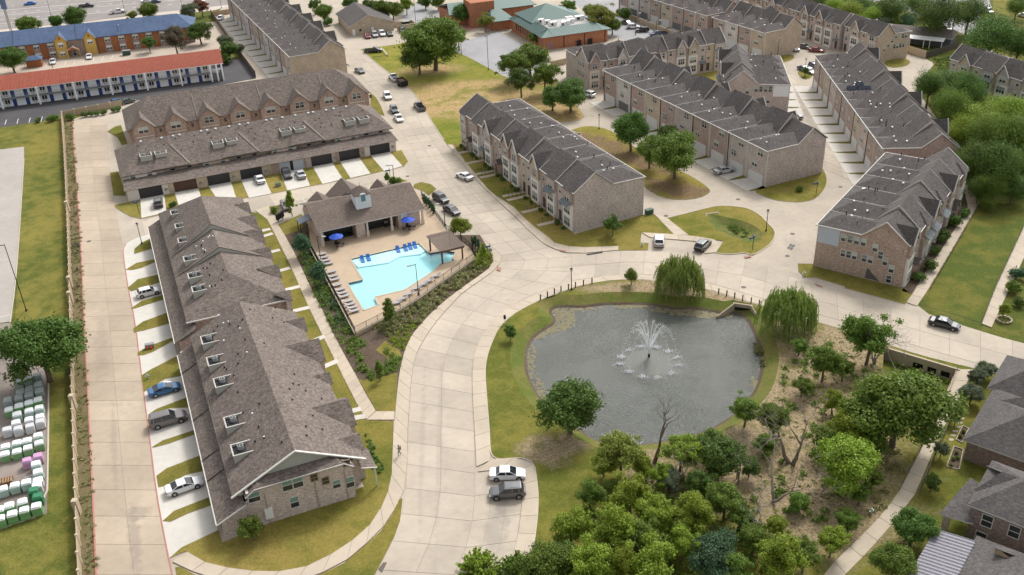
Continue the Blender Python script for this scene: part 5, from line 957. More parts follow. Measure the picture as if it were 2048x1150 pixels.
while y < -28.3: h3.add('roof_rib', MB().plate((-.02, y, 2.78), (4.42, y, 3.38), .06, .05), plain('rib_dark', (.13, .125, .145), .6)); y += .55
b = MB(); b.face([(6.6, -30.6, 4.6), (8.6, -30.9, 5.0), (6.6, -30.6, 5.5)]); roofslab(b, [(6.5, -30.8, 5.5), (9.2, -30.2, 5.2), (8.8, -29.2, 5.0), (6.5, -29.6, 4.9)], 1, .1); h3.add('roof_gablet', b, [plain('gablet_tan', (.33, .24, .15), .8), SH_HOUSE])
h4 = house('low slate sided house under the big trees behind the beige fence', (1884, 100), -33, -18.5, 3.2, 1.5, 11.0, 2.8, 4.6, plain('siding_slate', (.10, .12, .14), .7), plain('shingle_brown_far', (.15, .125, .115), .9), inset=1.0)

Pc = Frame('patio_cover', 'long white patio roof on thin posts along the low slate house', 'patio cover', (1884, 100), -33)
b = MB(); roofslab(b, [(-19, 0, 2.5), (0, 0, 2.5), (0, 3.0, 2.9), (-19, 3.0, 2.9)], 0, .12); Pc.add('cover_roof', b, WHITE_M)
for x in (-18.6, -14.5, -12, -9.5, -5.5, -3.8, -.4): Pc.add('post', MB().box(x-.1, .1, 0, x+.1, .3, 2.5), WHITE_M)
# ================================================================ THE POOL
def pts(px, h=0): return [tuple(x) for x in W2(px, h)]
deck = pts([(622,498),(711,668),(756,645),(801,620),(840,596),(871,573),(904,550),(934,529),(952,518),(940,497),(923,483),(893,462),(842,392),(815,362),(607,408),(618,460)], DZ)
pool = pts([(700,518),(838,486),(859,506),(890,501),(912,504),(905,517),(913,521),(880,529),(869,541),(833,565),(809,580),(750,594),(757,610),(727,621),(694,566),(725,559)], DZ)
bm = sheet('pool_deck', deck, [pool], DZ, DECK_M)
STONE = plain('limestone', (.42, .34, .235), .9, var=.22, sc_=1.6); CAPM = plain('stone_cap', (.45, .38, .29), .9)
b = MB()
for i in range(len(pool)): a, c = pool[i], pool[(i+1) % len(pool)]; b.face([(*a, DZ), (*c, DZ), (*c, .18), (*a, .18)])
b.face([(*p, .18) for p in pool], 1); PB = plain('pool_plaster', (.62, .88, .90), .6, var=.03); b.build('pool_basin', [plain('pool_tile', (.10, .17, .22), .4), PB])['kind'] = 'structure'
b = MB()
for i in range(len(pool)): a, c = pool[i], pool[(i+1) % len(pool)]; b.plate((*a, DZ+.02), (*c, DZ+.02), .32, .07)
tag(b.build('pool_coping', CAPM), 'pale stone coping around the swimming pool', 'coping')
# shallow sun shelf, steps
sh = pts([(702,519),(838,487),(852,500),(842,507),(800,512),(778,524),(716,534)], .5); MB().prism(sh, .05, .42).build('sun_shelf', plain('shelf_plaster', (.80, .86, .86), .6, var=.02))['kind'] = 'structure'
for k in range(3):
    q = pts([(740+0*k, 513+5*k), (785, 503+5*k), (785, 509+5*k), (742, 519+5*k)], .4); MB().prism(q, .05, .38-.06*k).build('pool_step', PB)['kind'] = 'structure'
m, nt_, bs = newmat('pool_water'); out = nt_.nodes['Material Output']; tr = N(nt_, 'ShaderNodeBsdfTransparent'); tr.inputs[0].default_value = (.80, .975, .995, 1); gl = N(nt_, 'ShaderNodeBsdfGlossy'); gl.inputs['Roughness'].default_value = .06; fr = N(nt_, 'ShaderNodeFresnel'); fr.inputs[0].default_value = 1.33
ms = N(nt_, 'ShaderNodeMixShader'); nt_.links.new(fr.outputs[0], ms.inputs[0]); nt_.links.new(tr.outputs[0], ms.inputs[1]); nt_.links.new(gl.outputs[0], ms.inputs[2]); nt_.links.new(ms.outputs[0], out.inputs[0]); nt_.nodes.remove(bs)
bp = N(nt_, 'ShaderNodeBump'); bp.inputs['Distance'].default_value = .03; nt_.links.new(noise(nt_, geovec(nt_), 1.6, 3), bp.inputs['Height']); nt_.links.new(bp.outputs[0], gl.inputs['Normal'])
sheet('pool_water', pool, [], .5, m)
# retaining wall of stones and picket fence
def wall_run(name, label, line, h0, h1, wd, mat, cap=None, stone=0):
    p0 = Vector(line[0]); r = thing(name, label, 'wall', (p0.x, p0.y, 0)); k = 0
    for a, c in zip(line[:-1], line[1:]):
        A = Vector(a)-p0; B = Vector(c)-p0; n = max(1, round((B-A).length/2.4))
        for i in range(n):
            q0 = A.lerp(B, i/n); q1 = A.lerp(B, (i+1)/n); dd = (q1-q0).normalized()*.02
            MB().plate((*(q0+dd), (h0+h1)/2), (*(q1-dd), (h0+h1)/2), wd, h1-h0, 0).build('wall_panel', mat, r)
        if cap: MB().plate((*A, h1+.05), (*B, h1+.05), wd+.12, .1).build('coping', cap, r)
    return r
dl = deck[:10]
wall_run('retaining_wall', 'rough limestone wall carrying the pool deck above the planting', [tuple(p) for p in deck[:9]], -.1, DZ+.14, .3, STONE, CAPM)
rr = random.Random(9); rw = None
fl = [deck[0]]+deck[1:9]+[deck[9], deck[10], deck[11], deck[12]]
p0 = Vector(fl[0]); r = thing('pool_fence', 'black metal picket fence on the stone wall around the pool', 'fence', (p0.x, p0.y, DZ+.12))
for a, c in zip(fl[:-1], fl[1:]):
    A = Vector(a)-p0; B = Vector(c)-p0; n = max(1, round((B-A).length/2.4))
    for i in range(n):
        q0 = A.lerp(B, i/n); q1 = A.lerp(B, (i+1)/n); MB().bar((*q0, 0), (*q0, 1.35), .05).build('fence_post', DARK_M, r)
        b = MB(); b.bar((*q0, 1.25), (*q1, 1.25), .032); b.bar((*q0, .15), (*q1, .15), .032); k = int((q1-q0).length/.13)
        for j in range(1, k): q = q0.lerp(q1, j/k); b.bar((*q, .05), (*q, 1.3), .013, n=3, cap=False)
        b.build('fence_panel', DARK_M, r)
# dark privacy fence east of the clubhouse, hedge of slim cypresses later
# pergola
pc = [Vector((*G(u, v, 3.3).xy, 0)) for u, v in ((853,474),(900,463),(930,493),(881.5,505))]; cen = sum(pc, Vector())/4
r = thing('pergola', 'weathered timber pergola over the end of the pool', 'pergola', (cen.x, cen.y, DZ)); WOOD = plain('timber_weathered', (.24, .185, .155), .85, var=.15); WOODD = plain('timber_dark', (.10, .055, .045), .7)
q = [p-cen for p in pc]; zt = 2.6
for i in range(4): p = q[i]*.84; MB().box(p.x-.15, p.y-.15, 0, p.x+.15, p.y+.15, zt).build('post', WOODD, r)
for (i, j) in ((0, 1), (3, 2)): MB().plate((*(q[i]*.95).xy, zt), (*(q[j]*.95).xy, zt), .14, .3).build('beam', WOODD, r)
for k in range(16): t = k/15; a = q[0].lerp(q[1], t); c = q[3].lerp(q[2], t); MB().plate((a.x, a.y, zt+.25), (c.x, c.y, zt+.25), .08, .18).build('rafter', WOOD, r)
for k in range(26): t = k/25; a = q[0].lerp(q[3], t); c = q[1].lerp(q[2], t); MB().plate((a.x, a.y, zt+.38), (c.x, c.y, zt+.38), .1, .06).build('slat', WOOD, r)
# loungers
SLING = plain('sling_grey', (.33, .31, .31), .7); BLUEP = plain('plastic_blue', (.005, .12, .42), .35); MF = plain('frame_bronze', (.07, .06, .055), .5, .4)
def lounger(label, x, y, rz, group, z=DZ):
    r = thing('sun_lounger', label, 'sun lounger', (x, y, z), rz, group)
    if not lounger.me:
        b = MB(); b.box(-.35, -.95, .33, .35, .35, .38); b1 = b.mesh('seat', SLING); b = MB(); b.plate((0, .35, .37), (0, .95, .68), .7, .05); b2 = b.mesh('backrest', SLING)
        b = MB(); b.plate((-.36, -.95, .33), (-.36, .4, .33), .05, .06).plate((.36, -.95, .33), (.36, .4, .33), .05, .06); b3 = b.mesh('frame', MF); b4 = MB().bar((0, 0, 0), (0, 0, .33), .03).mesh('leg', MF); lounger.me = (b1, b2, b3, b4)
    for n_, me in zip(('seat', 'backrest', 'frame'), lounger.me): inst(n_, me, r)
    for (a, c) in ((-.3, -.75), (.3, -.75), (-.3, .45), (.3, .45)): inst('leg', lounger.me[3], r, (a, c, 0))
    return r
lounger.me = None
LL = [(643,511),(647,517.5),(651,524),(656,530),(662,546.5),(666,555),(669,562),(673,573),(680,582),(684,589),(688,595.5),(695,605),(700,611.5),(704.5,618),(708.5,624.5)]
wh = ['at the top of the left row by the clubhouse corner', 'second from the clubhouse in the left row', 'third from the clubhouse in the left row', 'fourth from the clubhouse in the left row, last before the lamp gap', 'first below the gap at the dark tree in the left row', 'second below the gap at the dark tree', 'third below the gap at the dark tree', 'fourth below the gap at the dark tree', 'fifth below the gap, beside the pool notch', 'sixth below the gap, beside the pool notch', 'seventh below the gap, before the last four', 'first of the last four of the left row', 'second of the last four of the left row', 'third of the last four of the left row', 'lowest one, at the fence corner of the left row']
for (u, v), t in zip(LL, wh): p = G(u, v, DZ); lounger('grey sling lounger '+t, p.x, p.y, R(24+93), 'grey loungers along the left pool fence')
wh = ['nearest the pergola', 'second from the pergola', 'third from the pergola', 'at the tall lamp', 'just left of the tall lamp', 'second from the lower left end', 'at the lower left end']
for (u, v), t in zip([(872,554),(858,564),(847,571),(834,579),(819,590),(806,600),(794,608)], wh): p = G(u, v, DZ); lounger('grey sling lounger of the curved lower row, '+t, p.x, p.y, R(-70), 'grey loungers along the curved pool fence')
def chaise(label, x, y, rz, z):
    r = thing('pool_chaise', label, 'pool chaise', (x, y, z), rz, 'blue chaises standing in the shallow water')
    b = MB(); b.plate((0, .35, .1), (0, .95, .62), .68, .09); b.plate((0, .36, .1), (0, -.1, .05), .68, .08); b.build('backrest', BLUEP, r); b = MB(); b.plate((0, -.1, .05), (0, -.45, .24), .66, .08); b.plate((0, -.45, .24), (0, -1.0, .08), .66, .08); b.build('leg_rest', BLUEP, r)
wh = ['left one of the lone pair', 'right one of the lone pair', 'leftmost of the group of four', 'second of the group of four', 'third of the group of four', 'rightmost of the group of four']
for (u, v), t in zip([(725,520),(737,517),(796,500.5),(811,497.5),(820.5,494.5),(830,492)], wh): p = G(u, v, .5); chaise('bright blue chaise in the shallow pool, '+t, p.x, p.y, R(24-8), .42)
# umbrellas, tables, chairs
UB = plain('canvas_blue', (.004, .06, .42), .7); mtb = None
def table_set(u, v, w, n):
    p = G(u, v, DZ); r = thing('umbrella', 'round blue patio umbrella on the pool deck '+w, 'umbrella', (p.x, p.y, DZ), 0, 'blue umbrellas by the clubhouse'); b = MB(); k = 8; a = 1.45
    for i in range(k): t0, t1 = 6.2832*i/k, 6.2832*(i+1)/k; b.face([(a*math.cos(t0), a*math.sin(t0), 2.15), (a*math.cos(t1), a*math.sin(t1), 2.15), (0, 0, 2.75)])
    b.build('canopy', UB, r); MB().bar((0, 0, 0), (0, 0, 2.85), .03).build('pole', MF, r)
    r = thing('patio_table', 'round dark patio table under the blue umbrella '+w, 'table', (p.x, p.y, DZ), 0, 'patio tables'); MB().prism([(.6*math.cos(t*.524), .6*math.sin(t*.524)) for t in range(12)], .68, .72).build('tabletop', DARK_M, r); MB().bar((0, 0, 0), (0, 0, .68), .06).build('pedestal', DARK_M, r)
    dirs = ['nearest the clubhouse wall', 'on the pool side', 'on the right side', 'on the left side']
    for j in range(n):
        t = [1.9, -1.4, .2, 3.3][j]; q = thing('patio_chair', 'dark chair '+dirs[j]+', table '+w, 'chair', (p.x+1.05*math.cos(t), p.y+1.05*math.sin(t), DZ), t+math.pi/2, 'patio chairs')
        MB().box(-.25, -.25, .42, .25, .25, .46).build('seat', MF, q); MB().box(-.25, -.27, .46, .25, -.23, .9).build('backrest', MF, q)
        for (a_, c_) in ((-.22, -.22), (.22, -.22), (-.22, .22), (.22, .22)): MB().bar((a_, c_, 0), (a_, c_, .42), .02).build('leg', MF, q)
table_set(675, 493, 'in front of the left glass wall', 3); table_set(818, 459, 'at the right end of the veranda', 4)
r = thing('deck_bin', 'dark litter bin beside the brick pier of the veranda', 'bin', (*G(711, 462, DZ).xy, DZ)); MB().box(-.3, -.3, 0, .3, .3, 1.0).build('bin_body', DARK_M, r); MB().box(-.34, -.34, 1.0, .34, .34, 1.1).build('lid', GREY_M, r)
r = thing('barbecue', 'dark barbecue cart near the veranda door', 'barbecue', (*G(772, 453, DZ).xy, DZ), R(24)); MB().box(-.5, -.3, .1, .5, .3, .9).build('cabinet', DARK_M, r); MB().box(-.35, -.3, .9, .35, .3, 1.25).build('hood', GREY_M, r)
# ================================================================ FENCES AND WALLS
PRE = plain('precast_tan', (.40, .315, .215), .9, var=.08); PRE2 = plain('precast_cap', (.47, .38, .27), .9)
def panel_fence(label, px, hgt, step, mat, capm, post=.2, name='precast_wall', steps=(), cat='wall', h=0):
    ln = resample(chaikin(W2(px, h), 1, False), max(1, round(sum(math.dist(a, b_) for a, b_ in zip(W2(px)[:-1], W2(px)[1:]))/step))); p0 = Vector(ln[0]); r = thing(name, label, cat, (p0.x, p0.y, 0))
    for i, (a, c) in enumerate(zip(ln[:-1], ln[1:])):
        A = Vector(a)-p0; B = Vector(c)-p0; MB().plate((*A, hgt/2), (*B, hgt/2), .1, hgt).build('wall_panel', mat, r); big = i in steps
        w_ = post*(2.0 if big else 1); hh = hgt+(.5 if big else .1); MB().box(A.x-w_, A.y-w_, 0, A.x+w_, A.y+w_, hh).build('wall_post', capm, r)
    return r
panel_fence('long tan precast wall with posts along the western alley', [(126,236),(133,330),(140,480),(144,600),(148,760),(152,880),(157,1010),(163,1150),(168,1240)], 1.9, 3.1, PRE, PRE2, .17, steps=(22, 34, 36, 47, 55))
panel_fence('tan wall behind the hedges between the motel drive and the alley', [(126,236),(160,229),(245,212)], 1.8, 3.2, PRE, PRE2)
panel_fence('dark fence between the motel drive and the dark roofed row', [(423,30),(445,62),(468,95),(490,125),(512,155)], 2.0, 3.5, plain('fence_dark', (.08, .055, .045), .8), PRE, .12, 'boundary_fence', cat='fence')
panel_fence('short tan wall at the top of the alley near the highway', [(426,33),(470,26)], 1.8, 3, PRE, PRE2)
panel_fence('long beige wall below the low slate house', [(1800,101),(1851,117)], 2.2, 4.0, plain('beige_wall', (.50, .40, .29), .9), PRE2, .05)
panel_fence('beige wall right of the overgrown lot', [(1915,136),(1954,148)], 2.3, 4.0, MC['beige_wall'], PRE2, .05)
panel_fence('weathered grey board fence running back from the beige wall', [(1851,117),(1880,108),(1916,95)], 1.9, 1.6, plain('boards_grey', (.10, .085, .07), .9), MC['boards_grey'], .06, 'board_fence', cat='fence')
panel_fence('tan screen wall between the rear lot and the upper row aprons', [(1235,28),(1262,40),(1300,56),(1350,75)], 1.8, 3.5, PRE, PRE2)
panel_fence('tan wall at the end of the dark roofed row with gables', [(1102,135),(1132,128)], 1.8, 3.0, PRE, PRE2)
# railing beside the greenbelt walk
def rail(label, px, hgt=1.05, step=2.4, h=.1, th=.03):
    ln = resample(W2(px, h), max(2, round(sum(math.dist(a, b_) for a, b_ in zip(W2(px)[:-1], W2(px)[1:]))/step))); p0 = Vector(ln[0]); r = thing('metal_railing', label, 'railing', (p0.x, p0.y, h))
    for a, c in zip(ln[:-1], ln[1:]):
        A = Vector(a)-p0; B = Vector(c)-p0; MB().bar((*A, 0), (*A, hgt), th).build('rail_post', MC['frame_bronze'], r); b = MB()
        for z in (hgt, hgt*.55, .15): b.bar((*A, z), (*B, z), th*.7, n=3)
        b.build('rail_section', MC['frame_bronze'], r)
rail('brown railing on the left edge of the greenbelt walk', [(1914,742),(1887,800),(1859,863),(1839,905),(1806,968),(1795,990)])
rail('brown railing between the terrace walk and the green swale', [(1860,578),(1908,497),(1958,409)], .9)
rail('thin railing on the left edge of the far swale walk', [(1963,648),(1990,578),(2048,453)], .9)
rail('black fence beside the greenbelt walk and the back gardens', [(1948,748),(1925,800),(1890,868),(1870,912),(1838,990)], 1.3, 2.2, .05, .05)
# box culvert headwalls
CC = concrete('culvert_concrete', (.40, .33, .245), .12, 0)
A = Vector(DITCH[0]); B = Vector(DITCH[1]); r = thing('culvert_headwall', 'long concrete headwall with three dark openings under the road by the greenbelt walk', 'culvert', (A.x, A.y, 0)); d = (B-A); L = d.length; d = d/L; nn_ = Vector((d.y, -d.x))
def seg_(s0, s1, z0, z1, nm='headwall', mt=None, off=0, th=.35): a = d*s0+nn_*off; c = d*s1+nn_*off; MB().plate((*a, (z0+z1)/2), (*c, (z0+z1)/2), th, z1-z0).build(nm, mt or CC, r)
seg_(-.3, L+.3, -.7, .3); ops = [(.42, .56), (.62, .74), (.80, .92)]; last = 0
for (a, c) in ops: seg_(L*last, L*a, -2.0, -.7); seg_(L*a, L*c, -2.0, -1.75, 'headwall'); seg_(L*a, L*c, -1.75, -.7, 'opening', DARK_M, -.15, .05); last = c
seg_(L*last, L, -2.0, -.7)
c1_ = Vector(DITCH[2])-A; MB().plate((*(B-A), -1.1), (*c1_, -.6), .3, 2.5).build('wing_wall', CC, r)
def culvert(label, u, v, hz, az, w_, hh, wing):
    p = G(u, v, hz); r = thing('culvert_outlet', label, 'culvert', (p.x, p.y, hz), R(az)); MB().box(-w_/2-.3, 0, hh*.75, w_/2+.3, .3, hh+.25).build('lintel', CC, r); MB().box(-w_/2, .12, 0, w_/2, .2, hh*.8).build('opening', DARK_M, r)
    for s in (-1, 1): b = MB(); x0 = s*w_/2; x1 = s*(w_/2+wing*.75); b.face([(x0, 0, 0), (x1, -wing, 0), (x1, -wing, hh*.35), (x0, 0, hh+.25)]); x0 += s*.25; x1 += s*.25; b.face([(x0, 0, 0), (x1, -wing, 0), (x1, -wing, hh*.35), (x0, 0, hh+.25)]); b.face([(x0-s*.25, 0, hh+.25), (x1-s*.25, -wing, hh*.35), (x1, -wing, hh*.35), (x0, 0, hh+.25)]); b.build('wing_wall', CC, r)
    MB().face([(-w_/2, 0, .05), (w_/2, 0, .05), (w_/2+wing*.7, -wing, .02), (-w_/2-wing*.7, -wing, .02)]).build('apron_slab', CC, r)
culvert('concrete culvert outlet with splayed wings at the top right of the pond', 1484, 627, -1.1, -22, 2.6, 1.5, 3.0)
culvert('small concrete culvert mouth in the junction lawn basin', 1424, 436, -.8, 12, 2.2, .8, 2.2)
culvert('small concrete culvert headwall at the top of the ditch strip', 1152, 272, -.2, -30, 2.2, .7, 2.0)
# ================================================================ BOLLARDS, LAMPS, SIGNS
LAMPM = plain('lamp_black', (.018, .018, .02), .45, .3); LAMPG = plain('lamp_glass', (.62, .62, .58), .3)
BO = MB().bar((0, 0, 0), (0, 0, 1.0), .11, n=8).bar((0, 0, 1.0), (0, 0, 1.08), .13, n=8).mesh('bollard', LAMPM)
bl = [(1081,600),(1095,594),(1109,588),(1122,583),(1137,579),(1151,575),(1167,571),(1184,567),(1437,588),(1453,592),(1469,596),(1485,601),(1502,606),(1518,611)]
nm = ['leftmost of the western line', 'second of the western line', 'third of the western line', 'fourth of the western line', 'just left of the pond lamp', 'just right of the pond lamp', 'seventh of the western line', 'last of the western line', 'first of the eastern line', 'second of the eastern line', 'third of the eastern line', 'fourth, left of the culvert outlet', 'fifth, above the culvert outlet', 'rightmost of the eastern line']
for (u, v), t in zip(bl, nm): p = G(u, v, .12); o = inst('bollard', BO, None, (p.x, p.y, .12)); tag(o, 'black bollard on the pond edge, '+t, 'bollard', 'black bollards along the pond road')
def lamp(u, v, hgt, label, style='lantern', h=.1, az=0, group='street lamps'):
    p = G(u, v, h); r = thing('street_lamp', label, 'street lamp', (p.x, p.y, h), R(az), group); MB().bar((0, 0, 0), (0, 0, .5), .2, n=8, r2=.1).build('base', LAMPM, r); MB().bar((0, 0, .4), (0, 0, hgt), .08, n=6, r2=.06).build('pole', LAMPM, r)
    if style == 'lantern':
        MB().bar((0, 0, hgt), (0, 0, hgt+.5), .2, n=8, r2=.26).build('lantern', LAMPG, r); MB().bar((0, 0, hgt+.5), (0, 0, hgt+.72), .3, n=8, r2=.03).build('cap', LAMPM, r)
    elif style == 'arm': MB().plate((-.1, 0, hgt), (1.1, 0, hgt+.05), .12, .1).build('arm', LAMPM, r); MB().box(.8, -.22, hgt-.02, 1.6, .22, hgt+.12).build('lamp_head', GREY_M, r)
    elif style == 'twin':
        for s in (-1, 1): MB().plate((0, 0, hgt), (s*1.0, 0, hgt+.05), .1, .08).build('arm', LAMPM, r); MB().box(s*.7-.3, -.2, hgt, s*.7+.3, .2, hgt+.14).build('lamp_head', GREY_M, r)
    return r
lamp(1143,580,3.7,'black lantern lamp among the bollards above the pond'); lamp(284,488,4.0,'black lantern lamp where the western alley meets the cross alley'); lamp(837,590,6.0,'tall dark pool lamp on the curved fence','arm',DZ,200); lamp(642,524,5.3,'tall dark pool lamp by the left row of loungers','arm',DZ,-10)
lamp(789,367,4.3,'slim black lamp behind the clubhouse beside the street sign','arm',.1,180); lamp(890,450,4.6,'dark lamp on the street side of the pool fence','arm',.1,180); lamp(1532,462,3.9,'black lantern lamp at the tip of the junction lawn'); lamp(1198,258,3.2,'short pole lamp at the alley turn behind the centre row')
lamp(53,622,13.0,'very tall black parking lot lamp leaning over the left lot','arm',.05,200,'parking lot lamps'); lamp(977,140,10,'tall grey lamp at the edge of the school lot','arm',.05,180,'parking lot lamps'); lamp(832,50,11,'tall grey lamp beside the office screen wall','arm',.05,180,'parking lot lamps'); lamp(923,110,9,'tall grey lamp behind the big field tree','arm',.05,180,'parking lot lamps')
lamp(105,135,7,'lamp pole beside the parked white car in the motel lot','arm',.05,90,'parking lot lamps'); lamp(245,100,8,'lamp pole with dish in front of the blue roofed motel','arm',.05,90,'parking lot lamps'); lamp(1312,72,5,'lamp on the screen wall of the upper row','arm',.05,0,'parking lot lamps'); lamp(1555,113,5.5,'black lamp beside the tall tan end wall'); lamp(1608,157,5.0,'black lamp on the small parking island'); lamp(102,30,8,'twin headed highway lamp above the dark tree','twin',.05,0,'highway lamps'); lamp(251,28,8,'twin headed highway lamp by the white pickup','twin',.05,0,'highway lamps'); lamp(365,18,9,'highway lamp pole between the pale trees','arm',.05,0,'highway lamps'); lamp(443,16,9,'highway lamp pole near the top of the dark roofed row','arm',.05,0,'highway lamps'); lamp(1271,70,7,'lamp pole behind the school beside the rear lot','arm',.05,0,'parking lot lamps')
p = thing('utility_pole', 'dark wooden utility pole with transformer beside the white patio', 'utility pole', (*G(1899,90).xy, 0)); MB().bar((0,0,0),(0,0,9),.16,n=6).build('pole', WOODD, p); MB().box(-1.2,-.08,8.2,1.2,.08,8.4).build('crossarm', WOODD, p); MB().bar((.4,0,7),(.4,0,7.9),.28,n=8).build('transformer', GREY_M, p)
p = thing('utility_pole', 'tall thin pole standing in front of the right border block', 'utility pole', (*G(1961,148).xy, 0)); MB().bar((0,0,0),(0,0,7),.12,n=6).build('pole', WOOD, p); MB().box(-.3,-.2,6.6,.3,.2,7.2).build('cap_box', GREY_M, p)
SIGNB = plain('sign_blue', (.02, .07, .22), .5)
def sign(u, v, hgt, label, az, disc=False):
    p = G(u, v, .1); r = thing('street_sign', label, 'street sign', (p.x, p.y, .1), R(az), 'street name signs'); MB().bar((0, 0, 0), (0, 0, hgt), .06).build('post', LAMPM, r); MB().box(-1.0, -.03, hgt-.5, .1, .03, hgt-.2).build('name_plate', SIGNB, r); MB().box(-.03, -.5, hgt-.15, .03, .5, hgt+.12).build('name_plate', SIGNB, r)
    if disc: MB().bar((0, -.05, hgt-1.1), (0, -.08, hgt-1.1), .42, n=8).build('stop_disc', GREY_M, r)
sign(981,518,3.0,'blue street name sign with a round plate at the pool corner',10,True); sign(781,362,2.9,'blue street name sign behind the clubhouse',15); sign(1505,500,2.9,'blue street name sign on the junction lawn',15); sign(1632,390,2.9,'blue street name sign on the corner lawn',0); sign(279,428,2.9,'blue street name sign on the lawn left of the first garage',-5)
# tall hotel sign
p = G(22, 62, 0); r = thing('pylon_sign', 'tall two legged pylon sign with a blue and white box by the highway', 'sign', (p.x, p.y, 0), R(-35)); MB().bar((-.5,0,0),(-.5,0,8),.16,n=6).build('leg', GREY_M, r); MB().bar((.5,0,0),(.5,0,8),.16,n=6).build('leg', GREY_M, r); MB().box(-1.1,-.5,8,1.1,.5,13).build('sign_box', plain('sign_periwinkle', (.12,.17,.33), .5), r); MB().box(-1.15,-.55,13,1.15,.55,13.8).build('sign_top', WHITE_M, r)
r = thing('mailbox_cluster', 'dark cluster mailbox on the path corner left of the clubhouse', 'mailbox', (*G(561,440,.16).xy, .16), R(65)); MB().box(-1.1,-.25,.4,1.1,.25,1.7).build('cabinet', DARK_M, r); MB().box(-.9,-.15,0,-.7,.15,.4).build('pedestal', GREY_M, r); MB().box(.7,-.15,0,.9,.15,.4).build('pedestal', GREY_M, r)
HYD = plain('hydrant_silver', (.55, .56, .57), .4, .5)
def hydrant(u, v, label): p = G(u, v, .12); r = thing('fire_hydrant', label, 'fire hydrant', (p.x, p.y, .12), .4, 'silver fire hydrants'); MB().bar((0,0,0),(0,0,.7),.16,n=8).bar((0,0,.7),(0,0,.92),.18,n=8,r2=.05).build('barrel', HYD, r); MB().bar((-.32,0,.5),(.32,0,.5),.09,n=6).build('outlet', HYD, r)
hydrant(296,757,'silver hydrant on the largest grass islet beside the blue car'); hydrant(1284,493,'silver hydrant on the lawn left of the white parked car'); hydrant(1608,551,'silver hydrant on the lawn corner below the terrace'); hydrant(1742,1028,'silver hydrant in the woodland grass by the greenbelt walk')
r = thing('utility_cabinet', 'grey utility box with orange covers on the narrow grass islet', 'utility box', (*G(300,695,.15).xy, .15), R(15)); MB().box(-.7,-.35,0,.7,.35,.75).build('cabinet', GREY_M, r); MB().bar((-.35,-.5,0),(-.35,-.5,.5),.15,n=6).build('cover', plain('cone_orange',(.6,.08,.02),.6), r); MB().bar((.3,-.5,0),(.3,-.5,.5),.15,n=6).build('cover', MC['cone_orange'], r)
r = thing('utility_cabinet', 'green utility box at the back corner of the centre row', 'utility box', (*G(1298,427,.15).xy, .15), R(25)); MB().box(-.8,-.45,0,.8,.45,.9).build('cabinet', plain('box_green',(.03,.07,.05),.6), r); MB().box(-.85,-.5,.9,.85,.5,.97).build('lid', MC['box_green'], r)
r = thing('waste_station', 'small black and white pet waste post at the pond walk', 'sign', (*G(1010,647,.15).xy, .15)); MB().bar((0,0,0),(0,0,1.5),.06).build('post', WHITE_M, r); MB().box(-.2,-.12,.9,.2,.12,1.6).build('dispenser', DARK_M, r)
r = thing('meter_box', 'small green utility box beside the driveway of the open garage', 'utility box', (*G(556,372,.15).xy, .15), R(23)); MB().box(-.6,-.4,0,.6,.4,.6).build('cabinet', GREY_M, r); MB().box(-.6,-.4,.6,.6,.4,.66).build('lid', MC['box_green'], r)
# satellite dish, dumpster, gas line of small things
r = thing('satellite_dish', 'white satellite dish in front of the blue roofed motel', 'satellite dish', (*G(236,97).xy, 0)); MB().bar((0,0,0),(0,0,2.4),.08).build('mast', GREY_M, r); MB().bar((0,0,2.4),(0,-.25,2.6),.2,n=12,r2=1.0).build('dish', WHITE_M, r)
r = thing('transformer_box', 'green electrical box on a grassy pad in the motel lot', 'utility box', (*G(254,110).xy, 0), R(15)); MB().box(-1.2,-.8,0,1.2,.8,1.5).build('cabinet', MC['box_green'], r); MB().box(-1.3,-.9,1.5,1.3,.9,1.6).build('lid', GREY_M, r)
r = thing('dumpster', 'dark dumpster with a grey lid in the office bin yard', 'dumpster', (*G(812,53).xy, 0), R(20)); MB().box(-1.2,-.9,.1,1.2,.9,1.8).build('bin_body', DARK_M, r); MB().box(-1.25,-.95,1.8,1.25,.95,1.95).build('lid', GREY_M, r)
r = thing('wheeled_bin', 'dark wheeled bin under the stair opening of the terrace end wall', 'bin', (*G(1740,556,.13).xy, .13), R(-38)); MB().box(-.35,-.35,.1,.35,.35,1.0).build('bin_body', DARK_M, r); MB().box(-.38,-.38,1.0,.38,.38,1.08).build('lid', DARK_M, r)
# timber barrier in the field
r = thing('log_barrier', 'low post and rail barrier with one white rail in front of the black pickup', 'barrier', (*G(748,117,.1).xy, .1)); A = G(748,117).xy; B = G(776,113).xy-A; C2 = G(763,100).xy-A
for q in (Vector((0,0)), B, C2): MB().bar((*q,0),(*q,.9),.1).build('post', WOODD, r)
MB().bar((0,0,.45),(*B,.45),.07).build('rail', WOODD, r); MB().bar((*C2,.7),(*B,.5),.12).build('rail', WHITE_M, r)
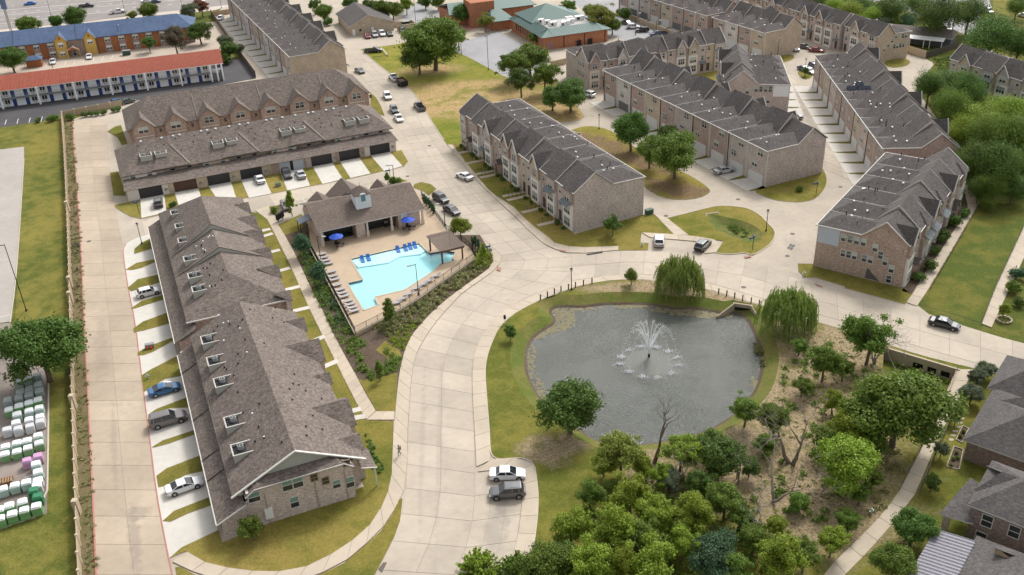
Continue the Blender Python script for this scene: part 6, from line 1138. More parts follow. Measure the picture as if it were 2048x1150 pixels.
# ================================================================ PALLETS IN THE YARD
def mcol(n, c): return MC.get(n) or plain(n, c, .45, var=.1, spec=.6)
BW = mcol('bag_white', (.74,.77,.77)); BG = mcol('bag_green', (.16,.34,.13)); BT = mcol('bag_dark_green', (.02,.17,.07)); BK = mcol('bag_grey_green', (.30,.35,.33)); BP = mcol('bag_pink', (.50,.28,.46)); BS = mcol('bag_silver', (.55,.55,.57)); BA = mcol('bag_aqua', (.38,.52,.46))
PW = plain('pallet_wood', (.30, .20, .11), .9)
def pallet(u, v, top, side, label, hgt=1.35, flat=False):
    p = G(u, v, 0); r = thing('bag_pallet', label, 'pallet of bags', (p.x, p.y, .05), R(22+rr.uniform(-3, 3)), 'wrapped pallets of bags in the yard'); s = .58
    for k in range(3): MB().box(-s, -s+k*.5, 0, s, -s+k*.5+.14, .13).build('pallet_board', PW, r)
    b = MB(); n = 6; L_ = []
    for i in range(n+1): z = .13+(hgt-.13)*i/n; e = s*(1.0+rr.uniform(-.03, .05))-(.12 if i == n else 0); L_.append([(-e+rr.uniform(-.03,.03), -e, z), (0, -e-.04, z+(.04 if i == n else 0)), (e, -e, z), (e+.04, 0, z), (e, e, z), (0, e+.04, z), (-e, e, z), (-e-.04, 0, z)])
    for i in range(n):
        for j in range(8): k = (j+1) % 8; b.face([L_[i][j], L_[i][k], L_[i+1][k], L_[i+1][j]], 0 if i < n-1 else 1)
    b.face(L_[n], 1); b.build('wrapped_bags', [side, top], r, smooth=False)
PL = [((41,770),(60,764),(78,757)),((45,789),(62,784),(80,775)),((20,806),(42,800),(62,795),(82,787)),((22,826),(42,818),(62,812),(80,806)),((38,835),(62,828),(82,822)),((36,852),(62,846),(84,840)),((18,866),(40,864),(64,859),(84,850)),((15,900),(38,893),(58,888),(80,878)),((14,915),(38,910),(60,903),(82,893)),((58,928),(80,919)),((76,935),(80,951)),((80,968),(78,978)),((10,985),(34,978),(57,972)),((72,990),(80,1002)),((50,1013),(24,1021),(4,1029)),((78,1022),(54,1030),(30,1038),(6,1047))]
CL = [((BK,BK,'grey green'),), ((BK,BK,'slate grey wrapped'),), ((BK,BK,'grey wrapped'),), ((BW,BG,'green with round white top'),), ((BW,BA,'white topped aqua'),), ((BW,BS,'white and silver'),), ((BS,BS,'silver white'),), ((BW,BA,'white topped pale green'),), ((BW,BG,'white topped green'),), ((BP,BP,'pink lilac wrapped'),), ((BW,BA,'pale cream green'),), ((BW,BS,'white capped'),), ((BW,BA,'white domed pale green'),), ((BT,BT,'dark green wrapped'),), ((BW,BG,'pale topped'),), ((BW,BG,'bright green with white top'),)]
ordn = ['first', 'second', 'third', 'fourth', 'fifth']
for ri, (row_, cc) in enumerate(zip(PL, CL)):
    for k, (u, v) in enumerate(row_[::-1]):
        t, s_, nme = cc[0]; pallet(u, v+6, t, s_, '%s bag pallet, %s from the grass edge, %s row down' % (nme, ordn[k], ['first','second','third','fourth','fifth','sixth','seventh','eighth','ninth','tenth','eleventh','twelfth','thirteenth','fourteenth','fifteenth','last'][ri]), 1.3 if ri < 13 else 1.5)
p = G(12, 967, 0); r = thing('wood_pallet_stack', 'stack of bare reddish wooden pallets in the middle of the yard', 'pallets', (p.x, p.y, .05), R(20))
for k in range(4):
    for j in range(6): MB().box(-.95+j*.33, -.6, .1+k*.16, -.78+j*.33, .6, .14+k*.16).build('board', PW, r)
    MB().box(-.95, -.6, .04+k*.16, .95, -.5, .1+k*.16).build('board', plain('pallet_red', (.25,.07,.045), .8), r); MB().box(-.95, .5, .04+k*.16, .95, .6, .1+k*.16).build('board', MC['pallet_red'], r)
r = thing('red_crate', 'faded red crate partly under the big yard tree', 'crate', (*G(45,752).xy, .05), R(25)); MB().box(-.7,-.6,0,.7,.6,.9).build('crate_body', plain('crate_red',(.33,.13,.11),.7), r)
for k in range(3): MB().box(-.74,-.64,.1+k*.28,.74,.64,.16+k*.28).build('slat', MC['crate_red'], r)
# ================================================================ FOUNTAIN
WF_ = bpy.data.materials.new('water_spray'); MC['water_spray'] = WF_; WF_.use_nodes = True; bs = WF_.node_tree.nodes['Principled BSDF']; bs.inputs['Base Color'].default_value = (.95,.96,.97,1); bs.inputs['Subsurface Weight'].default_value = .0; bs.inputs['Roughness'].default_value = .3
c0 = G(1298, 713, -1.0); r = thing('fountain', 'pond fountain throwing twelve thin jets in a ring', 'fountain', (c0.x, c0.y, -1.0)); MB().bar((0,0,-.2),(0,0,.5),.18,n=8).build('nozzle', DARK_M, r)
SPL = [(1237,729),(1244,714),(1259,701),(1282,694),(1311,695),(1336,704),(1354,716),(1359,731),(1342,747),(1315,756),(1284,754),(1257,744)]
rf = random.Random(2)
def drop(b, x, y, z, s): b.face([(x-s, y, z), (x, y-s, z), (x+s, y, z)]); b.face([(x-s, y, z), (x, y, z+s*1.6), (x+s, y, z)]); b.face([(x, y-s, z), (x, y, z+s*1.6), (x, y+s, z)])
for (u, v) in SPL:
    e = G(u, v, -1.0)-c0; b = MB(); apex = 5.6; n = 60
    for i in range(n):
        t = i/(n-1); x, y = e.x*t, e.y*t; z = .4+4*apex*t*(1-t)*(1-.1*t)
        dens = 1 if t < .35 else .55
        if t < .45: t2 = (i+1)/(n-1); b.bar((x, y, z), (e.x*t2, e.y*t2, .4+4*apex*t2*(1-t2)*(1-.1*t2)), .075*(1-1.6*t), n=3, cap=False)
        for _ in range(4):
            if rf.random() < dens*.8: j = .03+.13*t; drop(b, x+rf.gauss(0, j), y+rf.gauss(0, j), max(.02, z+rf.gauss(0, .08+.2*t)), rf.uniform(.02, .06))
    b.build('jet', WF_, r, kind='stuff'); b = MB()
    for _ in range(80): a = rf.uniform(0, 6.28); q = abs(rf.gauss(0, .30)); drop(b, e.x+q*1.5*math.cos(a), e.y+q*math.sin(a), rf.uniform(0, .2)*max(0, 1-q), rf.uniform(.05, .14))
    b.build('splash', WF_, r, kind='stuff')
# churned water around the fountain
m, nt_, bs = newmat('churned_water'); bs.inputs['Base Color'].default_value = (.085,.09,.07,1); bs.inputs['Roughness'].default_value = .4; n1 = noise(nt_, geovec(nt_), 3.5, 4, .7); bump(nt_, bs, n1, .06, .5)
out = nt_.nodes['Material Output']; tr = N(nt_, 'ShaderNodeBsdfTransparent'); ms = N(nt_, 'ShaderNodeMixShader'); tcn = N(nt_, 'ShaderNodeTexCoord'); ln = N(nt_, 'ShaderNodeVectorMath', operation='LENGTH'); mp = N(nt_, 'ShaderNodeMapping'); mp.inputs['Scale'].default_value = (1/7.5, 1/7.0, 1); nt_.links.new(tcn.outputs['Object'], mp.inputs[0]); nt_.links.new(mp.outputs[0], ln.inputs[0])
nt_.links.new(ramp(nt_, ln.outputs[1], .45, 1.0, .75, 0), ms.inputs[0]); nt_.links.new(tr.outputs[0], ms.inputs[1]); nt_.links.new(bs.outputs[0], ms.inputs[2]); nt_.links.new(ms.outputs[0], out.inputs[0])
o = MB().face([(8*math.cos(t*.314), 7.5*math.sin(t*.314), 0) for t in range(20)]).build('churned_water', m); o['kind'] = 'structure'; pz = G(1298, 724, -.99); o.location = (pz.x, pz.y, -.985)
# ================================================================ VEHICLES
TYRE = plain('tyre_rubber', (.018,.018,.018), .85); RIM = plain('wheel_rim', (.35,.35,.36), .35, .8); HEADL = plain('headlight', (.7,.72,.72), .2); TAILL = plain('taillight', (.28,.01,.01), .25)
PAINTS = {'white': (.72,.72,.72), 'black': (.012,.013,.016), 'grey': (.10,.10,.105), 'silver': (.42,.43,.45), 'blue': (.01,.10,.25), 'dark blue': (.02,.035,.085), 'red': (.22,.012,.015), 'bronze': (.14,.125,.12), 'bright blue': (.01,.16,.55), 'green grey': (.06,.075,.07)}
PM = {k: paint('car_paint_'+k.replace(' ', '_'), v) for k, v in PAINTS.items()}
VM = {}
def loft(b, secs, m=0):
    n = len(secs[0])
    for A_, B_ in zip(secs[:-1], secs[1:]):
        for i in range(n-1): b.face([A_[i], B_[i], B_[i+1], A_[i+1]], m)
    b.face(secs[0][::1], m); b.face(secs[-1][::-1], m)
def body_secs(st, W_):
    out = []
    for (x, zt, zb, w_) in st:
        w2 = W_/2*w_; out.append([(x, -w2*.80, zb), (x, -w2*.97, zb+.06), (x, -w2, zb+.28), (x, -w2*.985, min(zt-.12, .66)), (x, -w2*.93, zt-.04), (x, -w2*.78, zt), (x, w2*.78, zt), (x, w2*.93, zt-.04), (x, w2*.985, min(zt-.12, .66)), (x, w2, zb+.28), (x, w2*.97, zb+.06), (x, w2*.80, zb), (x, -w2*.80, zb)])
    return out
def vehicle_parts(kind):
    if kind in VM: return VM[kind]
    D_ = {'sedan': (4.8, 1.85, 1.45), 'coupe': (4.8, 1.9, 1.36), 'hatch': (4.2, 1.8, 1.5), 'suv': (4.65, 1.9, 1.7), 'bigsuv': (5.3, 2.05, 1.92), 'pickup': (5.8, 2.0, 1.85)}[kind]; L_, W_, H_ = D_; h = L_/2
    hood = {'sedan': .92, 'coupe': .88, 'hatch': .95, 'suv': 1.05, 'bigsuv': 1.15, 'pickup': 1.15}[kind]; belt = hood+.04; tail = {'sedan': 1.0, 'coupe': .98, 'hatch': 1.0, 'suv': 1.1, 'bigsuv': 1.2, 'pickup': 1.1}[kind]
    zb = .22 if kind in ('sedan', 'coupe', 'hatch') else .32
    st = [(-h, tail*.62, zb+.2, .78), (-h+.06, tail*.9, zb+.1, .9), (-h+.35, tail, zb, .985), (-h*.35, belt, zb-.02, 1), (h*.25, belt, zb-.02, 1), (h*.45, hood, zb, .99), (h-.55, hood-.10, zb, .96), (h-.12, hood-.24, zb+.06, .88), (h, hood-.38, zb+.16, .76)]
    b = MB(); bed = None
    if kind == 'pickup':
        st = [(-h*.08, belt, zb, 1), (h*.3, belt, zb, 1), (h*.48, hood, zb, .99), (h-.45, hood-.06, zb, .97), (h-.08, hood-.2, zb+.05, .9), (h, hood-.38, zb+.14, .82)]
        loft(b, body_secs(st, W_)); w2 = W_/2; b.box(-h, -w2, zb, -h*.08, -w2+.12, tail); b.box(-h, w2-.12, zb, -h*.08, w2, tail); b.box(-h, -w2+.12, zb+.1, -h+.08, w2-.12, tail); bed = MB().box(-h+.08, -w2+.12, zb+.1, -h*.08, w2-.12, .62).mesh('bed', DARK_M)
    else: loft(b, body_secs(st, W_))
    body = ('body', b)
    # greenhouse
    g = {'sedan': (-.62, -.40, .12, .48), 'coupe': (-.66, -.34, .08, .50), 'hatch': (-.86, -.66, .18, .50), 'suv': (-.90, -.74, .14, .46), 'bigsuv': (-.93, -.84, .12, .42), 'pickup': (-.06, .0, .28, .52)}[kind]
    x0, x1, x2, x3 = [q*h for q in g]; z0 = belt-.03; z1 = H_-.06; wa = W_/2*.92; wb = W_/2*.72; zr0 = tail-.02 if kind != 'pickup' else belt
    gl = MB(); P = [(x0, -wa*.93, zr0), (x3, -wa*.93, z0), (x3, wa*.93, z0), (x0, wa*.93, zr0), (x1, -wb, z1), (x2, -wb, z1), (x2, wb, z1), (x1, wb, z1)]; mid = [(0.05*h, -wa, z0), (.05*h, wa, z0)]
    for q in ((0, 1, 5, 4), (1, 2, 6, 5), (2, 3, 7, 6), (3, 0, 4, 7)): gl.face([P[k] for k in q])
    ro = MB(); t = .05; xm = (x1+x2)/2; ro.face([(x1-.05, -wb-.02, z1), (x2+.05, -wb-.02, z1), (x2-.1, -wb*.7, z1+t), (xm, -wb*.7, z1+t+.02), (x1+.1, -wb*.7, z1+t)]); ro.face([(x1+.1, wb*.7, z1+t), (xm, wb*.7, z1+t+.02), (x2-.1, wb*.7, z1+t), (x2+.05, wb+.02, z1), (x1-.05, wb+.02, z1)]); ro.face([(x1+.1, -wb*.7, z1+t), (xm, -wb*.7, z1+t+.02), (xm, wb*.7, z1+t+.02), (x1+.1, wb*.7, z1+t)]); ro.face([(xm, -wb*.7, z1+t+.02), (x2-.1, -wb*.7, z1+t), (x2-.1, wb*.7, z1+t), (xm, wb*.7, z1+t+.02)])
    ro.face([(x1-.05, -wb-.02, z1), (x1+.1, -wb*.7, z1+t), (x1+.1, wb*.7, z1+t), (x1-.05, wb+.02, z1)]); ro.face([(x2+.05, -wb-.02, z1), (x2+.05, wb+.02, z1), (x2-.1, wb*.7, z1+t), (x2-.1, -wb*.7, z1+t)])
    for s in (-1, 1):
        for (a, c) in (((x0, s*wa*.93, zr0), (x1, s*wb, z1)), ((x3, s*wa*.93, z0), (x2, s*wb, z1))): ro.plate(a, c, .09, .05, up=(0, s, .4))
        ro.plate((xm+.15, s*wa*.95, z0), (xm+.1, s*(wb+.01), z1), .1, .04, up=(0, s, .3)); ro.plate((x1, s*(wb+.01), z1), (x2, s*(wb+.01), z1), .08, .05)
        if kind in ('suv', 'bigsuv', 'hatch'): xq = x1+.35; ro.plate((xq-.1, s*wa*.95, z0), (xq, s*(wb+.01), z1), .16, .04, up=(0, s, .3))
    wr = .34 if kind in ('sedan', 'coupe', 'hatch') else .39; ty = MB().bar((0, -.12, 0), (0, .12, 0), wr, n=16).mesh('wheel', TYRE); rm = MB().bar((0, -.135, 0), (0, .135, 0), wr*.62, n=10).mesh('rim', RIM)
    arch = MB()
    for xx in (-h*.6, h*.62):
        for s in (-1, 1): arch.bar((xx, s*(W_/2-.18), wr), (xx, s*(W_/2+.004), wr), wr*1.16, n=14)
    hl = MB().box(h-.22, -.2, hood-.44, h-.04, .2, hood-.30).mesh('headlight', HEADL); tl = MB().box(-h-.0, -.17, tail*.66, -h+.2, .17, tail*.66+.16).mesh('taillight', TAILL)
    VM[kind] = dict(body=body, glass=gl.mesh('windows', CARGLASS), roof=ro, ty=ty, rm=rm, arch=arch.mesh('wheel_arches', TYRE), hl=hl, tl=tl, L=L_, W=W_, wr=wr, h=h, bed=bed, cache={}); return VM[kind]
def vehicle(kind, col, a, c, label, cat=None, z=.05, s=None, group=None):
    """a and c are the ground points (survey px) of the rear and the front"""
    V = vehicle_parts(kind); A_ = G(*a, z+.5); B_ = G(*c, z+.5); m_ = (A_+B_)/2; az = math.atan2(B_.y-A_.y, B_.x-A_.x)
    r = thing({'pickup': 'pickup_truck'}.get(kind, 'parked_car'), label, cat or {'pickup': 'pickup truck', 'suv': 'car', 'bigsuv': 'car'}.get(kind, 'car'), (m_.x, m_.y, z), az, group or 'cars and trucks')
    if col not in V['cache']: V['cache'][col] = (V['body'][1].mesh('body', PM[col], smooth=False), V['roof'].mesh('roof', PM[col]))
    bd, rf_ = V['cache'][col]; inst('body', bd, r); inst('roof', rf_, r); inst('windows', V['glass'], r); inst('wheel_arches', V['arch'], r)['kind'] = 'stuff'
    if V['bed']: inst('bed', V['bed'], r)
    for xx in (-V['h']*.6, V['h']*.62):
        for sgn in (-1, 1): w_ = inst('wheel', V['ty'], r, (xx, sgn*(V['W']/2-.1), V['wr'])); inst('rim', V['rm'], w_)
    for sgn in (-1, 1): inst('headlight', V['hl'], r, (0, sgn*V['W']*.33, 0)); inst('taillight', V['tl'], r, (0, sgn*V['W']*.36, 0))
    return r
vehicle('sedan','white',(979,949),(1051,947),'white sedan at the top of the lower parking bay'); vehicle('suv','grey',(1051,982),(979,987),'dark grey hatchback SUV below the white sedan in the lower parking bay')
vehicle('coupe','white',(329,985),(407,958),'white two door coupe on the lowest occupied garage drive',z=.1); vehicle('bigsuv','bronze',(297,851),(375,829),'large grey brown SUV on a garage drive',z=.1); vehicle('coupe','blue',(295,788),(362,769),'glossy blue fastback beside the widest grass islet',z=.1); vehicle('hatch','white',(271,591),(322,578),'white hatchback nosed to the garages of the upper drives',z=.1)
vehicle('sedan','black',(1859,640),(1919,655),'black sedan driving on the road at the right'); vehicle('sedan','white',(942,358),(916,347),'white sedan driving up the street in front of the centre row'); vehicle('suv','black',(870,391),(893,404),'upper one of two black cars parked by the clubhouse'); vehicle('sedan','black',(891,413),(916,428),'lower one of two black cars parked by the clubhouse')
vehicle('suv','white',(1318,493),(1318,471),'white SUV parked in the bay below the culvert walk'); vehicle('suv','green grey',(1397,499),(1414,483),'slate SUV with white roof parked at the right of the small bay'); vehicle('sedan','silver',(1431,344),(1465,337),'silver sedan on the first garage drive of the long ditch row',z=.1)
vehicle('suv','grey',(317,416),(316,396),'grey SUV in the leftmost garage drive',z=.16); vehicle('sedan','white',(525,368),(513,349),'white sedan nosed to the fourth garage',z=.16); vehicle('suv','black',(569,341),(578,357),'black SUV in front of the open garage',z=.16); vehicle('sedan','silver',(606,357),(596,340),'silver sedan in front of the open garage',z=.16); vehicle('sedan','bronze',(567,401),(576,419),'dark car hidden behind the young tree left of the clubhouse')
vehicle('sedan','grey',(712,137),(727,146),'dark grey sedan alone near the top of the north street'); vehicle('suv','white',(771,186),(779,200),'white SUV third from the top on the north street'); vehicle('suv','green grey',(784,213),(793,227),'teal grey SUV right behind a white sedan on the north street'); vehicle('sedan','white',(793,229),(802,244),'white sedan at the head of the north street queue'); vehicle('pickup','grey',(846,221),(832,207),'grey pickup heading up the right side of the north street')
vehicle('pickup','white',(796,164),(780,149),'white pickup towing a dump trailer'); vehicle('pickup','black',(730,102),(764,101),'black pickup parked across the field corner')
A_ = G(812,174,.5); B_ = G(796,162,.5); r = thing('dump_trailer', 'black high sided trailer full of brown debris behind the white pickup', 'trailer', ((A_+B_)/2).xy.to_3d()+Vector((0,0,.05)), math.atan2(B_.y-A_.y, B_.x-A_.x)); MB().box(-2.4,-1.05,.6,2.0,-.95,1.9).box(-2.4,.95,.6,2.0,1.05,1.9).box(-2.4,-.95,.6,-2.3,.95,1.9).box(1.9,-.95,.6,2.0,.95,1.9).box(-2.4,-1,.5,2,1,.62).build('trailer_box', DARK_M, r); MB().box(-2.25,-.9,.65,1.85,.9,1.55).build('debris', plain('debris_brown',(.13,.07,.045),.9,var=.4), r); MB().bar((2,0,.6),(3.3,0,.55),.08).build('drawbar', DARK_M, r)
for xx in (-.9, 0): 
    for s in (-1,1): MB().bar((xx,s*1.05,.38),(xx,s*1.28,.38),.38,n=12).build('wheel', TYRE, r)
for (kk, cc, a, c, l) in (('sedan','red',(731,67),(738,77),'red car at the left of the office parking'),('suv','silver',(746,65),(753,75),'silver SUV second in the office parking'),('suv','white',(760,63),(768,73),'white SUV third in the office parking'),('sedan','black',(775,63),(783,72),'black sedan fourth in the office parking'),('suv','black',(802,57),(810,67),'black SUV apart at the right of the office parking'),
  ('sedan','bright blue',(72,6),(48,8),'bright blue car on the highway at the far left'),('pickup','black',(160,13),(187,11),'black pickup on the highway'),('pickup','white',(220,26),(250,22),'white pickup on the highway nearest the blue motel'),('sedan','white',(285,3),(303,1),'white car on the highway ahead of a blue one'),('sedan','dark blue',(298,5),(321,2),'dark blue car on the highway'),('suv','white',(386,5),(411,2),'white SUV on the highway near the dark roofed row'),('hatch','white',(445,33),(437,40),'small white car at the top of the alley by the row'),
  ('sedan','white',(106,116),(105,131),'white sedan in the motel lot facing the entrance'),('sedan','white',(178,107),(178,120),'white car by the yellow gabled bay'),('sedan','blue',(224,206),(241,203),'blue car behind the hedge wall of the motel drive'),('sedan','green grey',(246,205),(262,201),'grey car beside the blue one behind the wall'),
  ('sedan','grey',(1246,44),(1262,48),'grey car half behind the tree in the rear lot'),('suv','white',(1256,54),(1277,54),'white SUV in the rear lot'),('suv','black',(1295,60),(1274,61),'black SUV in the rear lot'),('pickup','dark blue',(1332,67),(1300,70),'dark pickup with flat bed in the rear lot'),('suv','white',(1184,191),(1168,187),'white SUV at the alley beside the tree line'),('suv','black',(1455,86),(1471,92),'dark SUV in the open garage under the pale unit'),
  ('sedan','grey',(1596,91),(1620,95),'dark sedan parked under the far gabled row'),('sedan','red',(1622,99),(1645,101),'red car parked in the curved street'),('suv','white',(1584,95),(1592,99),'white car at the corner of the tall tan end wall'),('sedan','dark blue',(1601,135),(1615,141),'dark blue car left of the parking island tree'),('sedan','white',(1612,139),(1626,145),'white car behind the parking island tree'),('suv','dark blue',(1622,130),(1636,137),'blue SUV furthest back of the island cars'),('suv','silver',(1578,236),(1598,234),'silver car half hidden behind the long ditch row'),
  ('suv','dark blue',(1970,18),(1985,27),'dark blue SUV in the far upper right drive'),('sedan','white',(2042,30),(2060,33),'white car cut by the right border in the far drive'),('sedan','black',(1886,54),(1901,60),'dark car behind the low slate house')): vehicle(kk, cc, a, c, l)
# ================================================================ THE WALKER
def walker():
    p = G(799, 911, .16); r = thing('person', 'person in grey clothes walking on the pavement with a dark backpack', 'person', (p.x, p.y, .16), R(100))
    V_ = [(0,0,.95),(0,0,1.2),(0,0,1.42),(0,.02,1.53),(.01,.03,1.66),(-.09,0,.9),(-.1,.16,.5),(-.1,.10,.08),(-.1,.22,.04),(.09,0,.9),(.1,-.06,.5),(.1,-.24,.1),(.1,-.14,.04),(-.2,0,1.42),(-.25,-.06,1.15),(-.23,.12,.95),(.2,0,1.42),(.26,.06,1.15),(.23,.24,1.0)]
    Ed = [(0,1),(1,2),(2,3),(3,4),(0,5),(5,6),(6,7),(7,8),(0,9),(9,10),(10,11),(11,12),(2,13),(13,14),(14,15),(2,16),(16,17),(17,18)]
    rad = [.14,.14,.15,.06,.11,.1,.07,.05,.045,.1,.07,.05,.045,.07,.05,.04,.07,.05,.04]
    me = bpy.data.meshes.new('body'); me.from_pydata(V_, Ed, []); o = bpy.data.objects.new('body', me); link(o, r); me.materials.append(plain('clothes_grey', (.17,.18,.20), .9))
    md = o.modifiers.new('skin', 'SKIN'); 
    for i, q in enumerate(me.skin_vertices[0].data): q.radius = (rad[i], rad[i]*.85)
    me.skin_vertices[0].data[0].use_root = True; o.modifiers.new('sub', 'SUBSURF').levels = 1; o.modifiers['sub'].render_levels = 2
    MB().box(-.15,-.30,1.05,.15,-.12,1.48).build('backpack', DARK_M, r); MB().bar((0,.02,1.68),(0,.0,1.79),.115,n=8,r2=.06).build('hair', plain('hair_dark',(.02,.015,.012),.8), r)
walker()
# ================================================================ VEGETATION
LEAF = {'dark': leafmat('leaves_dark_green', (0.058,0.113,0.020), (0.092,0.164,0.029), (0.164,0.245,0.044)), 'mid': leafmat('leaves_mid_green', (0.083,0.149,0.023), (0.139,0.220,0.031), (0.233,0.308,0.049)), 'bright': leafmat('leaves_bright_green', (0.134,0.212,0.018), (0.225,0.315,0.030), (0.360,0.425,0.055)),
 'yellow': leafmat('leaves_yellow_green', (0.155,0.200,0.031), (0.248,0.293,0.046), (0.371,0.402,0.093)), 'grey': leafmat('leaves_grey_green', (0.093,0.123,0.069), (0.147,0.186,0.101), (0.232,0.263,0.155)), 'blue': leafmat('leaves_blue_green', (0.044,0.096,0.046), (0.069,0.136,0.062), (0.115,0.193,0.093)), 'brown': leafmat('leaves_brownish', (0.093,0.093,0.054), (0.139,0.123,0.069), (0.216,0.170,0.109)), 'willow': leafmat('leaves_willow', (0.138,0.214,0.041), (0.223,0.306,0.065), (0.371,0.445,0.131)), 'olive': leafmat('leaves_olive_grass', (0.170,0.193,0.069), (0.263,0.263,0.109), (0.371,0.340,0.155)), 'rust': leafmat('leaves_rust', (0.139,0.046,0.031), (0.216,0.077,0.046), (0.248,0.123,0.062))}
BARK = plain('bark_grey_brown', (.13, .10, .075), .95, var=.2); BARKD = plain('bark_dead_grey', (.27, .23, .20), .95, var=.2)
def leaf_cloud(P, Nn, size, rg, elong=1.5):
    """one quad per point, facing roughly along the given normals"""
    n = len(P); Nn = Nn+rg.normal(0, .8, (n, 3)); Nn /= np.linalg.norm(Nn, axis=1, keepdims=True)+1e-9
    a = np.cross(Nn, rg.normal(0, 1, (n, 3))); a /= np.linalg.norm(a, axis=1, keepdims=True)+1e-9; b = np.cross(Nn, a); s = size*rg.uniform(.6, 1.35, (n, 1))
    a = a*s*elong*.5; b = b*s*.5; V_ = np.empty((n, 4, 3)); V_[:, 0] = P-a; V_[:, 1] = P+b; V_[:, 2] = P+a; V_[:, 3] = P-b; return V_.reshape(-1, 3)
def quads_mesh(name, V_, mat):
    n = len(V_)//4; me = bpy.data.meshes.new(name); me.vertices.add(len(V_)); me.vertices.foreach_set('co', V_.astype(np.float32).ravel()); me.loops.add(4*n); me.polygons.add(n)
    me.loops.foreach_set('vertex_index', np.arange(4*n, dtype=np.int32)); me.polygons.foreach_set('loop_start', np.arange(0, 4*n, 4, dtype=np.int32)); me.polygons.foreach_set('loop_total', np.full(n, 4, dtype=np.int32)); me.materials.append(mat); me.update(calc_edges=True); return me
def blobs_crown(rg, W_, H_, z0, nb, n, size, br=.24, shape='round', jit=.6):
    """crown of width W_, height H_ starting at z0: leaf clumps set through an uneven volume"""
    C_ = []; R_ = []; ph = rg.uniform(0, 6.28, 6)
    for i in range(nb):
        d = rg.normal(0, 1, 3); d /= np.linalg.norm(d); az_ = math.atan2(d[1], d[0]); q = rg.uniform(.25, 1)**.5*(.80+.17*math.sin(2*az_+ph[0])+.13*math.sin(3*az_+ph[1])+.15*math.sin(5*az_+ph[2])*(1-abs(d[2]))+.12*math.sin(4*d[2]+ph[3]+az_)); p = d*min(q, 1.12)
        if shape == 'cone': t = (p[2]+1)/2; p[:2] *= (1.12-t)*1.05
        elif shape == 'dome': p[2] = abs(p[2])*1.5-.6
        C_.append([p[0]*W_*.5*(1-br*.5), p[1]*W_*.5*(1-br*.5), z0+H_*.5+p[2]*H_*.5*(1-br*.5)]); R_.append(W_*br*rg.uniform(.32, 1.0)*(.75 if shape == 'cone' else 1))
    C_ = np.array(C_); R_ = np.array(R_); pick = rg.choice(nb, n, p=R_**2/np.sum(R_**2)); d = rg.normal(0, 1, (n, 3)); d /= np.linalg.norm(d, axis=1, keepdims=True); d[:, 2] = np.where(rg.random(n) < .62, np.abs(d[:, 2]), d[:, 2])
    rad = rg.uniform(.25, 1.0, n)**.5*(1+rg.exponential(.09, n)); lump = 1+.28*np.sin(d[:, 0]*5+pick)*np.sin(d[:, 1]*6+pick*2.3)+.16*np.sin(d[:, 2]*11+pick)
    P = C_[pick]+d*(R_[pick]*rad*lump)[:, None]*np.array([1, 1, .85]); P += rg.normal(0, size*jit, P.shape)
    return leaf_cloud(P, d+np.array([0, 0, .5]), size, rg), C_, R_
def limbs(b, rg, base, tips, z_top, r0, mat=0):
    trunk_top = Vector((rg.normal(0, .15), rg.normal(0, .15), z_top*.55)); mid = Vector((rg.normal(0, .1), rg.normal(0, .1), z_top*.28))
    b.bar((0, 0, -.3), mid, r0*1.15, n=7, r2=r0*.85); b.bar(mid, trunk_top, r0*.85, n=7, r2=r0*.6)
    for t in tips:
        t = Vector(t); s = mid.lerp(trunk_top, rg.uniform(.2, 1)); k = s.lerp(t, .5)+Vector((rg.normal(0, .2), rg.normal(0, .2), rg.uniform(-.1, .5))); b.bar(s, k, r0*.38, n=5, r2=r0*.22); b.bar(k, t, r0*.22, n=4, r2=r0*.06)
TP = {}
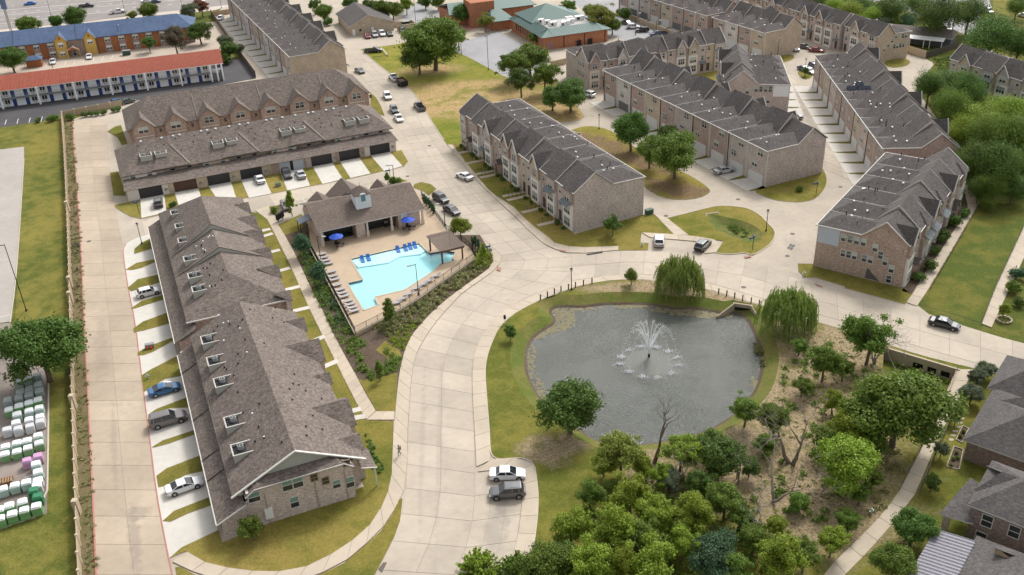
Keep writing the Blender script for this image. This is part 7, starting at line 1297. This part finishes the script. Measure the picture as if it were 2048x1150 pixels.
def proto(kind):
    if kind in TP: return TP[kind]
    rg = np.random.default_rng(sum(ord(c)*(i+3) for i, c in enumerate(kind))); base = kind.split('_')[0]; b = MB()
    if base == 'oak': V_, C_, R_ = blobs_crown(rg, 10, 6.8, 1.9, 74, 27000, .225, .165); limbs(b, rg, 0, C_[:16], 7, .34); W_ = 10; zc = 5.3
    elif base == 'far': V_, C_, R_ = blobs_crown(rg, 10, 8.2, 1.3, 74, 19000, .155, .27, 'round', .35); limbs(b, rg, 0, C_[:12], 8, .3); W_ = 10; zc = 5.6
    elif base == 'airy': V_, C_, R_ = blobs_crown(rg, 9, 7.2, 1.7, 64, 14500, .21, .125); limbs(b, rg, 0, C_[:22], 8, .26); W_ = 9; zc = 5.2
    elif base == 'small': V_, C_, R_ = blobs_crown(rg, 4, 3.5, 1.1, 38, 6000, .16, .17); limbs(b, rg, 0, C_[:9], 3.6, .11); W_ = 4; zc = 2.8
    elif base == 'cone': V_, C_, R_ = blobs_crown(rg, 3.4, 5.0, .9, 60, 6000, .15, .14, 'cone'); limbs(b, rg, 0, C_[:8], 5.6, .09); W_ = 3.4; zc = 3.2
    elif base == 'bush': V_, C_, R_ = blobs_crown(rg, 2, 1.5, .0, 16, 1500, .15, .26, 'dome'); W_ = 2; zc = .7; b.bar((0, 0, -.1), (0, 0, .8), .06, n=4)
    elif base == 'column': V_, C_, R_ = blobs_crown(rg, 1.0, 3.4, .1, 26, 1500, .13, .3); W_ = 1.0; zc = 1.7; b.bar((0, 0, -.1), (0, 0, 2), .05, n=4)
    elif base == 'willow':
        P = []; Q = []
        for i in range(560):
            a = rg.uniform(0, 6.283); rr_ = 4.3*math.sqrt(rg.uniform(.02, 1))*(1+.12*math.sin(3*a)+.1*math.sin(7*a+1)); top = 6.9-1.9*(rr_/4.3)**2+rg.normal(0, .55)+.35*math.sin(5*a+rr_); ln = rg.uniform(2.6, 5.4)*(.6+.4*rr_/4.3); x, y = rr_*math.cos(a), rr_*math.sin(a); lean = rg.uniform(.0, .22)
            pass
                
            t = np.linspace(0, 1, 46); xs = x*(1+lean*t**.6)+rg.normal(0, .06, 46); ys = y*(1+lean*t**.6)+rg.normal(0, .06, 46); zs = top-ln*t; ok = zs > .35; P.append(np.stack([xs, ys, zs], 1)[ok]); Q.append(np.tile([math.cos(a), math.sin(a), .3], (ok.sum(), 1)))
        P = np.concatenate(P); Q = np.concatenate(Q); n = len(P); rgn = rg; a_ = np.tile([0, 0, -1.], (n, 1))+rg.normal(0, .22, (n, 3)); s_ = np.cross(a_, rg.normal(0, 1, (n, 3))); s_ /= np.linalg.norm(s_, axis=1, keepdims=True); V_ = np.empty((n, 4, 3)); V_[:, 0] = P-a_*.19; V_[:, 1] = P+s_*.06; V_[:, 2] = P+a_*.19; V_[:, 3] = P-s_*.06; V_ = V_.reshape(-1, 3)
        E_, C_, R_ = blobs_crown(rg, 7.8, 4.6, 1.6, 34, 9000, .19, .17); V_ = np.concatenate([V_, E_]); limbs(b, rg, 0, [(rg.uniform(-2.6, 2.6), rg.uniform(-2.6, 2.6), 5.5) for _ in range(10)], 6, .3); W_ = 9.2; zc = 3.9
    elif base == 'spiky':
        P = []; Q = []
        for i in range(150):
            a = rg.uniform(0, 6.283); el = rg.uniform(.15, 1.5); L_ = rg.uniform(2.3, 3.1); d = np.array([math.cos(a)*math.cos(el), math.sin(a)*math.cos(el), math.sin(el)*.95]); t = np.linspace(.35, 1, 34)**.8; pp = d*L_*t[:, None]+rg.normal(0, .07, (34, 3)); P.append(pp); Q.append(np.tile(d, (34, 1)))
            if i % 4 == 0: b.bar((0, 0, 0), tuple(d*L_*.9), .03, n=3, r2=.01)
        P = np.concatenate(P); V_ = leaf_cloud(P, np.concatenate(Q), .2, rg, 1.8); W_ = 5.6; zc = 1.2
    TP[kind] = (quads_mesh('crown', V_, LEAF['mid']), b.mesh('trunk', BARK), W_, zc); return TP[kind]
def place(me_c, me_t, xy, s, label, leaf, name='tree', cat='tree', group=None, rz=None, z=.1, bark=None, sz=1):
    r = thing(name, label, cat, (xy[0], xy[1], z), place.r.uniform(0, 6.28) if rz is None else rz, group, s); r.scale = (s, s, s*sz)
    c = inst('crown', me_c, r); c.material_slots[0].link = 'OBJECT'; c.material_slots[0].material = LEAF[leaf]; t = inst('trunk', me_t, r)
    if bark: t.material_slots[0].link = 'OBJECT'; t.material_slots[0].material = bark
    return r
place.r = random.Random(12)
def tree(u, v, wpx, kind, leaf, label, name='tree', cat='tree', group=None, z=.1, sz=1.0):
    me_c, me_t, W_, zc = proto(kind); s = 1.0
    for _ in range(6): s = (wpx/scale_at(u, v, zc*s*sz))/W_
    p = G(u, v, zc*s*sz+z); return place(me_c, me_t, (p.x, p.y), s, label, leaf, name, cat, group, None, z, None, sz)
def dead_branches(seed, H_, spread, n0=5, depth=3, r0=.16):
    rg = random.Random(seed); b = MB()
    def grow(p, d, L_, r, k):
        q = p; dd = d
        for i in range(3): dd = (dd+Vector((rg.gauss(0, .2), rg.gauss(0, .2), rg.gauss(0, .12)))).normalized(); e = q+dd*L_/3; b.bar(q, e, r*(1-i*.22), n=5, r2=r*(1-(i+1)*.22), cap=False); q = e
        if k > 0:
            for _ in range(rg.choice([2, 3, 3])): nd = (dd+Vector((rg.gauss(0, spread), rg.gauss(0, spread), rg.gauss(.12, .35)))).normalized(); grow(q, nd, L_*rg.uniform(.55, .8), r*.42, k-1)
    for _ in range(n0): grow(Vector((rg.gauss(0, .15), rg.gauss(0, .15), -.2)), Vector((rg.gauss(0, .22), rg.gauss(0, .22), 1)).normalized(), H_*.45, r0, depth)
    return b
def dead_tree(u, v, seed, H_, label, n0=2, spread=.75, depth=4, r0=.14, z=.1, bark=None): p = G(u, v, z); r = thing('dead_tree', label, 'tree', (p.x, p.y, z), seed*1.3, 'bare grey trees'); dead_branches(seed, H_, spread, n0, depth, r0).build('branches', bark or BARKD, r); return r
# ---- single trees of the foreground and the middle
tree(76,690,168,'oak_a','dark','large dark green tree over the bag pallets at the left border', z=.05)
tree(501,1052,56,'small_a','mid','small green tree in front of the brick gable end wall')
tree(1140,806,140,'oak_b','dark','large loose tree on the left shore of the pond')
tree(1360,552,96,'willow_a','willow','weeping willow on the north shore of the pond', 'willow_tree', 'tree', 'weeping willows'); tree(1580,622,112,'willow_b','willow','weeping willow right of the culvert outlet', 'willow_tree', 'tree', 'weeping willows')
tree(1263,550,33,'small_b','mid','small round tree beside the left willow'); tree(1020,663,31,'small_c','dark','small dark tree on the pond lawn by the pet waste post'); tree(1224,447,41,'small_a','dark','round dark tree against the blank end wall of the centre row')
tree(580,403,34,'cone_a','bright','young bright green tree left of the clubhouse'); tree(777,620,42,'cone_b','mid','conical young tree below the lower pool fence'); tree(921,452,46,'small_b','bright','bright leafy young tree beside the pergola'); tree(967,503,26,'cone_a','bright','slender pale young tree at the pool corner'); tree(637,543,44,'small_c','blue','dark bluish tree on the left pool fence'); tree(604,486,46,'small_b','blue','dark bushy tree beside the clubhouse side yard'); tree(757,738,30,'cone_a','mid','young tree at the foot of the planting bed')
tree(1263,256,80,'oak_c','dark','left of the dark trees on the ditch strip', sz=1.15); tree(1352,304,100,'oak_a','mid','biggest tree on the ditch strip, with several thin stems', sz=1.1); tree(1300,298,72,'airy_b','mid','middle tree on the ditch strip behind the two larger ones'); tree(1335,268,50,'airy_a','dark','rear tree on the ditch strip close to the garages')
tree(866,72,132,'oak_b','mid','huge spreading tree at the north end of the field'); tree(836,112,74,'oak_c','dark','lower dark tree in front of the huge field tree'); tree(917,72,48,'airy_a','mid','smaller tree between the huge field tree and the school lot')
for (u, v, w_, k, l, t) in ((1022,128,72,'airy_a','mid','leftmost tree of the thicket beside the school lot'),(1060,112,78,'oak_b','mid','tall tree of the thicket nearest the school wall'),(1042,160,62,'airy_b','dark','low tree in the middle of the thicket'),(1088,150,70,'airy_a','mid','right hand tree of the thicket above the beige wall'),(1104,192,58,'oak_c','dark','dark tree below the thicket at the field edge'),(1142,186,76,'oak_a','dark','large tree by the alley turn with two stems'),(1066,76,28,'airy_b','mid','small tree against the school corner'),(970,40,34,'small_a','yellow','pale green tree by the school entry'),(925,24,46,'oak_a','dark','dark tree on the red school plaza'),
  (1140,12,38,'airy_a','mid','tree behind the school flat roof'),(1205,34,66,'airy_b','yellow','light green tree right of the school'),(1185,22,40,'airy_a','yellow','yellowish tree behind the school right end'),(1248,25,34,'oak_b','dark','dark tree beside the upper row garages'),(1225,48,40,'oak_c','mid','tree between the rear lot cars and the school'),
  (647,22,42,'oak_a','mid','round green tree left of the office'),(628,10,32,'airy_a','dark','tree behind the round tree at the office'),(742,12,44,'oak_b','dark','left tree behind the office roof'),(762,16,44,'oak_c','mid','second tree behind the office roof'),(785,18,44,'oak_a','mid','third tree behind the office roof'),(812,8,36,'airy_b','bright','bright tree in the lot beyond the office'),(850,2,30,'oak_b','dark','first tree on the school verge at the top'),(875,2,34,'oak_c','mid','second tree on the school verge at the top'),(700,4,34,'oak_c','dark','tree at the top border behind the office'),
  (20,113,62,'oak_b','dark','dark tree in front of the brick motel at the left border'),(296,84,34,'airy_a','dark','left of the three trees before the blue roofed motel'),(349,76,60,'airy_b','brown','brownish half bare tree before the blue roofed motel'),(398,62,50,'oak_a','dark','dark round tree at the right end of the blue roofed motel'),(150,33,58,'oak_c','dark','wide dark tree behind the blue roof'),(112,40,34,'oak_b','dark','smaller dark tree left of the wide one behind the blue roof'),(60,51,56,'airy_a','mid','low green tree behind the left part of the blue roof'),(296,20,46,'oak_a','mid','round tree behind the blue roof near the highway'),(263,31,26,'airy_b','yellow','yellowish bush tree by the highway lamp'),(378,22,44,'airy_a','grey','pale green tree at the highway end of the blue roof'),(402,12,36,'airy_b','rust','reddish tree at the highway end of the blue roof'),
  (452,82,36,'airy_a','grey','upper grey green tree on the dark boundary fence'),(456,98,44,'oak_c','dark','middle tree on the dark boundary fence'),(478,98,26,'airy_b','grey','right hand small tree on the dark boundary fence'),(1612,141,16,'small_a','dark','small tree on the tiny parking island'),(1571,8,30,'oak_a','dark','tree top behind the far gabled row')): tree(u, v, w_, k, l, t)
# ---- the woodland south-east of the pond
for (u, v, w_, k, l, t) in ((1800,812,196,'oak_a','mid','the largest round tree of the woodland, beside the greenbelt walk'),(1705,852,110,'airy_b','bright','light green tree touching the left side of the largest round tree'),(1694,925,148,'oak_c','bright','big bright green tree left of the walk below the largest tree'),(1638,1000,0,'','',''),
  (1550,835,84,'airy_b','mid','bluish tree standing at the right shore of the pond'),(1492,818,76,'airy_b','mid','leaning tree reaching over the right shore of the pond'),(1440,905,118,'oak_b','dark','dark dense tree at the lower right of the pond'),(1362,900,96,'airy_a','bright','feathery light green tree at the lower shore'),(1243,905,104,'airy_b','yellow','yellow green tree at the lower left shore'),(1208,925,62,'airy_a','bright','low bright tree below the lower left shore'),
  (1262,985,104,'airy_d','bright','bright tree below the yellow green shore tree'),(1142,1050,98,'airy_b','bright','yellow green tree beside the lower parking bay'),(1225,1052,118,'airy_c','bright','bright tree in the middle of the lower thicket'),(1318,1030,100,'airy_a','bright','leafy tree right of the lower thicket middle'),(1385,1025,106,'airy_c','bright','light topped tree between the dead trees'),(1450,1000,98,'airy_e','mid','mid green tree left of the bare white tree'),
  (1430,1112,108,'oak_a','blue','bluish dark tree at the bottom border'),(1508,1075,80,'airy_b','mid','loose tree right of the bluish one'),(1562,1112,116,'airy_c','bright','bright tree at the bottom border left of the walk'),(1300,1118,130,'airy_d','bright','broad tree at the bottom border under the thicket'),(1185,1125,116,'airy_e','bright','broad tree at the bottom border near the parking bay'),(1085,1130,110,'oak_a','mid','leftmost broad tree at the bottom border'),(1596,1003,52,'oak_c','mid','small upright green tree in the dry clearing'),(1664,1082,76,'airy_a','bright','low spreading tree over the edge of the walk'),(1610,1110,80,'airy_a','mid','tree at the bottom border beside the walk slabs'),
  (1742,672,120,'airy_d','mid','tall half dead tree above the long headwall'),(1650,722,86,'airy_e','mid','thin wispy tree in the dry clearing below the right willow'),(1688,735,56,'airy_b','mid','low leafy mass beside the half dead tree'),(1480,1035,60,'airy_a','dark','shaded low tree in the thicket hollow'),(1340,960,56,'airy_b','grey','grey green brush between the shore trees'),
  (1828,1052,94,'oak_b','dark','round dark tree between the walk and the ribbed patio roof'),(1788,1120,96,'oak_c','mid','leafy tree at the bottom border right of the walk'),(1866,962,40,'small_b','dark','young tree in the garden beside the two storey house'),(1884,898,34,'small_c','grey','small grey tree on the black garden fence'),(1944,785,52,'oak_c','grey','grey green tree at the corner of the nearest house'),(1955,755,46,'airy_a','grey','pale bushy tree behind the grey corner tree'),(1972,738,44,'oak_b','grey','rounded pale tree beside the road at the right'),(1912,833,30,'small_a','grey','small dark shrub tree on the garden fence')):
    if w_: tree(u, v, w_, k, l, t)
tree(960,1132,96,'spiky_a','bright','spiky round shrub at the foot of the main street','shrub','shrub'); tree(1040,1140,100,'spiky_b','mid','second spiky shrub at the bottom beside the parking bay','shrub','shrub'); tree(1120,1110,80,'spiky_a','mid','third spiky shrub under the yellow green tree','shrub','shrub')
dead_tree(1306,925,3,10,'tall dead snag on the lower shore of the pond',1,.45,4,.34,bark=plain('bark_dark', (.13,.10,.085), .95)); dead_tree(1545,1000,5,11,'bare white tree in the dry clearing',2,.6,5,.22); dead_tree(1580,925,8,11.0,'pair of bare leaning trunks in the dry clearing',2,.45,3,.34, bark=plain('bark_pale_brown', (.2,.165,.14), .95)); dead_tree(1215,1088,11,5.0,'small dead bush tree in the lower thicket',5,1,4,.07); dead_tree(1368,965,13,6.5,'tangled dead branches below the shore trees',5,.9,4,.09); dead_tree(1745,728,17,7.5,'dead limbs of the tall tree above the headwall',3,.7,4,.16); dead_tree(1793,734,19,6.0,'thin bare sapling at the headwall',2,.7,4,.09)
dead_tree(1255,905,23,4.5,'thin bare sapling standing before the pond at the yellow green tree',1,.5,3,.05); dead_tree(1500,1080,29,8,'leaning dead trunk in the lower hollow',2,.6,4,.2); dead_tree(1980,405,31,5,'bare branches at the edge of the swale',5,1,4,.08); dead_tree(2010,385,37,5,'second bare brush beside the swale',5,1,4,.08); dead_tree(1640,990,41,6.5,'bare sapling beside the small upright tree',1,.4,4,.12); dead_tree(1475,960,43,7.0,'grey bare branches before the dark shore tree',4,.9,4,.1)
for (u, v, w_, k, l, t) in ((1180,985,70,'airy_c','mid','green tree on the lawn edge of the thicket above the yellow one'),(1290,1075,90,'airy_e','mid','tree filling the heart of the lower thicket'),(1365,1085,90,'airy_d','bright','bright tree below the tangled dead branches'),(1400,965,70,'airy_e','dark','dark tree wedged between the shore trees'),(1320,950,66,'airy_d','bright','light tree just below the snag'),(1240,1130,90,'airy_c','bright','bright tree at the bottom border in the middle of the thicket'),(1130,1110,80,'airy_d','dark','dark tree behind the spiky shrubs'),(1470,1140,90,'airy_c','mid','tree at the bottom border right of the bluish one'),(1420,880,60,'airy_d','bright','feathery treetop in front of the pond'),(1655,880,70,'airy_e','mid','looser tree left of the big bright one'),(1740,880,80,'airy_c','mid','tree between the largest and the big bright one'),(1720,985,60,'airy_d','mid','low tree below the big bright one')): tree(u, v, w_, k, l, t)
# ---- tree belt at the upper right
UR = [(1860,172,80,'oak_a','dark'),(1900,165,90,'oak_b','dark'),(1935,185,90,'oak_c','dark'),(1905,215,80,'airy_b','mid'),(1950,235,110,'oak_a','bright'),(1990,215,90,'oak_b','bright'),(2030,225,100,'airy_a','bright'),(1925,270,90,'oak_c','bright'),(1975,275,110,'oak_b','mid'),(2030,275,110,'oak_a','mid'),(1905,305,60,'oak_b','mid'),(1950,325,100,'oak_c','dark'),(2000,330,110,'oak_a','dark'),(2045,330,90,'oak_b','dark'),(1960,375,60,'airy_b','dark'),(1985,372,70,'airy_a','mid'),(2030,375,80,'oak_c','dark'),(1878,250,50,'oak_a','dark'),(2015,170,60,'airy_b','bright'),(1890,198,60,'airy_a','mid'),(2068,250,90,'oak_c','mid'),(2070,300,90,'oak_b','dark'),(1975,405,40,'airy_b','mid')]
WH = ['against the cul de sac at the top','second from the cul de sac','behind the beige wall','left edge below the overgrown lot','large light one in the middle','beside the right border block','at the right border under the block','above the terrace end','broad one in the centre','near the right border in the centre','hugging the long charcoal roof','dark one behind the terrace','dark one in the middle of the lower belt','dark one at the right border','small one at the walk corner','over the bare brush','dark one at the swale top','narrow one beside the charcoal roof','in front of the right border block','low one beside the drive','cut by the right border, upper','cut by the right border, lower','lowest one by the terrace walk']
for (u, v, w_, k, l), t in zip(UR, WH): tree(u, v, w_*.92, 'far_'+k[-1], l, '%s tree of the upper right belt, %s' % ({'dark': 'dark', 'mid': 'green', 'bright': 'bright'}[l], t), group='trees of the upper right belt', z=0, sz=.8+.6*((u*7+v*3) % 11)/10)
for (u, v, w_, k, l, t) in ((1878,28,104,'oak_c','dark','very large dark tree behind the low slate house'),(1940,24,84,'oak_b','dark','dark tree right of the very large one at the top'),(1985,72,116,'oak_a','dark','huge dark tree above the right border block'),(2040,88,80,'oak_c','dark','dark tree cut by the right border above the block'),(1780,18,70,'airy_b','dark','shaded tree left of the very large dark tree'),(1745,32,54,'airy_a','bright','light green tree behind the far gabled row'),(1700,24,60,'oak_b','bright','bright tree above the pair with the tan end wall'),(1668,14,50,'airy_b','bright','low bright tree behind the middle of the far gabled row'),(1722,14,50,'oak_a','dark','dark tree behind the bright ones of the far row'),(1640,6,50,'oak_c','dark','dark tree at the top border over the far row'),(1605,4,44,'oak_b','dark','dark tree at the top border left of the far row peak'),(1815,42,40,'airy_a','blue','bluish tree beside the low slate house'),(1762,44,38,'airy_b','grey','pale flowering tree behind the tan end wall pair'),(1790,48,32,'airy_a','mid','small tree between the pale tree and the slate house'),(1835,8,50,'oak_b','dark','tree at the top border above the slate house'),(1950,108,24,'small_a','rust','rusty red shrub tree behind the short beige wall'),(1930,122,34,'airy_b','mid','low green tree at the left end of the short beige wall'),(2035,12,50,'oak_c','mid','tree at the top right corner')): tree(u, v, w_, 'far_'+k[-1] if w_ > 36 else k, l, t, z=0)
# ---- terrace front trees, topiary
for (u, v, w_, t) in ((1930,425,26,'at the upper end of the terrace walk'),(1908,440,34,'second down the terrace walk'),(1885,472,34,'third down the terrace walk, widest'),(1870,500,26,'fourth down the terrace walk'),(1862,528,34,'fifth down the terrace walk'),(1840,553,28,'lowest beside the terrace end wall')): tree(u, v, w_, 'bush_a', 'dark', 'leafy dark shrub '+t, 'shrub', 'shrub', 'shrubs along the terrace front')
tree(2030,575,34,'bush_b','mid','round shrub at the right border above the road','shrub','shrub'); tree(2011,618,29,'small_b','bright','ball shaped bright topiary in a stone ring by the right border','shrub','shrub'); tree(2035,545,34,'bush_a','blue','bluish shrub at the right border','shrub','shrub'); tree(2040,605,26,'bush_b','dark','dark shrub beside the ball topiary','shrub','shrub')
RG = thing('stone_ring', 'pale stone ring around the ball shaped topiary', 'planter', (*G(2008,640,.1).xy, .1))
for k in range(12): t = k*.524; MB().box(-.2,-.12,0,.2,.12,.25,0,Matrix.Translation((1.1*math.cos(t),1.1*math.sin(t),0)) @ Matrix.Rotation(t+1.57,4,'Z')).build('stone', CAPM, RG)
for i, (u, v) in enumerate(((848,398),(853,402),(858,406),(863,412),(867,418))): tree(u, v, 7.5, 'column_a', 'blue', 'slim dark cypress, %s of the five behind the clubhouse fence' % ordn[i], 'cypress', 'cypress', 'slim cypresses by the pool', sz=1.15)
for i, (u, v) in enumerate(((945,484),(950,482),(956,488))): tree(u, v, 8, 'column_b', 'blue', 'slim dark cypress, %s of the three at the pergola corner' % ordn[i], 'cypress', 'cypress', 'slim cypresses by the pool', sz=1.1)
for i, (u, v) in enumerate(((101,236),(140,233),(168,229),(181,227),(194,226),(207,224),(227,219),(236,217),(75,240),(110,234))):
    tree(u, v, 20 if i < 2 else 15, 'bush_a', 'mid' if i in (0, 9) else 'dark', ['bright hedge shrub left of the fence corner','bushy shrub just right of the fence corner','shrub in the hedge, first of the middle four','shrub in the hedge, second of the middle four','shrub in the hedge, third of the middle four','shrub in the hedge, last of the middle four','shrub near the back row corner','last shrub at the back row corner','small shrub at the left of the motel drive hedge','second bright hedge shrub left of the fence corner'][i], 'shrub', 'shrub', 'hedge shrubs along the motel drive')
tree(450,118,30,'bush_b','dark','dark shrub at the end of the motel drive','shrub','shrub'); tree(655,43,22,'bush_a','dark','dark shrub at the office corner','shrub','shrub'); tree(1506,218,0.1,'bush_a','dark','tiny shrub') if False else None
tree(1598,378,16,'bush_b','mid','lone low shrub on the corner lawn by the street sign','shrub','shrub')
for i, (u, v) in enumerate(((784,361),(797,361),(547,419))): tree(u, v, 18, 'bush_b', 'mid', ['left shrub of the hedge behind the clubhouse','right shrub of the hedge behind the clubhouse','clipped shrub beside the cluster mailbox'][i], 'shrub', 'shrub')
tree(774,354,16,'cone_b','mid','young tree beside the street sign behind the clubhouse'); tree(345,408,18,'bush_a','dark','low shrub by the second garage drive','shrub','shrub')
# foundation shrubs in front of the centre row
shr = random.Random(8); pl_ = ['nearest the end wall', 'second up from the end wall', 'third up from the end wall', 'fourth up', 'fifth up', 'sixth up', 'seventh up', 'at the far unit']
for k in range(8):
    for j in range(2): x, y = CRr.W(Lr/8*(k+.3+.35*j), 15.6+1.5); me_c, me_t, W_, zc = proto('bush_a'); place(me_c, me_t, (x, y), shr.uniform(.45, .8), 'dark foundation shrub %s, %s of its pair' % (pl_[k], ['lower', 'upper'][j]), 'dark', 'shrub', 'shrub', 'foundation shrubs of the centre row')
# ---- planting of the pool garden : masses nobody could count
def inside(p, poly):
    c = False; j = len(poly)-1
    for i in range(len(poly)):
        if (poly[i][1] > p[1]) != (poly[j][1] > p[1]) and p[0] < (poly[j][0]-poly[i][0])*(p[1]-poly[i][1])/(poly[j][1]-poly[i][1])+poly[i][0]: c = not c
        j = i
    return c
def cover(name, px, dens, hgt, size, leaf, seed, clump=.6, upr=.3, elong=1.6, h=.1, per=26):
    poly = W2(px, h); rg = np.random.default_rng(seed); xs = [p[0] for p in poly]; ys = [p[1] for p in poly]; area = (max(xs)-min(xs))*(max(ys)-min(ys)); n = int(area*dens); P = []
    for _ in range(n):
        c = (rg.uniform(min(xs), max(xs)), rg.uniform(min(ys), max(ys)))
        if not inside(c, poly): continue
        k = per; hh = hgt*rg.uniform(.4, 1.25); d = rg.normal(0, clump*.45, (k, 2)); z = h+hh*np.abs(rg.uniform(0, 1, k))*np.exp(-(d**2).sum(1)/(clump**2)); P.append(np.stack([c[0]+d[:, 0], c[1]+d[:, 1], z], 1))
    P = np.concatenate(P); Nn = np.tile([0, 0, 1.], (len(P), 1))+rg.normal(0, upr, (len(P), 3)); o = bpy.data.objects.new(name, quads_mesh(name, leaf_cloud(P, Nn, size, rg, elong), LEAF[leaf])); link(o); o['kind'] = 'stuff'; return o
cover('bed_shrubs', [(585,478),(618,498),(712,680),(700,712),(668,664),(646,620),(606,540)], 2.2, .9, .17, 'mid', 1, .55)
cover('bed_shrubs', [(600,500),(622,510),(700,660),(672,655),(640,600)], .9, 1.3, .2, 'blue', 2, .7)
cover('ornamental_grass', [(742,655),(800,628),(870,582),(935,538),(955,530),(978,535),(925,572),(888,600),(838,648),(780,672)], 2.6, .75, .2, 'olive', 3, .45, .8, 2.6)
cover('bed_shrubs', [(745,668),(800,634),(845,606),(850,612),(800,645),(760,680)], 1.1, 1.1, .18, 'dark', 4, .6)
cover('groundcover', [(775,672),(812,652),(846,636),(822,668),(808,700),(786,693)], 4.0, .45, .15, 'bright', 5, .4)
cover('corner_shrubs', [(955,500),(975,500),(985,515),(984,524),(972,540),(950,535)], 3.5, 1.3, .18, 'bright', 6, .5)
cover('bed_hedge', [(690,678),(712,672),(730,690),(718,700),(730,735),(760,742),(770,715),(762,690),(772,688),(790,712),(785,745),(745,760),(715,745),(698,705)], 2.6, .8, .17, 'mid', 7, .5)
cover('bed_shrubs', [(784,715),(800,712),(806,722),(796,745),(782,742)], 3.5, .8, .15, 'mid', 8, .45)
cover('weeds', [(1850,470),(1894,483),(1930,400),(1920,350),(1900,400)], 1.0, .5, .18, 'dark', 9, .6)
cover('side_garden_bed', [(728,868),(738,872),(772,948),(750,952)], 4, .5, .16, 'dark', 10, .35)
cover('underbrush', [(1230,960),(1330,950),(1480,1000),(1560,1060),(1560,1190),(1050,1190),(1130,1060)], .55, 1.2, .28, 'mid', 11, 1.0, .5)
cover('belt_underbrush', [(1870,180),(2110,180),(2110,400),(2010,395),(1945,365),(1920,300)], .9, 2.6, .3, 'dark', 12, 1.3, .5, per=22, h=0)
cover('reeds', [(1505,680),(1516,690),(1528,715),(1530,735),(1524,730),(1514,705)], 5, .6, .2, 'olive', 13, .35, .9, 3, -.9)
cover('ivy', [(1580,6),(1760,30),(1790,60),(1850,30),(1820,-20),(1560,-30)], .12, 2.0, .5, 'dark', 14, 1.6, .5, per=22, h=0)
cover('lot_weeds', [(1868,118),(1925,110),(1935,140),(1900,150),(1872,132)], 1.2, .5, .25, 'mid', 15, .8, h=0)
cover('ditch_reeds', [(1448,440),(1500,452),(1520,476),(1500,485),(1460,462)], 2.5, .5, .2, 'mid', 16, .5, .6, 2, -.9)
cover('wild_grass', [(1770,705),(1900,750),(1870,830),(1800,790)], 1.5, .5, .2, 'bright', 17, .5, .7, 2, -1.9)
# leaf litter tufts in the dry clearing
cover('litter_tufts', [(1600,660),(1760,700),(1760,760),(1640,860),(1690,1000),(1600,1080),(1500,960),(1530,860),(1560,760)], .55, .18, .2, 'olive', 18, .35, .5, 1.5, .12, 10)
# stepping stones and timber framed beds by the gardens
r = thing('stepping_stones', 'row of pale stepping stones in the garden of the second house', 'stepping stones', (*G(1905,868,.05).xy, .05))
for k in range(6): p = G(1902+4.2*k, 880-8.5*k, .05)-G(1905,868,.05); MB().prism([(p.x+.42*math.cos(t), p.y+.28*math.sin(t)) for t in (0, 1, 2.1, 3.1, 4.2, 5.2)], .02, .09).build('stone', CAPM, r)
for (px, l) in (([(1925,852),(1937,858),(1924,886),(1912,880)], 'white edged planting bed under the eave of the second house, upper'), ([(1908,893),(1926,900),(1918,940),(1893,934)], 'white edged planting bed at the corner of the second house, lower')):
    q = W2(px, .1); c = sum([Vector(x) for x in q], Vector((0, 0)))/4; r = thing('planting_frame', l, 'planter', (c.x, c.y, .02)); q = [Vector(x)-c for x in q]
    MB().prism([tuple(x) for x in q], 0, .12).build('soil', MULCH, r)
    for i in range(4): MB().plate((*q[i], .12), (*q[(i+1) % 4], .12), .09, .24).build('edge_board', CAPM, r)

for k, (u, v) in enumerate(((1928,862),(1921,872),(1914,905),(1908,917),(1902,930),(1916,915))): tree(u, v, 9, 'bush_b', 'mid', 'small clipped shrub of the framed garden beds, %s from the road' % ordn[k] if k < 5 else 'small clipped shrub in the lower framed bed nearest the wall', 'shrub', 'shrub', z=.15)

cover('strip_weeds', [(130,238),(146,238),(160,430),(170,640),(186,960),(194,1150),(168,1150),(152,760),(144,560),(134,330)], 1.6, .3, .16, 'olive', 21, .35, .6, 2, .05, 14)
cover('wall_shrubs', [(150,300),(150,380),(156,450),(160,700),(152,700),(146,560)], .35, 1.0, .2, 'brown', 22, .5)

for (u, v, w_, k, l, t) in ((1605,770,50,'airy_a','mid','low green sapling in the middle of the dry clearing'),(1668,800,60,'airy_d','bright','light green tree at the upper left of the largest round tree'),(1640,905,44,'airy_b','mid','sapling left of the big bright tree'),(1530,890,60,'airy_c','mid','leafy tree below the leaning shore tree'),(1500,930,56,'airy_a','dark','dark tree below the leaning shore tree'),(1555,1050,60,'airy_b','bright','bright low tree right of the leaning dead trunk'),(1700,1040,60,'airy_a','mid','low tree between the clearing and the walk'),(1745,955,56,'airy_b','mid','tree at the walk below the largest round tree'),(1285,935,60,'airy_c','bright','bright tree between the snag and the yellow green tree'),(1600,690,44,'airy_a','mid','sapling just below the right willow')): tree(u, v, w_, k, l, t)
cover('scrub', [(1570,680),(1760,730),(1740,860),(1700,1020),(1560,1090),(1500,1000),(1530,860)], .13, .8, .2, 'mid', 31, .6, .5, 2, .12, 40)
cover('scrub', [(1740,900),(1830,900),(1790,1000),(1700,1060)], .2, .5, .2, 'olive', 32, .7, .5, 2, .12, 40)
